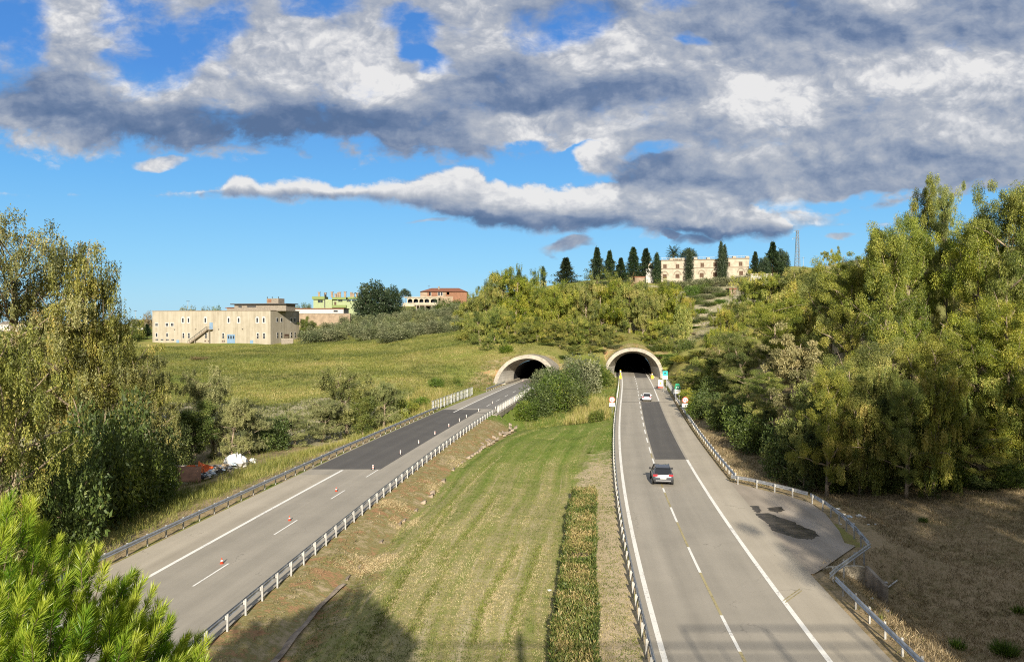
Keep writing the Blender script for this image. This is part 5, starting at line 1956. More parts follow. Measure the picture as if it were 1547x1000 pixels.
# ------------------------------------------------------------------ the wood on the right bank
GR = 'eucalyptus wood along the lay-by road'
wood = [
    # px, top, distance, kind, width px, label
    (1168, 560, 100, 'euc_b', 88, 'low leaning eucalyptus at the edge of the wood behind the dark bush'),
    (1130, 500, 118, 'euc_d', 90, 'yellowish eucalyptus with bent pale stems above the roadside signs'),
    (1205, 490, 84, 'euc_pale', 96, 'pale silvery eucalyptus standing out in front of the dark wood'),
    (1165, 452, 120, 'euc_a', 92, 'middle sized eucalyptus behind the pale silvery one'),
    (1252, 398, 95, 'euc_b', 110, 'broad eucalyptus rising behind the pale silvery tree'),
    (1295, 388, 90, 'euc_a', 110, 'leafy eucalyptus between the broad one and the tall group'),
    (1338, 345, 86, 'euc_d', 112, 'tall eucalyptus on the near flank of the tallest group'),
    (1378, 322, 88, 'euc_b', 100, 'tall eucalyptus just below the twin topped one'),
    (1402, 274, 92, 'euc_a', 70, 'twin topped eucalyptus, the loftier of the pair against the cloud'),
    (1434, 268, 90, 'euc_a', 60, 'slender eucalyptus whose feathery tip tops the wood'),
    (1480, 318, 82, 'euc_b', 116, 'rounded eucalyptus crown in the dip between the two tallest groups'),
    (1528, 270, 78, 'euc_a', 110, 'very tall eucalyptus cut by the edge of the picture'),
    (1580, 262, 76, 'euc_d', 120, 'outermost tall eucalyptus at the border of the picture'),
    (1235, 560, 76, 'euc_mass', 100, 'low bushy eucalyptus above the litter by the lay-by'),
    (1290, 540, 73, 'euc_b', 110, 'second low eucalyptus along the brown bank'),
    (1345, 515, 74, 'euc_d', 116, 'third low eucalyptus along the brown bank'),
    (1405, 500, 72, 'euc_b', 118, 'fourth low eucalyptus along the brown bank'),
    (1465, 470, 72, 'euc_d', 120, 'fifth low eucalyptus along the brown bank'),
    (1530, 450, 70, 'euc_b', 124, 'last low eucalyptus along the brown bank, nearest the picture edge'),
    (1050, 560, 152, 'euc_mass', 56, 'small yellow eucalyptus behind the green gantry sign'),
    (1080, 540, 136, 'euc_mass2', 66, 'yellow green eucalyptus leaning over the crash barrier'),
    (1095, 520, 150, 'euc_pale', 58, 'orange tinged eucalyptus crown in front of the terraces'),
    (1108, 498, 165, 'euc_mass', 60, 'eucalyptus bordering the terraced slope'),
    (1122, 455, 185, 'euc_mass2', 64, 'eucalyptus below the little reddish hut'),
    (1142, 418, 205, 'euc_mass', 62, 'eucalyptus hiding the mansion annexe'),
    (1170, 410, 195, 'euc_mass', 66, 'flat topped eucalyptus on the skyline after the annexe'),
    (1200, 405, 190, 'euc_mass2', 66, 'skyline eucalyptus under the lattice pylon'),
    (1228, 402, 180, 'euc_mass', 66, 'skyline eucalyptus just past the pylon'),
    (1256, 374, 172, 'euc_c', 44, 'thin eucalyptus tip poking above the skyline'),
    (1280, 404, 165, 'euc_mass', 70, 'skyline eucalyptus before the ridge climbs'),
    (1100, 466, 172, 'euc_mass2', 50, 'leafy eucalyptus beside the middle terrace wall'),
    (1086, 494, 158, 'euc_mass', 50, 'leafy eucalyptus beside the lowest terrace wall'),
    (1118, 520, 130, 'euc_mass2', 70, 'bright eucalyptus in front of the terraced side of the wood'),
    (1192, 440, 135, 'euc_mass2', 84, 'eucalyptus filling the middle of the wood'),
    (1225, 425, 130, 'euc_mass', 86, 'second eucalyptus filling the middle of the wood'),
    (1315, 380, 125, 'euc_a', 90, 'eucalyptus behind the tall group, dark leaved'),
    (1360, 350, 115, 'euc_b', 96, 'eucalyptus filling the gap under the dark pine'),
    (1455, 345, 105, 'euc_a', 96, 'eucalyptus behind the rounded crown'),
    (1505, 330, 100, 'euc_d', 100, 'eucalyptus behind the very tall one'),
]
for px, yt, d, kd, w, lab in wood:
    plant_px(kd, 'eucalyptus_tree', px, yt, d, lab, 'tree', GR, wpx=w)
plant_px('conifer_b', 'dark_pine_tree', 1325, 342, 118, 'dark pine showing behind the eucalyptus crowns on the skyline', 'tree', wpx=60)
for px, yt, d, w, kd, lab in [(1136, 628, 88, 66, 'bush_b', 'rounded dark green bush on the brown bank above the crash barrier'), (1196, 690, 80, 40, 'bush', 'dark undergrowth bush below the pale silvery eucalyptus'),
                              (1262, 705, 72, 56, 'bush_b', 'dark undergrowth bush at the foot of the low eucalyptus'), (1345, 715, 70, 50, 'bush', 'second dark undergrowth bush along the foot of the wood'),
                              (1430, 700, 70, 64, 'bush_b', 'third dark undergrowth bush along the foot of the wood'), (1490, 722, 68, 46, 'bush', 'fourth dark undergrowth bush along the foot of the wood'),
                              (1540, 700, 67, 60, 'bush_b', 'last dark undergrowth bush at the picture edge'), (1060, 600, 118, 44, 'bush', 'dark bush right behind the round sign by the wood'),
                              (1090, 610, 105, 46, 'bush_b', 'shaded bush between the round sign and the rounded dark bush')]:
    plant_px(kd, 'shrub', px, yt, d, lab, 'shrub', 'undergrowth at the foot of the wood', wpx=w)
for i, (px, yt, d, w) in enumerate([(1046, 588, 130, 50), (1072, 590, 117, 52), (1098, 590, 106, 56), (1122, 598, 98, 56), (1062, 566, 142, 48), (1088, 566, 128, 54), (1150, 600, 92, 60)]):
    plant_px(['euc_mass', 'bush_b'][i % 2], 'undergrowth_tree', px, yt, d, f'{ordinal(i)} bushy tree of the dense undergrowth between the round sign and the pale silvery eucalyptus', 'tree', 'undergrowth of the wood', wpx=w)
for i, px in enumerate(range(1216, 1580, 38)):
    plant_px(['euc_mass', 'euc_d', 'euc_mass2'][i % 3], 'low_eucalyptus', px + random.uniform(-8, 8), random.uniform(545, 625), random.uniform(66.5, 71) + (2.5 if px < 1260 else 0), f'{ordinal(i)} low branched eucalyptus from the lay-by whose foliage hangs to the brown ground', 'tree', 'low eucalyptus along the edge of the wood', wpx=random.uniform(78, 100))
for i, px in enumerate(range(1180, 1600, 44)):
    plant_px(['bush_b', 'euc_mass'][i % 2], 'undergrowth_tree', px + random.uniform(-8, 8), random.uniform(585, 640), random.uniform(74, 86), f'{ordinal(i)} bushy tree from the road in the dark second row under the tall eucalyptus', 'tree', 'undergrowth of the wood', wpx=random.uniform(66, 84))
# trees of the same wood beside the bridge, out of the picture; their shade lies on the bank
for i, (x, y, h) in enumerate([(24, 4, 21), (30, 14, 24), (35, 22, 27), (41, 17, 26), (46, 27, 29), (53, 22, 28), (37, 6, 23), (59, 33, 31), (28, -4, 20), (33, 15, 26), (47, 14, 27), (66, 38, 32), (24, 7, 22), (25, 2.5, 20), (27, 2.6, 22), (33, 2.5, 22), (39, 2.5, 24), (45, 3.5, 24), (51, 5, 25), (57, 9, 27), (63, 12, 28)]):
    plant(['euc_b', 'euc_d', 'euc_a'][i % 3], 'eucalyptus_tree', x, y, h + (3.5 if y > 9 and x > 29 else 0), f'{ordinal(i)} eucalyptus beside the bridge, outside the picture, shading the bank', 'tree', 'eucalyptus trees beside the bridge', width=11)

# ------------------------------------------------------------------ terraces below the mansion
GT = 'shrubs on the terraced slope'
tr_ = [(1030, 425, 392, 26, 'olive_a'), (1048, 422, 398, 26, 'olive_b'), (1066, 420, 402, 28, 'olive_a'), (1085, 419, 402, 28, 'olive_b'), (1104, 418, 402, 26, 'olive_a'), (1122, 417, 402, 24, 'olive_b'), (1012, 424, 398, 24, 'olive_b'),
       (1044, 432, 362, 24, 'bush_lush'), (1060, 428, 368, 26, 'bush'), (1078, 432, 362, 30, 'bush_grey'), (1096, 438, 350, 26, 'bush_grey'), (1054, 450, 330, 22, 'bush'), (1072, 455, 322, 24, 'bush'), (1040, 456, 318, 18, 'bush_dry'),
       (1088, 452, 325, 20, 'bush_lush'), (1064, 478, 284, 30, 'bush_grey'), (1050, 482, 280, 18, 'bush'), (1078, 505, 252, 22, 'bush_grey'), (1058, 466, 305, 26, 'bush_lush'), (1084, 470, 298, 26, 'bush'), (1046, 470, 300, 20, 'bush_grey'), (1070, 492, 266, 24, 'bush'), (1052, 500, 258, 22, 'bush_lush'), (1066, 444, 342, 30, 'bush_grey'), (1086, 442, 345, 26, 'bush'), (1048, 446, 340, 24, 'bush_b'), (1044, 510, 248, 20, 'bush_dry'), (1060, 520, 240, 20, 'bush'), (1090, 488, 275, 22, 'bush_grey')]
tl = ['grey green olive at the upper edge of the slope', 'fresh green bush', 'grey bush', 'dark green bush', 'dry brown bush']
cnt = {}
for px, yt, d, w, kd in tr_:
    base = {'olive_a': 'grey green olive', 'olive_b': 'grey green olive', 'bush_lush': 'fresh green bush', 'bush': 'dark green bush', 'bush_b': 'broad dark shrub', 'bush_grey': 'grey bush', 'bush_dry': 'dry brown bush'}[kd]
    i = cnt.get(base, 0)
    cnt[base] = i + 1
    where = 'right below the mansion' if base == 'grey green olive' else 'counted downhill on the terraced slope under the mansion'
    plant_px(kd, 'olive_tree' if 'olive' in kd else 'shrub', px, yt, d, f'{ordinal(i)} {base} {where}', 'olive tree' if 'olive' in kd else 'shrub', GT, wpx=w)

# ------------------------------------------------------------------ olive grove behind the grassy hill
GO = 'olive trees of the grove below the villa'
rows = [(296, 545, 720, 11), (310, 500, 718, 12), (324, 470, 716, 13), (340, 470, 714, 13), (358, 520, 712, 11), (378, 540, 712, 10), (400, 560, 712, 9)]
dn = ['front', 'second', 'third', 'fourth', 'fifth', 'sixth', 'top']
for r_, (d, a, b_, n) in enumerate(rows):
    for i in range(n):
        px = a + (b_ - a) * (i + random.uniform(-.25, .25)) / (n - 1)
        dd = d + random.uniform(-4, 4)
        x = (px - 773.5) / F * dd
        plant(['olive_a', 'olive_b'][(i + r_) % 2], 'olive_tree', x, dd, random.uniform(4.2, 5.6), f'{ordinal(i)} olive tree counted from the factory in the {dn[r_]} row of the grove', 'olive tree', GO, width=random.uniform(5.0, 6.6))
for px, yt, d, w, lab in [(470, 500, 300, 40, 'olive bush beside the factory yard wall'), (497, 498, 303, 36, 'dark olive bush on the crest beside the factory'), (590, 502, 272, 40, 'lone olive bush spilling down over the grassy slope'), (612, 498, 278, 36, 'second olive bush on the crest of the grassy slope')]:
    plant_px('olive_b', 'olive_tree', px, yt, d, lab, 'olive tree', GO, wpx=w)
plant_px('dark_broad', 'dark_tree', 563, 427, 372, 'big dark broadleaf tree between the green house and the brick villa', 'tree', wpx=52)
plant_px('dark_broad', 'dark_tree', 592, 434, 392, 'smaller dark tree behind the big dark one', 'tree', wpx=30)
plant_px('umbrella', 'umbrella_pine', 612, 436, 440, 'small umbrella pine next to the brick villa', 'tree', wpx=22)
plant_px('bush_b', 'dark_tree', 680, 452, 395, 'dark rounded tree in front of the brick villa basement', 'tree', wpx=46)
plant_px('bush', 'bush', 553, 488, 345, 'yellow green bush below the big dark tree', 'bush', wpx=18)
for i, (px, yt, d, w, kd, lab) in enumerate([(283, 463, 400, 26, 'bush_grey', 'olive coloured tree tops behind the factory roof, next to the lamp'), (310, 464, 400, 14, 'bush_grey', 'middle tree top behind the factory roof'), (325, 463, 400, 16, 'bush', 'dark tree top beside the roof shed of the factory'),
                                            (448, 462, 460, 12, 'bush', 'dark tree top far behind the white shed'), (463, 458, 465, 16, 'bush_b', 'dark tree tops beside the green house'), (224, 470, 420, 16, 'bush_dry', 'thin bare looking tree touching the factory corner'), (207, 482, 420, 22, 'bush', 'green tree below the skyline lamp post'),
                                            (205, 495, 330, 30, 'bush_b', 'dark green tree at the end of the factory'), (222, 489, 335, 14, 'conifer', 'small conical tree against the factory corner'), (190, 500, 320, 30, 'bush', 'green shrub between the weeping tree and the factory'),
                                            (460, 478, 330, 14, 'green_tree', 'leafy tree between the factory and the tan wall'), (474, 484, 340, 12, 'green_tree', 'small tree in front of the tan wall'), (492, 490, 342, 14, 'bush_dry', 'dry weeds tree before the tan wall')]):
    plant_px(kd, 'tree' if kd != 'conifer' else 'conical_tree', px, yt, d, lab, 'tree', wpx=w)

# ------------------------------------------------------------------ conifers and cypresses on the ridge
for px, yt, d, kd, w, nm, lab in [
    (855, 388, 415, 'conifer_b', 32, 'conifer_tree', 'dark conifer standing apart on the ridge above the wood'), (902, 373, 425, 'conifer', 23, 'conifer_tree', 'pointed conifer, first of the ridge group'),
    (921, 378, 428, 'conifer', 20, 'conifer_tree', 'second conifer of the ridge group'), (938, 389, 430, 'conifer', 20, 'conifer_tree', 'shortest conifer in the middle of the ridge group'),
    (957, 372, 430, 'conifer_b', 26, 'conifer_tree', 'bushy conifer beside the mansion wing'), (976, 374, 432, 'conifer_b', 26, 'conifer_tree', 'bushy conifer closest to the mansion wing'),
    (820.5, 402, 415, 'cypress', 9, 'cypress_tree', 'lone thin cypress on the skyline over the wood'), (784, 406, 405, 'cypress', 10, 'cypress_tree', 'thin cypress among the eucalyptus tips'),
    (992.5, 381, 424, 'cypress', 12, 'cypress_tree', 'cypress in front of the mansion wing'), (1042, 377, 424, 'cypress', 11, 'cypress_tree', 'cypress before the middle of the mansion'),
    (1089.5, 364, 424, 'cypress', 10, 'cypress_tree', 'tallest thin cypress before the mansion front'), (1094.5, 369, 425, 'cypress', 10, 'cypress_tree', 'slightly shorter cypress pressed against the tallest one'),
    (1141, 379, 428, 'conifer_b', 18, 'conifer_tree', 'dark conifer at the end of the mansion'), (1167.5, 365, 432, 'conifer', 24, 'conifer_tree', 'tall pointed conifer past the mansion'),
    (1182, 378, 436, 'dark_broad', 22, 'dark_tree', 'dark round tree beside the tall pointed conifer'), (1154, 388, 430, 'dark_broad', 18, 'dark_tree', 'low dark tree between two conifers past the mansion'),
    (1040, 374, 446, 'umbrella', 30, 'umbrella_pine', 'umbrella pine behind the mansion roof'), (1018, 374, 446, 'palm', 24, 'palm_tree', 'palm rising behind the mansion roof')]:
    plant_px(kd, nm, px, yt, d, lab, 'palm' if kd == 'palm' else ('cypress' if kd == 'cypress' else 'conifer'), wpx=w)

# ------------------------------------------------------------------ trees below the grassy hill, by the camp
for px, yt, d, kd, w, lab in [
    (322, 556, 104, 'grey_euc', 76, 'slender eucalyptus with pale trunk behind the camp'), (350, 600, 100, 'grey_euc', 58, 'shorter eucalyptus beside the slender pale trunked one'), (290, 606, 98, 'green_tree', 60, 'leafy green tree over the brown tarpaulin'),
    (378, 618, 103, 'grey_euc', 60, 'leafy tree behind the white plastic sheet'), (405, 627, 108, 'bush_b', 60, 'rounded green bush between the camp and the road'), (445, 622, 112, 'grey_euc', 60, 'grey bush next to the rounded green one'),
    (486, 600, 116, 'grey_euc', 66, 'leafy shrub under the tall pale green tree'), (524, 552, 121, 'grey_euc', 84, 'tall pale green tree beside the dark asphalt patch'), (548, 588, 118, 'green_tree', 40, 'green tree close to the crash barrier by the dark patch'),
    (578, 572, 124, 'grey_euc', 58, 'tall grey shrub, last tree before the reeds'), (600, 600, 130, 'bush_yellow', 40, 'pale yellow shrub beyond the tall grey one'), (262, 640, 92, 'bush_b', 56, 'dark bush at the edge of the camp under the weeping trees'),
    (620, 605, 136, 'bush_yellow', 30, 'low pale shrub beside the grassy slope'), (635, 600, 140, 'bush_lush', 30, 'light green shrub at the end of the bar railing')]:
    plant_px(kd, 'tree' if 'bush' not in kd else 'shrub', px, yt, d, lab, 'tree' if 'bush' not in kd else 'shrub', wpx=w)
for px, yt, d, w, kd, lab in [(659, 571, 166, 26, 'bush_lush', 'round fresh green bush alone on the grassy slope'), (690, 570, 176, 12, 'bush', 'tiny bush on the slope near the red cutting'), (694, 583, 172, 12, 'bush_lush', 'tiny light bush below the one near the red cutting'),
                              (478, 548, 225, 12, 'bush', 'small dark bush in the middle of the grassy hill'), (328, 590, 160, 26, 'bush_grey', 'grey bush at the bottom of the grassy hill'), (300, 538, 230, 30, 'bush_dry', 'pale dry bush high on the grassy hill')]:
    plant_px(kd, 'bush', px, yt, d, lab, 'bush', wpx=w)

# weeping eucalyptus on the left
GWp = 'weeping eucalyptus trees by the camp'
plant_px('weep', 'weeping_tree', 16, 302, 82, 'tallest weeping eucalyptus with brownish hanging sprays at the picture edge', 'tree', GWp, rz=.6, wpx=275)
plant_px('weep_b', 'weeping_tree', 104, 372, 84, 'dark weeping eucalyptus behind the tallest one', 'tree', GWp, wpx=150, rz=2.0)
plant_px('weep_b', 'weeping_tree', 170, 452, 86, 'shorter weeping eucalyptus reaching towards the factory', 'tree', GWp, wpx=130, rz=4.2)
plant_px('weep_b', 'weeping_tree', 212, 538, 88, 'lowest weeping eucalyptus next to the camp', 'tree', GWp, wpx=100, rz=1.0)
plant_px('weep_b', 'weeping_tree', 14, 490, 45, 'near weeping eucalyptus with long sunlit sprays', 'tree', GWp, wpx=200, rz=5.0)
plant_px('weep', 'weeping_tree', -80, 330, 80, 'weeping eucalyptus mostly outside the picture', 'tree', GWp, wpx=220, rz=3.0)
for px, yt, d, w, kd, lab in [(148, 640, 57, 120, 'bush_b', 'dark bush in the shade under the weeping trees'), (236, 690, 64, 64, 'bush', 'dark bush in the shade nearest to the camp'), (92, 660, 50, 130, 'bush_b', 'dark bush behind the tip of the pine'), (192, 664, 60, 96, 'bush_b', 'broad dark bush on the bank below the weeping trees'), (222, 640, 72, 80, 'bush_b', 'dark bush under the lowest weeping tree'), (170, 600, 68, 120, 'bush_b', 'tall dark bush among the trunks of the weeping trees')]:
    plant_px(kd, 'shrub', px, yt, d, lab, 'shrub', 'undergrowth under the weeping trees', wpx=w)
# ------------------------------------------------------------------ pine tree whose top reaches into the picture below the bridge
def pine_tree():
    rg = np.random.default_rng(77)
    cx, cy, cz = -8.3, 10.2, 7.5
    rx, ry, rz_ = 4.45, 3.9, 4.15
    gz_ = H(cx, cy)
    root = empty('pine_tree', (cx, cy, gz_), 'bright green pine with long needles rising close below the bridge', 'pine tree')
    o0 = np.array([cx, cy, gz_])
    tb = MB()
    tp = limb_pts((0, 0, -.5), (0, 0, 1), cz + 3 - gz_, rg, 8, .1, .03)
    tb.tube(tp, [.26 * (1 - .1 * i) for i in range(9)], 9)
    tips, dirs = [], []
    # shoots over the surface of a bumpy crown, more of them in the outer layers
    n = 2300
    i = np.arange(n)
    ph = np.arccos(1 - 1.45 * (i + .5) / n)
    th = i * 2.399963
    nrm = np.stack([np.cos(th) * np.sin(ph), np.sin(th) * np.sin(ph), np.cos(ph)], 1)
    lump = 1 + .10 * np.sin(nrm[:, 0] * 6.1 + 1) * np.sin(nrm[:, 1] * 5.3) + .08 * np.sin(nrm[:, 2] * 9 + nrm[:, 0] * 4)
    lay = rg.choice([1.0, .97, .9, .8, .68], n, p=[.34, .24, .2, .14, .08])
    pos = nrm * lump[:, None] * lay[:, None] * np.array([rx, ry, rz_]) + rg.normal(size=(n, 3)) * .14
    up = np.array([0, 0, 1.])
    d = unit(nrm * .75 + up * .75 + rg.normal(size=(n, 3)) * .22)
    pos = pos + np.array([0, 0, cz - gz_])
    # leader shoots that stand up along the visible rim
    C, D, L, W, T = [], [], [], [], []
    for k in range(n):
        ln = rg.uniform(.34, .62)
        base = pos[k] - d[k] * ln
        tb.tube([base - d[k] * .12, base, pos[k]], [.010, .009, .005], 4, cap=False)
        m_ = 225 if nrm[k, 0] > -.35 else 60
        s_ = rg.uniform(0, 1, m_)
        ax = d[k]
        a = unit(np.cross(ax, rg.normal(size=3)))
        b_ = np.cross(ax, a)
        an = rg.uniform(0, 6.283, m_)
        rad_ = a * np.cos(an)[:, None] + b_ * np.sin(an)[:, None]
        open_ = .95 - .45 * s_ ** 2
        C.append(base + ax * (s_ * ln)[:, None])
        D.append(ax * (.62 + .5 * s_ ** 2)[:, None] + rad_ * open_[:, None] * .75 + rg.normal(size=(m_, 3)) * .09)
        L.append(rg.uniform(.15, .235, m_) * (.8 + .2 * s_))
        W.append(np.full(m_, 0.0105 if nrm[k, 0] > -.35 else .03))
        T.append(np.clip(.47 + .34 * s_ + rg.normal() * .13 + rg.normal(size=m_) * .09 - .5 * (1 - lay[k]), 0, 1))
    # a few limbs
    for k in range(0, n, 26):
        p = pos[k] - d[k] * .6
        q_ = np.array([p[0] * .25, p[1] * .25, max(p[2] - 2.2, 2.0)])
        tb.tube([q_, (p + q_) / 2 - up * .25, p], [.08, .05, .02], 5)
    tb.build('trunk', M['bark_dark'], root, True)
    C, D, L, W, T = map(np.concatenate, (C, D, L, W, T))
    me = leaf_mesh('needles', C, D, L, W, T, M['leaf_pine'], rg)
    link('needles', me, root)


pine_tree()


# ------------------------------------------------------------------ grasses
def tufts(name, xy, hmin, hmax, blades, mat, seed, spread=.12, width=.02, tint=(.5, .2), lean=.35, kind='stuff', zoff=-.02, attr_fn=None):
    rg = np.random.default_rng(seed)
    x, y = xy[:, 0], xy[:, 1]
    z = height(x, y)
    n = len(x)
    ci = np.repeat(np.arange(n), blades)
    m_ = n * blades
    C = np.stack([x[ci], y[ci], z[ci] + zoff], 1)
    C[:, :2] += rg.normal(size=(m_, 2)) * spread
    D = np.concatenate([rg.normal(size=(m_, 2)) * lean, np.ones((m_, 1))], 1)
    hh = rg.uniform(hmin, hmax, n)[ci] * rg.uniform(.55, 1.15, m_)
    wd = np.broadcast_to(width, n)[ci] if hasattr(width, '__len__') else width
    T = tint[0] + rg.normal(size=n)[ci] * tint[1] + rg.normal(size=m_) * .08
    if attr_fn is not None:
        T = T + attr_fn(x, y)[ci]
    me = leaf_mesh(name, C, D, hh, wd, T, mat, rg)
    o = link(name, me)
    tag(o, kind=kind)
    return o


M['grass_green'] = leaf_mat('grass_blade', [(.0, (.08, .11, .018)), (.4, (.165, .20, .034)), (.65, (.265, .25, .075)), (.85, (.42, .35, .17)), (1, (.52, .44, .26))], .25, .55, False)
M['grass_dry'] = leaf_mat('dry_grass_blade', [(.0, (.085, .068, .03)), (.35, (.20, .148, .075)), (.65, (.33, .25, .14)), (1, (.52, .42, .26))], .2, .55, False)
M['grass_hill'] = leaf_mat('hill_grass_blade', [(.0, (.07, .09, .018)), (.4, (.175, .188, .036)), (.7, (.285, .26, .072)), (1, (.42, .34, .15))], .25, .55, False)
gr = np.random.default_rng(5)


def scatter(n, x0, x1, y0, y1, cond, power=1.0):
    x = gr.uniform(x0, x1, n)
    y = y0 + (y1 - y0) * gr.uniform(0, 1, n) ** power
    k = cond(x, y)
    return np.stack([x[k], y[k]], 1)


inmed = lambda x, y: (x > LR(y) + .5) & (x < RL(y) - .15)
track_t = lambda x, y: .25 * np.sin((x - DX(y)) * 2.6 + vnoise(x, y, 9, 6) * 2.5) + vnoise(x, y, 3.0, 5) * .7 + vnoise(x, y, 11, 8) * .5 - .32 * sstep(60, 110, y)
# mown grass of the median
p = scatter(90000, -16, 22, 29, 135, lambda x, y: inmed(x, y) & (x > DX(y) + .9), 1.7)
tufts('mown_grass', p, .07, .17, 4, M['grass_green'], 101, .09, .024, (.51, .2), .7, attr_fn=track_t)
p = scatter(13000, -16, 8, 29, 128, lambda x, y: inmed(x, y) & (x < DX(y) - .55), 1.6)
tufts('bank_grass', p, .08, .24, 5, M['grass_dry'], 102, .12, .024, (.48, .24), .6, attr_fn=lambda x, y: vnoise(x, y, 4, 9) * .6)
p = scatter(2600, -16, 8, 36, 124, lambda x, y: inmed(x, y) & (x < DX(y) - .6) & (x < LR(y) + 3.2) & (vnoise(x, y, 5, 12) > .0), 1.3)
tufts('green_bank_grass', p, .15, .35, 7, M['grass_green'], 103, .16, .02, (.35, .15), .5)
# straw heaps raked into the ditch
p = np.concatenate([np.stack([gr.normal(G(*c, -.6)[0], s1, n_), gr.normal(G(*c, -.6)[1], s2, n_)], 1) for c, s1, s2, n_ in [((548, 858), .8, .5, 420), ((566, 846), .8, .5, 360), ((595, 770), .7, .6, 340), ((612, 790), .6, .8, 360), ((690, 700), .5, 1.5, 260), ((655, 735), .5, 1.2, 240)]])
tufts('straw', p, .16, .32, 5, leaf_mat('straw', [(0, (.36, .27, .13)), (1, (.62, .52, .32))], .2, .55, False), 104, .12, .022, (.5, .25), 1.6)
# pale straw swaths and fresh green wheel tracks left by the mower
def along(px, n_, sd_, z_=-.3):
    q = [np.array(G(*c, z_)[:2]) for c in px]
    d_ = np.concatenate([[0], np.cumsum([np.linalg.norm(b_ - a_) for a_, b_ in zip(q, q[1:])])])
    t_ = gr.uniform(0, d_[-1], n_)
    return np.stack([np.interp(t_, d_, [v_[0] for v_ in q]), np.interp(t_, d_, [v_[1] for v_ in q])], 1) + gr.normal(size=(n_, 2)) * sd_


SW = [[(757, 688), (707, 735), (655, 793), (606, 884), (575, 960)], [(755, 748), (723, 797), (676, 845), (674, 868), (645, 916), (625, 960)], [(791, 822), (765, 868), (739, 913), (722, 970)], [(823, 822), (800, 890), (775, 958), (768, 1000)],
      [(690, 765), (630, 850), (560, 975)]]
p = np.concatenate([along(c, 900, .10) for c in SW])
tufts('straw_swath', p, .06, .14, 4, leaf_mat('straw_pale', [(0, (.34, .27, .14)), (1, (.58, .49, .30))], .2, .55, False), 121, .07, .022, (.5, .25), 1.5)
p = np.concatenate([along([(x_ - 9, y_ + 3) for x_, y_ in c], 520, .13) for c in SW])
tufts('green_swath', p, .10, .24, 5, M['grass_green'], 122, .08, .022, (.40, .14), .6)
# dry slope on the right
p = scatter(60000, 14, 62, 28, 100, lambda x, y: (layby_out(x, y) > 1.0), 1.4)
tufts('dry_slope_grass', p, .14, .42, 5, M['grass_dry'], 105, .16, .028, (.52, .26), .65, attr_fn=lambda x, y: vnoise(x, y, 3.5, 14) * .5 + vnoise(x, y, 9, 15) * .4)
p = scatter(1500, 14, 40, 28, 80, lambda x, y: (layby_out(x, y) > .7) & (layby_out(x, y) < 3.0) & (vnoise(x, y, 4, 16) > -.1), 1.2)
tufts('verge_grass', p, .2, .4, 8, M['grass_green'], 106, .18, .022, (.35, .15), .5)
p = scatter(9000, 16, 60, 90, 200, lambda x, y: (x > RR(y) + .4), 1.2)
tufts('wood_floor_grass', p, .25, .5, 6, M['grass_dry'], 107, .22, .035, (.5, .2), .6)
# tall grass on the camp bank
p = scatter(16000, -46, -8, 34, 128, lambda x, y: (x < LL(y) - .5) & (x > LL(y) - 9), 1.1)
p = p[gr.uniform(0, 1, len(p)) < np.interp(LL(p[:, 1]) - p[:, 0], [.4, 1.6, 3.2, 7.5, 9], [.1, .25, 1, 1, .4])]
tufts('tall_bank_grass', p, .45, 1.1, 8, M['grass_hill'], 108, .22, .03, (.50, .16), .35, attr_fn=lambda x, y: vnoise(x, y, 5, 19) * .5)
p = scatter(6000, -90, -30, 30, 125, lambda x, y: x < LL(y) - 9, 1.0)
tufts('valley_grass', p, .3, .8, 7, M['grass_hill'], 109, .25, .03, (.30, .14), .4)
# hill grass
p = scatter(95000, -175, 6, 122, 325, lambda x, y: (x < LL(y) - 1.2) & (x > -.52 * y - 12) & ~((y > 302) & (x > -155) & (x < -86)), 1.0)
tufts('hill_grass', p, .3, .75, 5, M['grass_hill'], 110, .35, .075, (.37, .16), .45, attr_fn=lambda x, y: vnoise(x, y, 24, 21) * .75 + vnoise(x, y, 6, 22) * .45 - .1 * vnoise(x, y, 40, 23))
p = scatter(16000, 2, 75, 120, 300, lambda x, y: ((x > LR(y) + 1.5) & (x < RL(y) - .8) & (y < 200)) | ((y > 196) & ((np.abs(x - PRC(y)) > 8.4) | (y > YPR + 1.5)) & ((np.abs(x - PLC(y)) > 8) | (y > YPL + 1.5))), 1.0)
tufts('portal_bank_grass', p, .3, .7, 6, M['grass_hill'], 111, .3, .06, (.42, .15), .45)
p = scatter(1500, 4, 17, 118, 165, lambda x, y: (x > LR(y) + 5) & (x < RL(y) - .9) & (x > RL(y) - 7.5), 1.0)
tufts('reeds', p, 1.0, 2.2, 8, M['grass_hill'], 112, .25, .07, (.72, .14), .22)
p = scatter(1300, -24, -9, 126, 150, lambda x, y: (x < LL(y) - 1.5) & (x > LL(y) - 9), 1.0)
tufts('reeds', p, 1.0, 2.0, 8, M['grass_hill'], 113, .25, .06, (.68, .14), .22)
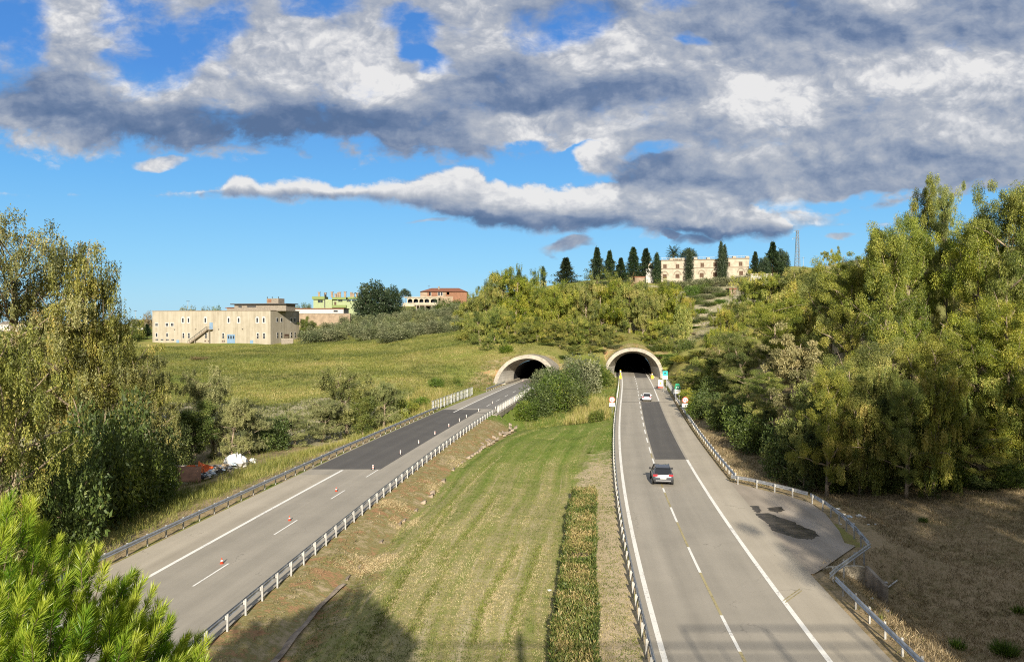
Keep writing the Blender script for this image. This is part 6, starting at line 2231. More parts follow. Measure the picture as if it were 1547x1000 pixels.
# cut hedge rows in the median, dense wild growth
def hedge(pxs, label, seed, hh):
    rg = np.random.default_rng(seed)
    pts = [(G(a, y, hh)[0], G(b_, y, hh)[0], G(a, y, hh)[1]) for a, b_, y in pxs]
    yv = np.array([p[2] for p in pts])
    lo_ = np.array([p[0] for p in pts])
    hi_ = np.array([p[1] for p in pts])
    o_ = np.argsort(yv)
    yv, lo_, hi_ = yv[o_], lo_[o_], hi_[o_]
    area = np.mean(hi_ - lo_) * (yv[-1] - yv[0])
    n = int(area * 950)
    y = rg.uniform(yv[0], yv[-1], n)
    a, b_ = np.interp(y, yv, lo_), np.interp(y, yv, hi_)
    edge_ = rg.choice([0, 1, 2], n, p=[.2, .2, .6])
    u_ = np.where(edge_ == 0, np.abs(rg.normal(size=n)) * .06, np.where(edge_ == 1, 1 - np.abs(rg.normal(size=n)) * .06, rg.uniform(0, 1, n)))
    wob = vnoise(y, a * 0, 1.6, seed) * .5
    x = a + (b_ - a) * u_ + wob * (np.where(u_ < .5, 1, .6)) + rg.normal(size=n) * .05
    top = hh * (1 + .28 * vnoise(x, y, 1.1, seed + 1) + .12 * vnoise(x, y, .45, seed + 2))
    zz = np.where(edge_ == 2, top * rg.uniform(.62, 1.0, n), top * rg.uniform(0, 1, n))
    gx0, gy0 = float(np.mean(x)), float(np.min(y))
    g0 = H(gx0, gy0)
    root = empty('hedge', (gx0, gy0, g0), label, 'hedge', 'cut rows of wild growth in the median')
    zg = height(x, y)
    C = np.stack([x - gx0, y - gy0, zg - g0 + zz - .08], 1)
    D = rg.normal(size=(n, 3)) * .55
    D[:, 2] += .75
    L = rg.uniform(.10, .24, n)
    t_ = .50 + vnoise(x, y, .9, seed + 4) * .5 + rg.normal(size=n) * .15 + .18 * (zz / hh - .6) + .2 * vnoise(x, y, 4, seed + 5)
    t_ = t_ + np.where(edge_ == 2, .06, -.30)  # side leaves tinted darker, painting shade into the flanks of the row
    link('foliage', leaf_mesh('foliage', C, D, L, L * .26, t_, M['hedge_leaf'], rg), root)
    mb_ = MB()
    for _ in range(int((yv[-1] - yv[0]) * 3)):
        yy = rg.uniform(yv[0], yv[-1])
        xx = rg.uniform(np.interp(yy, yv, lo_) + .2, np.interp(yy, yv, hi_) - .2)
        b0 = np.array([xx - gx0, yy - gy0, H(xx, yy) - g0 - .1])
        mb_.tube([b0, b0 + np.array([rg.normal() * .2, rg.normal() * .2, hh * .85])], [.025, .01], 4)
    mb_.build('stems', M['bark_dark'], root)


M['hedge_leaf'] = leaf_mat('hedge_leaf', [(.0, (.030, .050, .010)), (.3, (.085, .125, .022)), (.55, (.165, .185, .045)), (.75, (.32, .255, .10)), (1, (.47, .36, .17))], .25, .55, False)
hedge([(866, 899, 729), (862, 900, 760), (856, 899, 790), (850, 898, 820)], 'further, shorter row of cut wild growth in the median', 201, 1.2)
hedge([(851, 898, 829), (846, 899, 860), (842, 902, 900), (838, 904, 950), (832, 904, 1004), (828, 902, 1040)], 'longer row of cut wild growth beginning under the bridge', 205, 1.3)


# green rush clumps on the brown slope
def clump(x, y, h, n, label, name='grass_clump', mat='leaf_lush', lean=.5):
    rg = np.random.default_rng(int(abs(x * 100 + y)))
    z = H(x, y)
    C = np.concatenate([rg.normal(size=(n, 2)) * h * .16, np.zeros((n, 1))], 1)
    D = np.concatenate([C[:, :2] * 1.6 + rg.normal(size=(n, 2)) * lean, np.ones((n, 1))], 1)
    L = h * rg.uniform(.6, 1.1, n)
    o = link(name, leaf_mesh(name, C, D, L, .03, .32 + rg.normal(size=n) * .2, M[mat], rg))
    o.location = (x, y, z - .05)
    return tag(o, label, 'grass clump')


for px, py, h, n, lab in [(1518, 932, .95, 520, 'bright green rush clump on the dry brown slope'), (1447, 925, .7, 160, 'thin green weed beside the rush clump on the brown slope'), (1540, 880, .6, 200, 'green tuft near the picture edge above the rush clump'), (1395, 775, .55, 240, 'dark green tuft at the foot of the wood behind the litter')]:
    q_ = G(px, py, -.1)
    clump(q_[0], q_[1], h, n, lab)
q_ = G(890, 686, -.3)
clump(q_[0], q_[1], .3, 260, 'low dark weed patch on the mown grass beside the crash barrier', mat='leaf_green', lean=1.4)

# ------------------------------------------------------------------ signs
M['sign_white'] = plain('white_sign_face', (.80, .80, .78), .5, var=.05)
M['sign_red'] = plain('red_sign_paint', (.62, .10, .07), .5, var=.08)
M['sign_teal'] = plain('turquoise_sign_paint', (.03, .48, .43), .5, var=.06)
M['sign_green'] = plain('green_sign_paint', (.02, .30, .16), .5, var=.06)
M['sign_black'] = plain('black_sign_print', (.02, .02, .02), .6, var=.05)
M['sign_yellow'] = plain('yellow_paint', (.75, .42, .03), .5, var=.1)
M['cone_red'] = plain('orange_red_plastic', (.62, .085, .04), .5, var=.12, scale=6)


def disc(mb, r, y0, y1, cz, n=24, x=0):
    v = [(x + r * math.cos(2 * math.pi * k / n), y0, cz + r * math.sin(2 * math.pi * k / n)) for k in range(n)] + [(x + r * math.cos(2 * math.pi * k / n), y1, cz + r * math.sin(2 * math.pi * k / n)) for k in range(n)]
    mb.add(v, [tuple(range(n)), tuple(range(2 * n - 1, n - 1, -1))] + [(k, n + k, n + (k + 1) % n, (k + 1) % n) for k in range(n)])


def round_sign(px, pyb, d, cz, r, label):
    x = P(px, pyb, d)[0]
    z = H(x, d)
    root = empty('road_sign', (x, d, z), label, 'road sign', rz=-.05)
    MB().tube([(0, .08, -.4), (0, .08, cz - z + r)], .045, 7).build('pole', M['galv'], root)
    c = cz - z
    mb = MB()
    disc(mb, r, 0, .03, c)
    rim = mb.build('disc', M['sign_red'], root)
    mb = MB()
    disc(mb, r * .74, -.012, .0, c)
    mb.build('face', M['sign_white'], rim)
    # two little cars side by side, the outer one red: no overtaking
    for dx_, mm in ((-.13, 'sign_red'), (.15, 'sign_black')):
        mb = MB().box(dx_ * r * 2 - .10, dx_ * r * 2 + .10, -.022, -.012, c - .13, c - .01).box(dx_ * r * 2 - .065, dx_ * r * 2 + .065, -.022, -.012, c - .01, c + .10)
        mb.build('car_symbol', M[mm], rim)
    mb = MB().box(-r * .95, r * .95, .0, .03, c - r - .62, c - r - .06)
    pl = mb.build('plate', M['sign_white'], root)
    mb = MB()
    for k in range(5):
        mb.box(-.3 + k * .13, -.3 + k * .13 + .07, -.01, 0, c - r - .42, c - r - .26)
    mb.build('lettering', M['sign_black'], pl)


zz = lambda py, d: P(0, py, d)[2]
round_sign(924.7, 624, 127, zz(603.6, 127), .50, 'round red rimmed no overtaking sign with white plate on the grass median')
round_sign(1035.2, 622, 127, zz(604.2, 127), .50, 'round red rimmed no overtaking sign with white plate beside the wood')


def square_sign(px, d, pt, pm, pb, wpx, label, mat, peaked=False):
    x = P(px, 500, d)[0]
    z = H(x, d)
    w = wpx / F * d
    root = empty('tunnel_sign', (x, d, z), label, 'road sign', rz=-.08)
    for s in (-1, 1):
        MB().tube([(s * w * .3, .08, -.5), (s * w * .3, .08, zz(pt, d) - z - .1)], .05, 6).build('pole', M['galv'], root)
    t_, m_, b_ = zz(pt, d) - z, zz(pm, d) - z, zz(pb, d) - z
    mb = MB().box(-w / 2, w / 2, 0, .04, m_ + .03, t_)
    panel = mb.build('panel', M[mat], root)
    # tunnel mouth symbol
    mb = MB()
    cz_ = m_ + (t_ - m_) * .38
    r = w * .28
    pts = [(r * math.cos(math.pi * k / 12), cz_ + r * math.sin(math.pi * k / 12)) for k in range(13)]
    mb.add([(a, -.012, z_) for a, z_ in pts], [tuple(range(12, -1, -1))])
    mb.build('tunnel_symbol', M['sign_black' if not peaked else 'sign_white'], panel)
    if peaked:
        mb = MB().box(-w * .15, w * .15, -.02, -.014, cz_ + .02, cz_ + r * .6)
        mb.build('symbol_core', M['sign_green'], panel)
        mb = MB()
        hh_ = (t_ - m_) * .75
        mb.add([(-w * .45, 0, t_ + .08), (w * .45, 0, t_ + .08), (w * .3, 0, t_ + hh_), (-w * .3, 0, t_ + hh_), (-w * .45, .04, t_ + .08), (w * .45, .04, t_ + .08), (w * .3, .04, t_ + hh_), (-w * .3, .04, t_ + hh_)],
               [(0, 1, 2, 3), (7, 6, 5, 4), (0, 4, 5, 1), (1, 5, 6, 2), (2, 6, 7, 3), (3, 7, 4, 0)])
        mb.build('upper_panel', M['sign_green'], root)
    mb = MB().box(-w / 2, w / 2, 0, .04, b_, m_ - .03)
    pl = mb.build('plate', M['sign_white'], root)
    if peaked:
        mb = MB()
        for row in (.65, .35):
            for k in range(5):
                mb.box(-w * .38 + k * w * .155, -w * .38 + k * w * .155 + w * .10, -.01, 0, b_ + (m_ - b_) * row - .09, b_ + (m_ - b_) * row + .09)
        mb.build('lettering', M['sign_black'], pl)


square_sign(1005, 166, 560.5, 567.5, 573.2, 7.4, 'turquoise square tunnel sign with black arch and white plate near the tunnel', 'sign_teal')
square_sign(1023.8, 143, 583, 588, 594.5, 8.4, 'green motorway tunnel sign with a separate top panel and white lettered plate', 'sign_green', True)
# temporary works sign on the shoulder
d = 176
x = P(997.8, 580, d)[0]
root = empty('works_sign', (x, d, 0.03), 'white temporary sign with yellow triangle standing on the hard shoulder', 'road sign', rz=-.1)
MB().box(-.45, .45, 0, .04, .35, 1.75).build('panel', M['sign_white'], root)
mb = MB()
mb.add([(-.3, -.01, .8), (.3, -.01, .8), (0, -.01, 1.4)], [(0, 1, 2)])
mb.build('warning_triangle', M['sign_yellow'], root)
MB().tube([(-.35, .0, .4), (-.45, -.5, 0)], .03, 5).tube([(.35, .0, .4), (.45, -.5, 0)], .03, 5).tube([(0, .02, 1.5), (0, .7, 0)], .03, 5).box(-.9, .5, -.35, -.15, .02, .16).build('stand', M['cone_red'], root)
# yellow posts at the tunnel mouth
for px, py, lab, h in ((937.3, 571.5, 'tall yellow marker post at the end of the white railing by the tunnel', 2.3), (985.3, 570.5, 'short yellow marker post on the wood side of the tunnel mouth', 1.4)):
    q_ = P(px, py, 205)
    root = empty('marker_post', (q_[0], 205, 0.03), lab, 'marker post')
    MB().box(-.14, .14, -.14, .14, 0, h).box(-.36, .36, -.2, .2, 0, .75).build('post', M['sign_yellow'], root)
    MB().box(-.145, .145, -.145, .145, h * .75, h * .9).build('reflector_band', M['sign_white'], root)

# ------------------------------------------------------------------ traffic cones and delineators on the closed lane
cone_me = {}
mb = MB()
mb.tube([(0, 0, .03), (0, 0, .60)], [.15, .035], 14)
cone_me['body'] = mb.mesh('cone', M['cone_red'], True)
mb = MB().prism([(.2 * math.cos(a), .2 * math.sin(a)) for a in [math.pi / 4 * k + math.pi / 8 for k in range(8)]], 0, .04)
cone_me['base'] = mb.mesh('base', M['cone_red'])
mb = MB()
mb.tube([(0, 0, .24), (0, 0, .37)], [.115, .083], 14)
cone_me['band'] = mb.mesh('white_band', M['sign_white'], True)


def cone(px, py, label):
    q_ = G(px, py, .03)
    root = empty('traffic_cone', q_, label, 'traffic cone', 'traffic cones along the closed lane', random.uniform(0, 6))
    for k in ('body', 'base', 'band'):
        link({'body': 'cone_body', 'base': 'base', 'band': 'white_band'}[k], cone_me[k], root).scale = (.6, .6, .6)


for px, py, lab in [(335, 851, 'red traffic cone nearest to the viewer beside the first lane dash'), (437.5, 786, 'red traffic cone beside the second lane dash'), (508, 742, 'red traffic cone just before the dark asphalt patch')]:
    cone(px, py, lab)
dl = {}
mb = MB().box(-.06, .06, -.02, .02, .04, .55)
dl['p'] = mb.mesh('panel', M['sign_white'])
mb = MB()
for k in range(2):
    mb.add([(-.061, -.025, .12 + k * .20), (.061, -.025, .17 + k * .20), (.061, -.025, .27 + k * .20), (-.061, -.025, .22 + k * .20)], [(0, 1, 2, 3)])
dl['s'] = mb.mesh('red_stripe', M['cone_red'])
mb = MB().box(-.22, .22, -.14, .14, 0, .05)
dl['b'] = mb.mesh('foot', M['sign_black'])
for i, (px, py) in enumerate([(563.5, 709), (605, 686), (632.5, 670.5), (657, 656.5), (678, 645), (694, 636.5), (704.5, 631), (723, 621.5), (748.5, 618), (744, 610), (790, 576.5), (802, 577)]):
    q_ = G(px, py, .032)
    root = empty('delineator', q_, f'{ordinal(i)} red and white delineator counted from the near edge of the dark asphalt', 'delineator', 'delineators on the dark asphalt', .1)
    for k, nm in (('p', 'panel'), ('s', 'red_stripe'), ('b', 'foot')):
        link(nm, dl[k], root).scale = (.85, .85, .8)

# ------------------------------------------------------------------ cars
def paint_mat(name, col, rough=.35, metal=.0):
    m_, t_, b_ = new_mat(name, rough)
    b_.inputs['Base Color'].default_value = (*col, 1)
    b_.inputs['Metallic'].default_value = metal
    b_.inputs['Coat Weight'].default_value = .6
    b_.inputs['Coat Roughness'].default_value = .12
    return m_


M['car_grey'] = paint_mat('metallic_grey_paint', (.09, .095, .108), .30, .5)
M['car_white'] = paint_mat('white_car_paint', (.78, .78, .77), .4)
M['car_glass'] = plain('tinted_car_glass', (.018, .02, .024), .08, var=.05, spec=.6)
M['tyre'] = plain('tyre_rubber', (.02, .02, .02), .9)
M['rim'] = plain('alloy_wheel', (.45, .45, .46), .35, .8, var=.05)
M['tail_red'] = plain('red_tail_lamp', (.50, .02, .03), .25, var=.1, spec=.6)
M['plastic_black'] = plain('black_plastic', (.03, .03, .032), .7)


def car(x, y, hd, label, paint, suv):
    """body stations along the length: (s, z_bottom, z_belt, half width at belt); greenhouse stations: (s, z_roof, half width)"""
    root = empty('car', (x, y, .035), label, 'car', 'cars on the road', hd)
    Lg = 4.45 if suv else 4.0
    if suv:
        body = [(0, .45, .78, .76), (.06, .36, .95, .86), (.28, .30, 1.08, .92), (1.0, .24, 1.06, .93), (2.0, .24, 1.02, .93), (2.9, .24, 1.0, .93), (3.4, .25, .96, .92), (4.1, .3, .86, .88), (4.38, .36, .72, .76), (4.45, .42, .62, .6)]
        gh = [(.16, 1.04, .80), (.62, 1.50, .66), (.95, 1.58, .66), (1.7, 1.61, .67), (2.35, 1.55, .66), (3.15, .99, .78)]
    else:
        body = [(0, .42, .74, .70), (.06, .32, .90, .80), (.25, .26, .98, .84), (1.0, .22, .98, .85), (2.0, .22, .95, .85), (2.8, .22, .92, .85), (3.2, .23, .88, .84), (3.75, .28, .76, .78), (4.0, .38, .6, .6)]
        gh = [(.10, .95, .74), (.50, 1.38, .60), (.85, 1.45, .60), (1.5, 1.47, .61), (2.1, 1.40, .60), (2.9, .91, .70)]
    mb = MB()
    v, f = [], []
    for s, zb_, zt_, w in body:
        m1 = zb_ + (zt_ - zb_) * .45
        v += [(-w * .88, s, zb_), (w * .88, s, zb_), (w, s, m1), (w * .96, s, zt_ - .06), (w * .84, s, zt_), (-w * .84, s, zt_), (-w * .96, s, zt_ - .06), (-w, s, m1)]
    for i in range(len(body) - 1):
        for k in range(8):
            a, b_ = i * 8 + k, i * 8 + (k + 1) % 8
            f.append((a, a + 8, b_ + 8, b_))
    f += [tuple(range(8)), tuple((len(body) - 1) * 8 + k for k in range(7, -1, -1))]
    mb.add(v, f)
    bd = mb.build('body', paint, root, True)
    bd.modifiers.new('edge', 'EDGE_SPLIT').split_angle = R(38)
    # glass house
    mb = MB()
    v, f = [], []
    for s, z_, w in gh:
        zb_ = np.interp(s, [q[0] for q in body], [q[2] for q in body]) - .05
        wb_ = np.interp(s, [q[0] for q in body], [q[3] for q in body]) * .86
        v += [(-wb_, s, zb_), (wb_, s, zb_), (w, s, max(z_, zb_ + .02)), (-w, s, max(z_, zb_ + .02))]
    for i in range(len(gh) - 1):
        for k in range(4):
            a, b_ = i * 4 + k, i * 4 + (k + 1) % 4
            f.append((a, a + 4, b_ + 4, b_))
    f += [(0, 1, 2, 3), tuple((len(gh) - 1) * 4 + k for k in (3, 2, 1, 0))]
    mb.add(v, f)
    mb.build('windows', M['car_glass'], root)
    # roof skin and pillars
    mb = MB()
    top = gh[1:-1]
    v = []
    for s, z_, w in top:
        v += [(-w * 1.03, s, z_ - .05), (-w * .9, s, z_ + .025), (w * .9, s, z_ + .025), (w * 1.03, s, z_ - .05)]
    v[0] = (v[0][0], v[0][1] - .12, v[0][2] - .01)
    v[3] = (v[3][0], v[3][1] - .12, v[3][2] - .01)
    v[1] = (v[1][0], v[1][1] - .12, v[1][2])
    v[2] = (v[2][0], v[2][1] - .12, v[2][2])
    f = []
    for i in range(len(top) - 1):
        for k in range(3):
            f.append((i * 4 + k, i * 4 + k + 1, i * 4 + k + 5, i * 4 + k + 4))
    mb.add(v, f)
    for s_ in (-1, 1):
        for (i, j) in ((0, 1), (len(gh) - 1, len(gh) - 2)):
            s0, z0, w0 = gh[i]
            s1, z1, w1 = gh[j]
            wb_ = np.interp(s0, [q[0] for q in body], [q[3] for q in body]) * .87
            mb.tube([(s_ * wb_, s0, z0 - .06), (s_ * w1 * 1.02, s1, z1 - .01)], .05, 6)
    mb.build('roof', paint, root)
    if suv:
        mb = MB()
        for s_ in (-1, 1):
            mb.tube([(s_ * .62, .75, 1.58), (s_ * .62, .85, 1.66), (s_ * .62, 2.1, 1.66), (s_ * .62, 2.25, 1.58)], .022, 5)
        mb.build('roof_rails', M['rim'], root)
    # tail lamps, plate, bumper
    zl = .93 if suv else .82
    wl = .80 if suv else .70
    for s_ in (-1, 1):
        mb = MB()
        a0, a1 = sorted((s_ * wl * .62, s_ * wl * 1.08))
        mb.box(a0, a1, -.015, .22, zl - .07, zl + .09)
        mb.build('tail_lamp', M['tail_red'], root)
    MB().box(-.26, .26, -.03, .02, .64, .76).build('number_plate', M['sign_white'], root)
    MB().box(-.80 if suv else -.7, .80 if suv else .7, -.05, .12, .36, .54).build('rear_bumper', M['plastic_black'] if suv else paint, root)
    if suv:
        MB().box(-.66, .66, -.065, -.045, .46, .53).build('bumper_trim', M['rim'], root)
    for s_ in (-1, 1):
        mb = MB().box(s_ * .98 - .11, s_ * .98 + .11, 2.72, 2.86, 1.0, 1.16) if suv else MB().box(s_ * .92 - .1, s_ * .92 + .1, 2.45, 2.58, .92, 1.06)
        mb.build('wing_mirror', M['plastic_black'] if suv else paint, root)
    rw_ = .35 if suv else .30
    for s_ in (-1, 1):
        for yy in ((.82, 3.5) if suv else (.7, 3.15)):
            xx = s_ * (.84 if suv else .75)
            mb = MB().tube([(xx - .11, yy, rw_), (xx + .11, yy, rw_)], rw_, 18)
            ty_ = mb.build('wheel', M['tyre'], root)
            mb = MB().tube([(xx + s_ * .10, yy, rw_), (xx + s_ * .118, yy, rw_)], rw_ * .66, 14)
            mb.build('rim', M['rim'], ty_)
    return root


y0 = G(1002.5, 735.3)[1] + .15
tx, ty = frame_at(RD, y0 + 2)
x0 = G(1002.5, 735.3)[0]
car(x0, y0, -math.atan2(tx, ty), 'dark grey sport utility car driving over the lane line', M['car_grey'], True)
y0 = G(977, 606.8)[1]
tx, ty = frame_at(RD, y0 + 2)
car(G(977, 606.8)[0], y0, -math.atan2(tx, ty), 'small white hatchback heading for the tunnel', M['car_white'], False)
# parked vehicle far on the skyline terrace
a = P(207, 491.5, 405)
car(a[0], 405, -1.2, 'tiny white vehicle parked by the houses beyond the factory', M['car_white'], False).location.z = H(a[0], 405) + .05

# ------------------------------------------------------------------ culvert head
q_ = G(1272, 884, -1.1)
cu = empty('culvert', (q_[0], q_[1], -1.55), 'mossy concrete culvert head with a round pipe below the lay-by barrier', 'culvert', rz=.15)
mb = MB()
n = 20
r = .45
pts = [(-.9, 0), (1.5, 0), (1.5, 1.15), (.9, 1.55), (-.9, 1.55)]
# head wall with a round opening
ho = [(.25 + r * math.cos(2 * math.pi * k / n), .55 + r * math.sin(2 * math.pi * k / n)) for k in range(n)]
out = []
for k in range(n):
    an = 2 * math.pi * k / n
    dx_, dz_ = math.cos(an), math.sin(an)
    t1 = min(((1.5 - .25) / dx_ if dx_ > 1e-6 else 1e9), ((-1.1 - .25) / dx_ if dx_ < -1e-6 else 1e9), ((1.55 - .55) / dz_ if dz_ > 1e-6 else 1e9), ((-.6 - .55) / dz_ if dz_ < -1e-6 else 1e9))
    out.append((.25 + dx_ * t1, .55 + dz_ * t1))
v = [(a, 0, z) for a, z in ho] + [(a, 0, z) for a, z in out] + [(a, .3, z) for a, z in out]
f = [(k, (k + 1) % n, n + (k + 1) % n, n + k) for k in range(n)] + [(n + k, n + (k + 1) % n, 2 * n + (k + 1) % n, 2 * n + k) for k in range(n)]
mb.add(v, f)
mb.build('head_wall', plain('mossy_concrete', (.46, .40, .30), .95, var=.35, scale=2.5), cu)
mb = MB()
v = [(a, 0, z) for a, z in ho] + [(a, 2.5, z) for a, z in ho]
mb.add(v, [(k, n + k, n + (k + 1) % n, (k + 1) % n) for k in range(n)] + [tuple(range(n, 2 * n))])
mb.build('pipe', M['dark_lining'], cu, True)
for s_, x0_ in ((-1, -1.1), (1, 1.5)):
    mb = MB()
    a = (x0_, 0)
    b_ = (x0_ + s_ * .5, -1.2)
    th = .2 * s_
    v = [(a[0], a[1], -.6), (a[0] + th, a[1], -.6), (b_[0] + th, b_[1], -.6), (b_[0], b_[1], -.6), (a[0], a[1], 1.55), (a[0] + th, a[1], 1.55), (b_[0] + th, b_[1], .7), (b_[0], b_[1], .7)]
    mb.add(v, [(3, 2, 1, 0), (4, 5, 6, 7), (0, 1, 5, 4), (1, 2, 6, 5), (2, 3, 7, 6), (3, 0, 4, 7)])
    mb.build('wing_wall', M['concrete_dirty'], cu)

# ------------------------------------------------------------------ litter
M['plastic_white'] = plain('dirty_white_plastic', (.62, .62, .60), .6, var=.15, scale=5)
M['plastic_blue'] = plain('pale_blue_plastic', (.40, .48, .56), .6, var=.15, scale=5)
M['cardboard'] = plain('wet_cardboard', (.34, .26, .17), .9, var=.2, scale=4)


def crumple(name, x, y, s, mat, label, cat, group=None, z=None, flat=.5, seed=0):
    """crumpled bag or sheet: a dented, folded lump"""
    rg = np.random.default_rng(seed + 900)
    nu, nv = 12, 8
    v = []
    ph = rg.uniform(0, 6, 6)
    for j in range(nv):
        th = math.pi * (j + .5) / nv
        for i in range(nu):
            a = 2 * math.pi * i / nu
            r_ = 1 + .28 * math.sin(3 * a + ph[0] + th * 2) + .2 * math.sin(5 * a - 3 * th + ph[1]) + rg.normal() * .12
            v.append((s * r_ * math.sin(th) * math.cos(a), s * .8 * r_ * math.sin(th) * math.sin(a), s * flat * (math.cos(th) * r_ + .55)))
    f = [(j * nu + i, (j + 1) * nu + i, (j + 1) * nu + (i + 1) % nu, j * nu + (i + 1) % nu) for j in range(nv - 1) for i in range(nu)]
    f += [tuple(range(nu)), tuple((nv - 1) * nu + i for i in range(nu - 1, -1, -1))]
    mb_ = MB()
    mb_.add(v, f)
    o = mb_.build(name, mat)
    o.location = (x, y, (H(x, y) if z is None else z))
    o.rotation_euler = (0, 0, rg.uniform(0, 6))
    return tag(o, label, cat, group)


LG = 'litter dumped by the lay-by'
li = [(1266, 774, .17, 'w', 'white crumpled bag behind the bend of the lay-by barrier'), (1274, 782, .15, 'w', 'small white bag just downhill of the barrier bend'), (1283, 786, .22, 'b', 'pale blue torn bag in the middle of the litter'),
      (1297, 783, .24, 'w', 'long white plastic sheet among the litter'), (1306, 782, .14, 'w', 'outermost white scrap on the wood side of the litter'), (1287, 797, .22, 'w', 'large white crumpled sheet behind the barrier'), (1270, 797, .10, 'w', 'small scrap on the lay-by side of the barrier'),
      (1276, 803, .13, 'c', 'brown carton on the lay-by side of the barrier'), (1291, 806, .12, 'w', 'white wrapper low beside the barrier corner'), (1312, 797, .10, 'w', 'tiny white scrap alone in the brown grass'), (1322, 793, .10, 'w', 'tiny white scrap furthest from the barrier'),
      (1302, 812, .11, 'w', 'white scrap right at the barrier corner'), (1338, 852, .12, 'w', 'white scrap near the broken pole on the brown slope'), (1288, 731, .24, 'w', 'white board lying at the foot of the wood'), (1218, 767, .06, 'w', 'tiny white scrap lying on the lay-by'),
      (1316, 889, .12, 'w', 'white scrap in the ditch by the culvert pipe'), (1340, 900, .16, 'w', 'pale rubble lump below the culvert'), (773, 637, .16, 'w', 'white plastic bag on the red bank by the bridge'), (560, 738, .08, 'w', 'white scrap on the red bank'), (830, 893, .10, 'w', 'white paper scrap on the brown strip by the hedge')]
for i, (px, py, s, c, lab) in enumerate(li):
    q_ = G(px, py, 0.03 if i in (14,) else -.3)
    x, y = q_[0], q_[1]
    crumple('litter', x, y, s, M[{'w': 'plastic_white', 'b': 'plastic_blue', 'c': 'cardboard'}[c]], lab, 'litter', LG if i < 13 else None, z=.02 if i == 14 else None, flat=.4, seed=i)
p0, p1 = G(1331, 858, -.2), G(1356, 846, -.2)
mb = MB().tube([(p0[0], p0[1], H(p0[0], p0[1]) + .08), (p1[0], p1[1], H(p1[0], p1[1]) + .14)], [.05, .04], 6)
tag(mb.build('broken_pole', M['plastic_white']), 'white broken pole lying in the brown grass above the culvert', 'pole')

# ------------------------------------------------------------------ camp on the far side of the bank
M['tarp_brown'] = plain('brown_tarpaulin', (.25, .13, .075), .8, var=.2, scale=1.5)
M['tarp_orange'] = plain('orange_tarpaulin', (.72, .16, .045), .7, var=.15, scale=1.5)
M['tent_green'] = plain('pale_green_tent_cloth', (.50, .52, .33), .8, var=.12, scale=1.5)
zc = -2.2
k_ = lambda px, py: G(px, py, zc)


def on_camp(px, py):
    q = G(px, py, -1.6)
    return q[0], q[1], H(q[0], q[1])


# dome tent
x, y, z = on_camp(277, 723)
mb = MB()
n, mth = 18, 7
v, f = [], []
for j in range(mth):
    th = math.pi / 2 * j / (mth - 1)
    for i in range(n):
        a = 2 * math.pi * i / n
        rr = 1.75 * math.cos(th) * (1 + .06 * math.cos(4 * a))
        v.append((rr * math.cos(a), rr * math.sin(a) * .8, 1.75 * math.sin(th) ** .9))
for j in range(mth - 1):
    for i in range(n):
        f.append((j * n + i, j * n + (i + 1) % n, (j + 1) * n + (i + 1) % n, (j + 1) * n + i))
mb.add(v, f)
tn = empty('dome_tent', (x, y, z), 'pale green dome tent behind the brown tarpaulin', 'tent')
mb.build('canopy', M['tent_green'], tn, True)
mb = MB()
for a in (.7, 2.3):
    mb.tube([(1.8 * math.cos(a) * math.cos(t_), 1.44 * math.sin(a) * math.cos(t_), 1.80 * max(math.sin(t_), 0) ** .9) for t_ in np.linspace(0, math.pi, 15)], .03, 5)
mb.build('tent_pole', M['plastic_black'], tn)
# ridge shelter of brown tarpaulin
x, y, z = on_camp(281, 731)
tb_ = empty('tarpaulin_shelter', (x, y, z), 'brown tarpaulin stretched like a wedge over the camp', 'tarpaulin', rz=.15)
mb = MB()
v, f = [], []
for i in range(9):
    for j in range(7):
        u_, w_ = i / 8, j / 6
        sag = .12 * math.sin(math.pi * u_) * math.sin(math.pi * w_)
        v.append((-1.6 + 3.2 * u_ * (1 - .1 * w_), -.9 + 1.8 * w_, .55 + 1.15 * w_ - sag - .35 * abs(u_ - .5) * (1 - w_) + .04 * math.sin(9 * u_ + 4 * w_)))
for i in range(8):
    for j in range(6):
        f.append((i * 7 + j, (i + 1) * 7 + j, (i + 1) * 7 + j + 1, i * 7 + j + 1))
mb.add(v, f)
sh_ = mb.build('sheet', M['tarp_brown'], tb_, True)
sm = sh_.modifiers.new('cloth', 'SOLIDIFY')
sm.thickness = .03
for sx_, sy_, hh in ((-1.5, .85, 1.7), (1.45, .85, 1.7), (-1.5, -.85, .6), (1.5, -.85, .6)):
    MB().tube([(sx_, sy_, -.3), (sx_, sy_, hh)], .035, 5).build('tent_pole', M['bark_dark'], tb_)
for px, py, s, mt, fl_, lab, nm, cat, sd_ in [(299, 721, 1.35, 'tarp_orange', .75, 'orange tarpaulin heap beside the dome tent', 'tarpaulin', 'tarpaulin', 3), (358, 706, 1.15, 'plastic_white', .9, 'big white plastic sheet at the end of the rubbish heap', 'plastic_sheet', 'plastic sheet', 5),
                                             (382, 697, .45, 'plastic_white', .8, 'small white bag beyond the big plastic sheet', 'plastic_bag', 'plastic bag', 6), (252, 721, .75, 'cardboard', .6, 'pinkish brown bundle behind the tent', 'bundle', 'bundle', 7), (262, 726, .6, 'plastic_white', .6, 'white bundle between the bushes and the tent', 'bundle', 'bundle', 8)]:
    x, y, z = on_camp(px, py)
    crumple(nm, x, y, s, M[mt], lab, cat, None, z=z - .05, flat=fl_, seed=sd_)
# low white wall or tarpaulin edge behind the camp
x, y, z = on_camp(303, 709)
lw = empty('low_wall', (x, y, z), 'low pale wall behind the orange tarpaulin', 'wall', rz=.12)
MB().box(-3.0, 3.2, 0, .25, -.5, 1.25).build('wall', M['white_wall'], lw)
MB().box(-3.05, 3.25, -.06, .31, 1.25, 1.34).build('coping', M['concrete_rim'], lw)
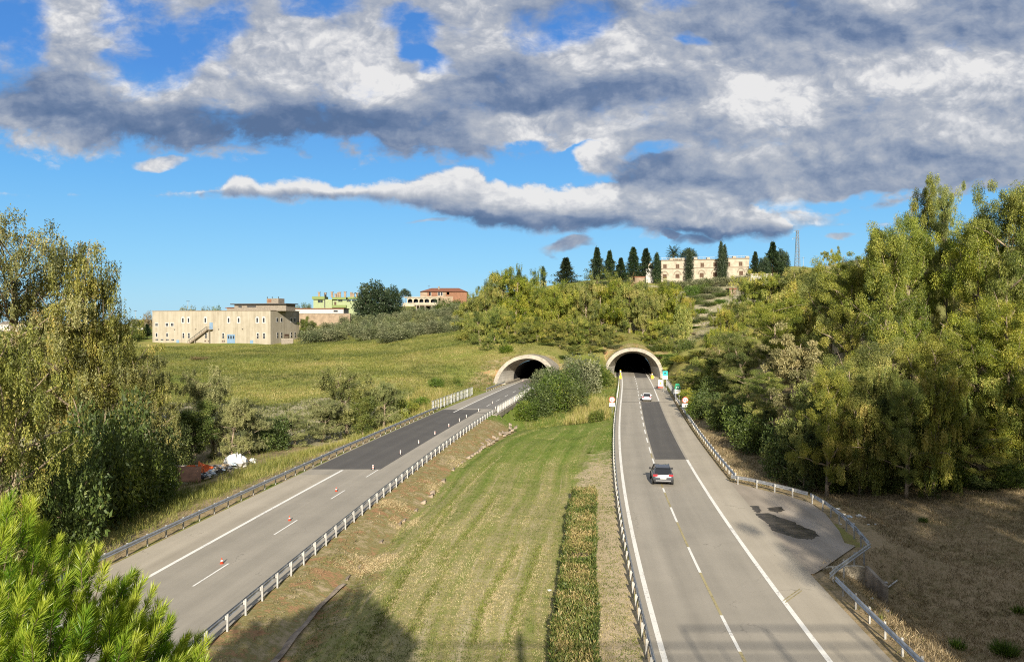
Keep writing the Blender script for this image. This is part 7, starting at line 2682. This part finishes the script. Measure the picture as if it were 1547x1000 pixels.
# heap of mixed rubbish nobody could count
rg = np.random.default_rng(55)
mb = MB()
mats = [M['plastic_white'], M['plastic_blue'], M['cardboard'], M['plastic_black'], M['grey_render'], M['plastic_white']]
for k in range(420):
    px = rg.uniform(304, 366)
    py = np.interp(px, [304, 366], [724, 700]) + rg.normal() * 3.5
    x, y, z = on_camp(px, py)
    s = rg.uniform(.10, .32)
    mb.mat(mats[rg.integers(0, len(mats))])
    an = rg.uniform(0, 3.1)
    zz0 = z + rg.uniform(0, .7)
    c_, s__ = math.cos(an), math.sin(an)
    pts = []
    for (a, b_, c2) in [(-1, -.6, 0), (1, -.7, .2), (1.1, .6, .1), (-.8, .7, .3), (-.7, -.5, .5), (.8, -.4, .8), (.7, .5, .6), (-.6, .6, .9)]:
        a, b_, c2 = a + rg.normal() * .25, b_ + rg.normal() * .25, c2 + rg.normal() * .12
        pts.append((x + s * (a * c_ - b_ * s__), y + s * (a * s__ + b_ * c_), zz0 + s * c2))
    mb.add(pts, [(0, 3, 2, 1), (4, 5, 6, 7), (0, 1, 5, 4), (1, 2, 6, 5), (2, 3, 7, 6), (3, 0, 4, 7)])
tag(mb.build('rubbish_heap'), kind='stuff')
# pale stone blocks strewn on the cut below the hill
rg = np.random.default_rng(56)
mb = MB()
for k in range(260):
    px, py, d_ = (rg.uniform(250, 440), rg.uniform(618, 640), rg.uniform(118, 132)) if k < 150 else (rg.uniform(1030, 1105), 0, rg.uniform(275, 350))
    x = (px - 773.5) / F * d_
    z = H(x, d_)
    s = rg.uniform(.12, .42) * (1 if k < 150 else 1.4)
    pts = [(x + s * (a + rg.normal() * .2), d_ + s * (b_ + rg.normal() * .2), z + s * (c2 + rg.normal() * .12)) for a, b_, c2 in [(-1, -.6, -.3), (1, -.7, -.3), (1.1, .6, -.3), (-.8, .7, -.3), (-.7, -.5, .5), (.8, -.4, .6), (.7, .5, .6), (-.6, .6, .5)]]
    mb.add(pts, [(0, 3, 2, 1), (4, 5, 6, 7), (0, 1, 5, 4), (1, 2, 6, 5), (2, 3, 7, 6), (3, 0, 4, 7)])
tag(mb.build('loose_rocks', plain('pale_limestone', (.31, .27, .205), .95, var=.2, scale=1.5)), kind='stuff')
# dry stone terrace walls on the slope below the mansion
for px0, px1, py, d_, lab in ((1038, 1092, 473.5, 302, 'pale dry stone terrace wall halfway up the slope'), (1042, 1080, 497, 262, 'lower pale terrace wall on the grassy slope'), (1034, 1062, 452, 336, 'upper broken terrace wall on the slope')):
    a, b_ = P(px0, py, d_), P(px1, py, d_)
    root = empty('terrace_wall', (a[0], d_, a[2]), lab, 'wall')
    mb = MB()
    nn = 16
    for k in range(nn):
        x0_, x1_ = (b_[0] - a[0]) * k / nn, (b_[0] - a[0]) * (k + .96) / nn
        zg = H(a[0] + x0_, d_) - a[2]
        mb.box(x0_, x1_, 0, .7, zg - 1.0, zg + .75 + .15 * math.sin(k * 2.3))
    mb.build('stones', plain('terrace_stone', (.27, .235, .175), .95, var=.25, scale=1.2) if 'terrace_stone' not in bpy.data.materials else bpy.data.materials['terrace_stone'], root)
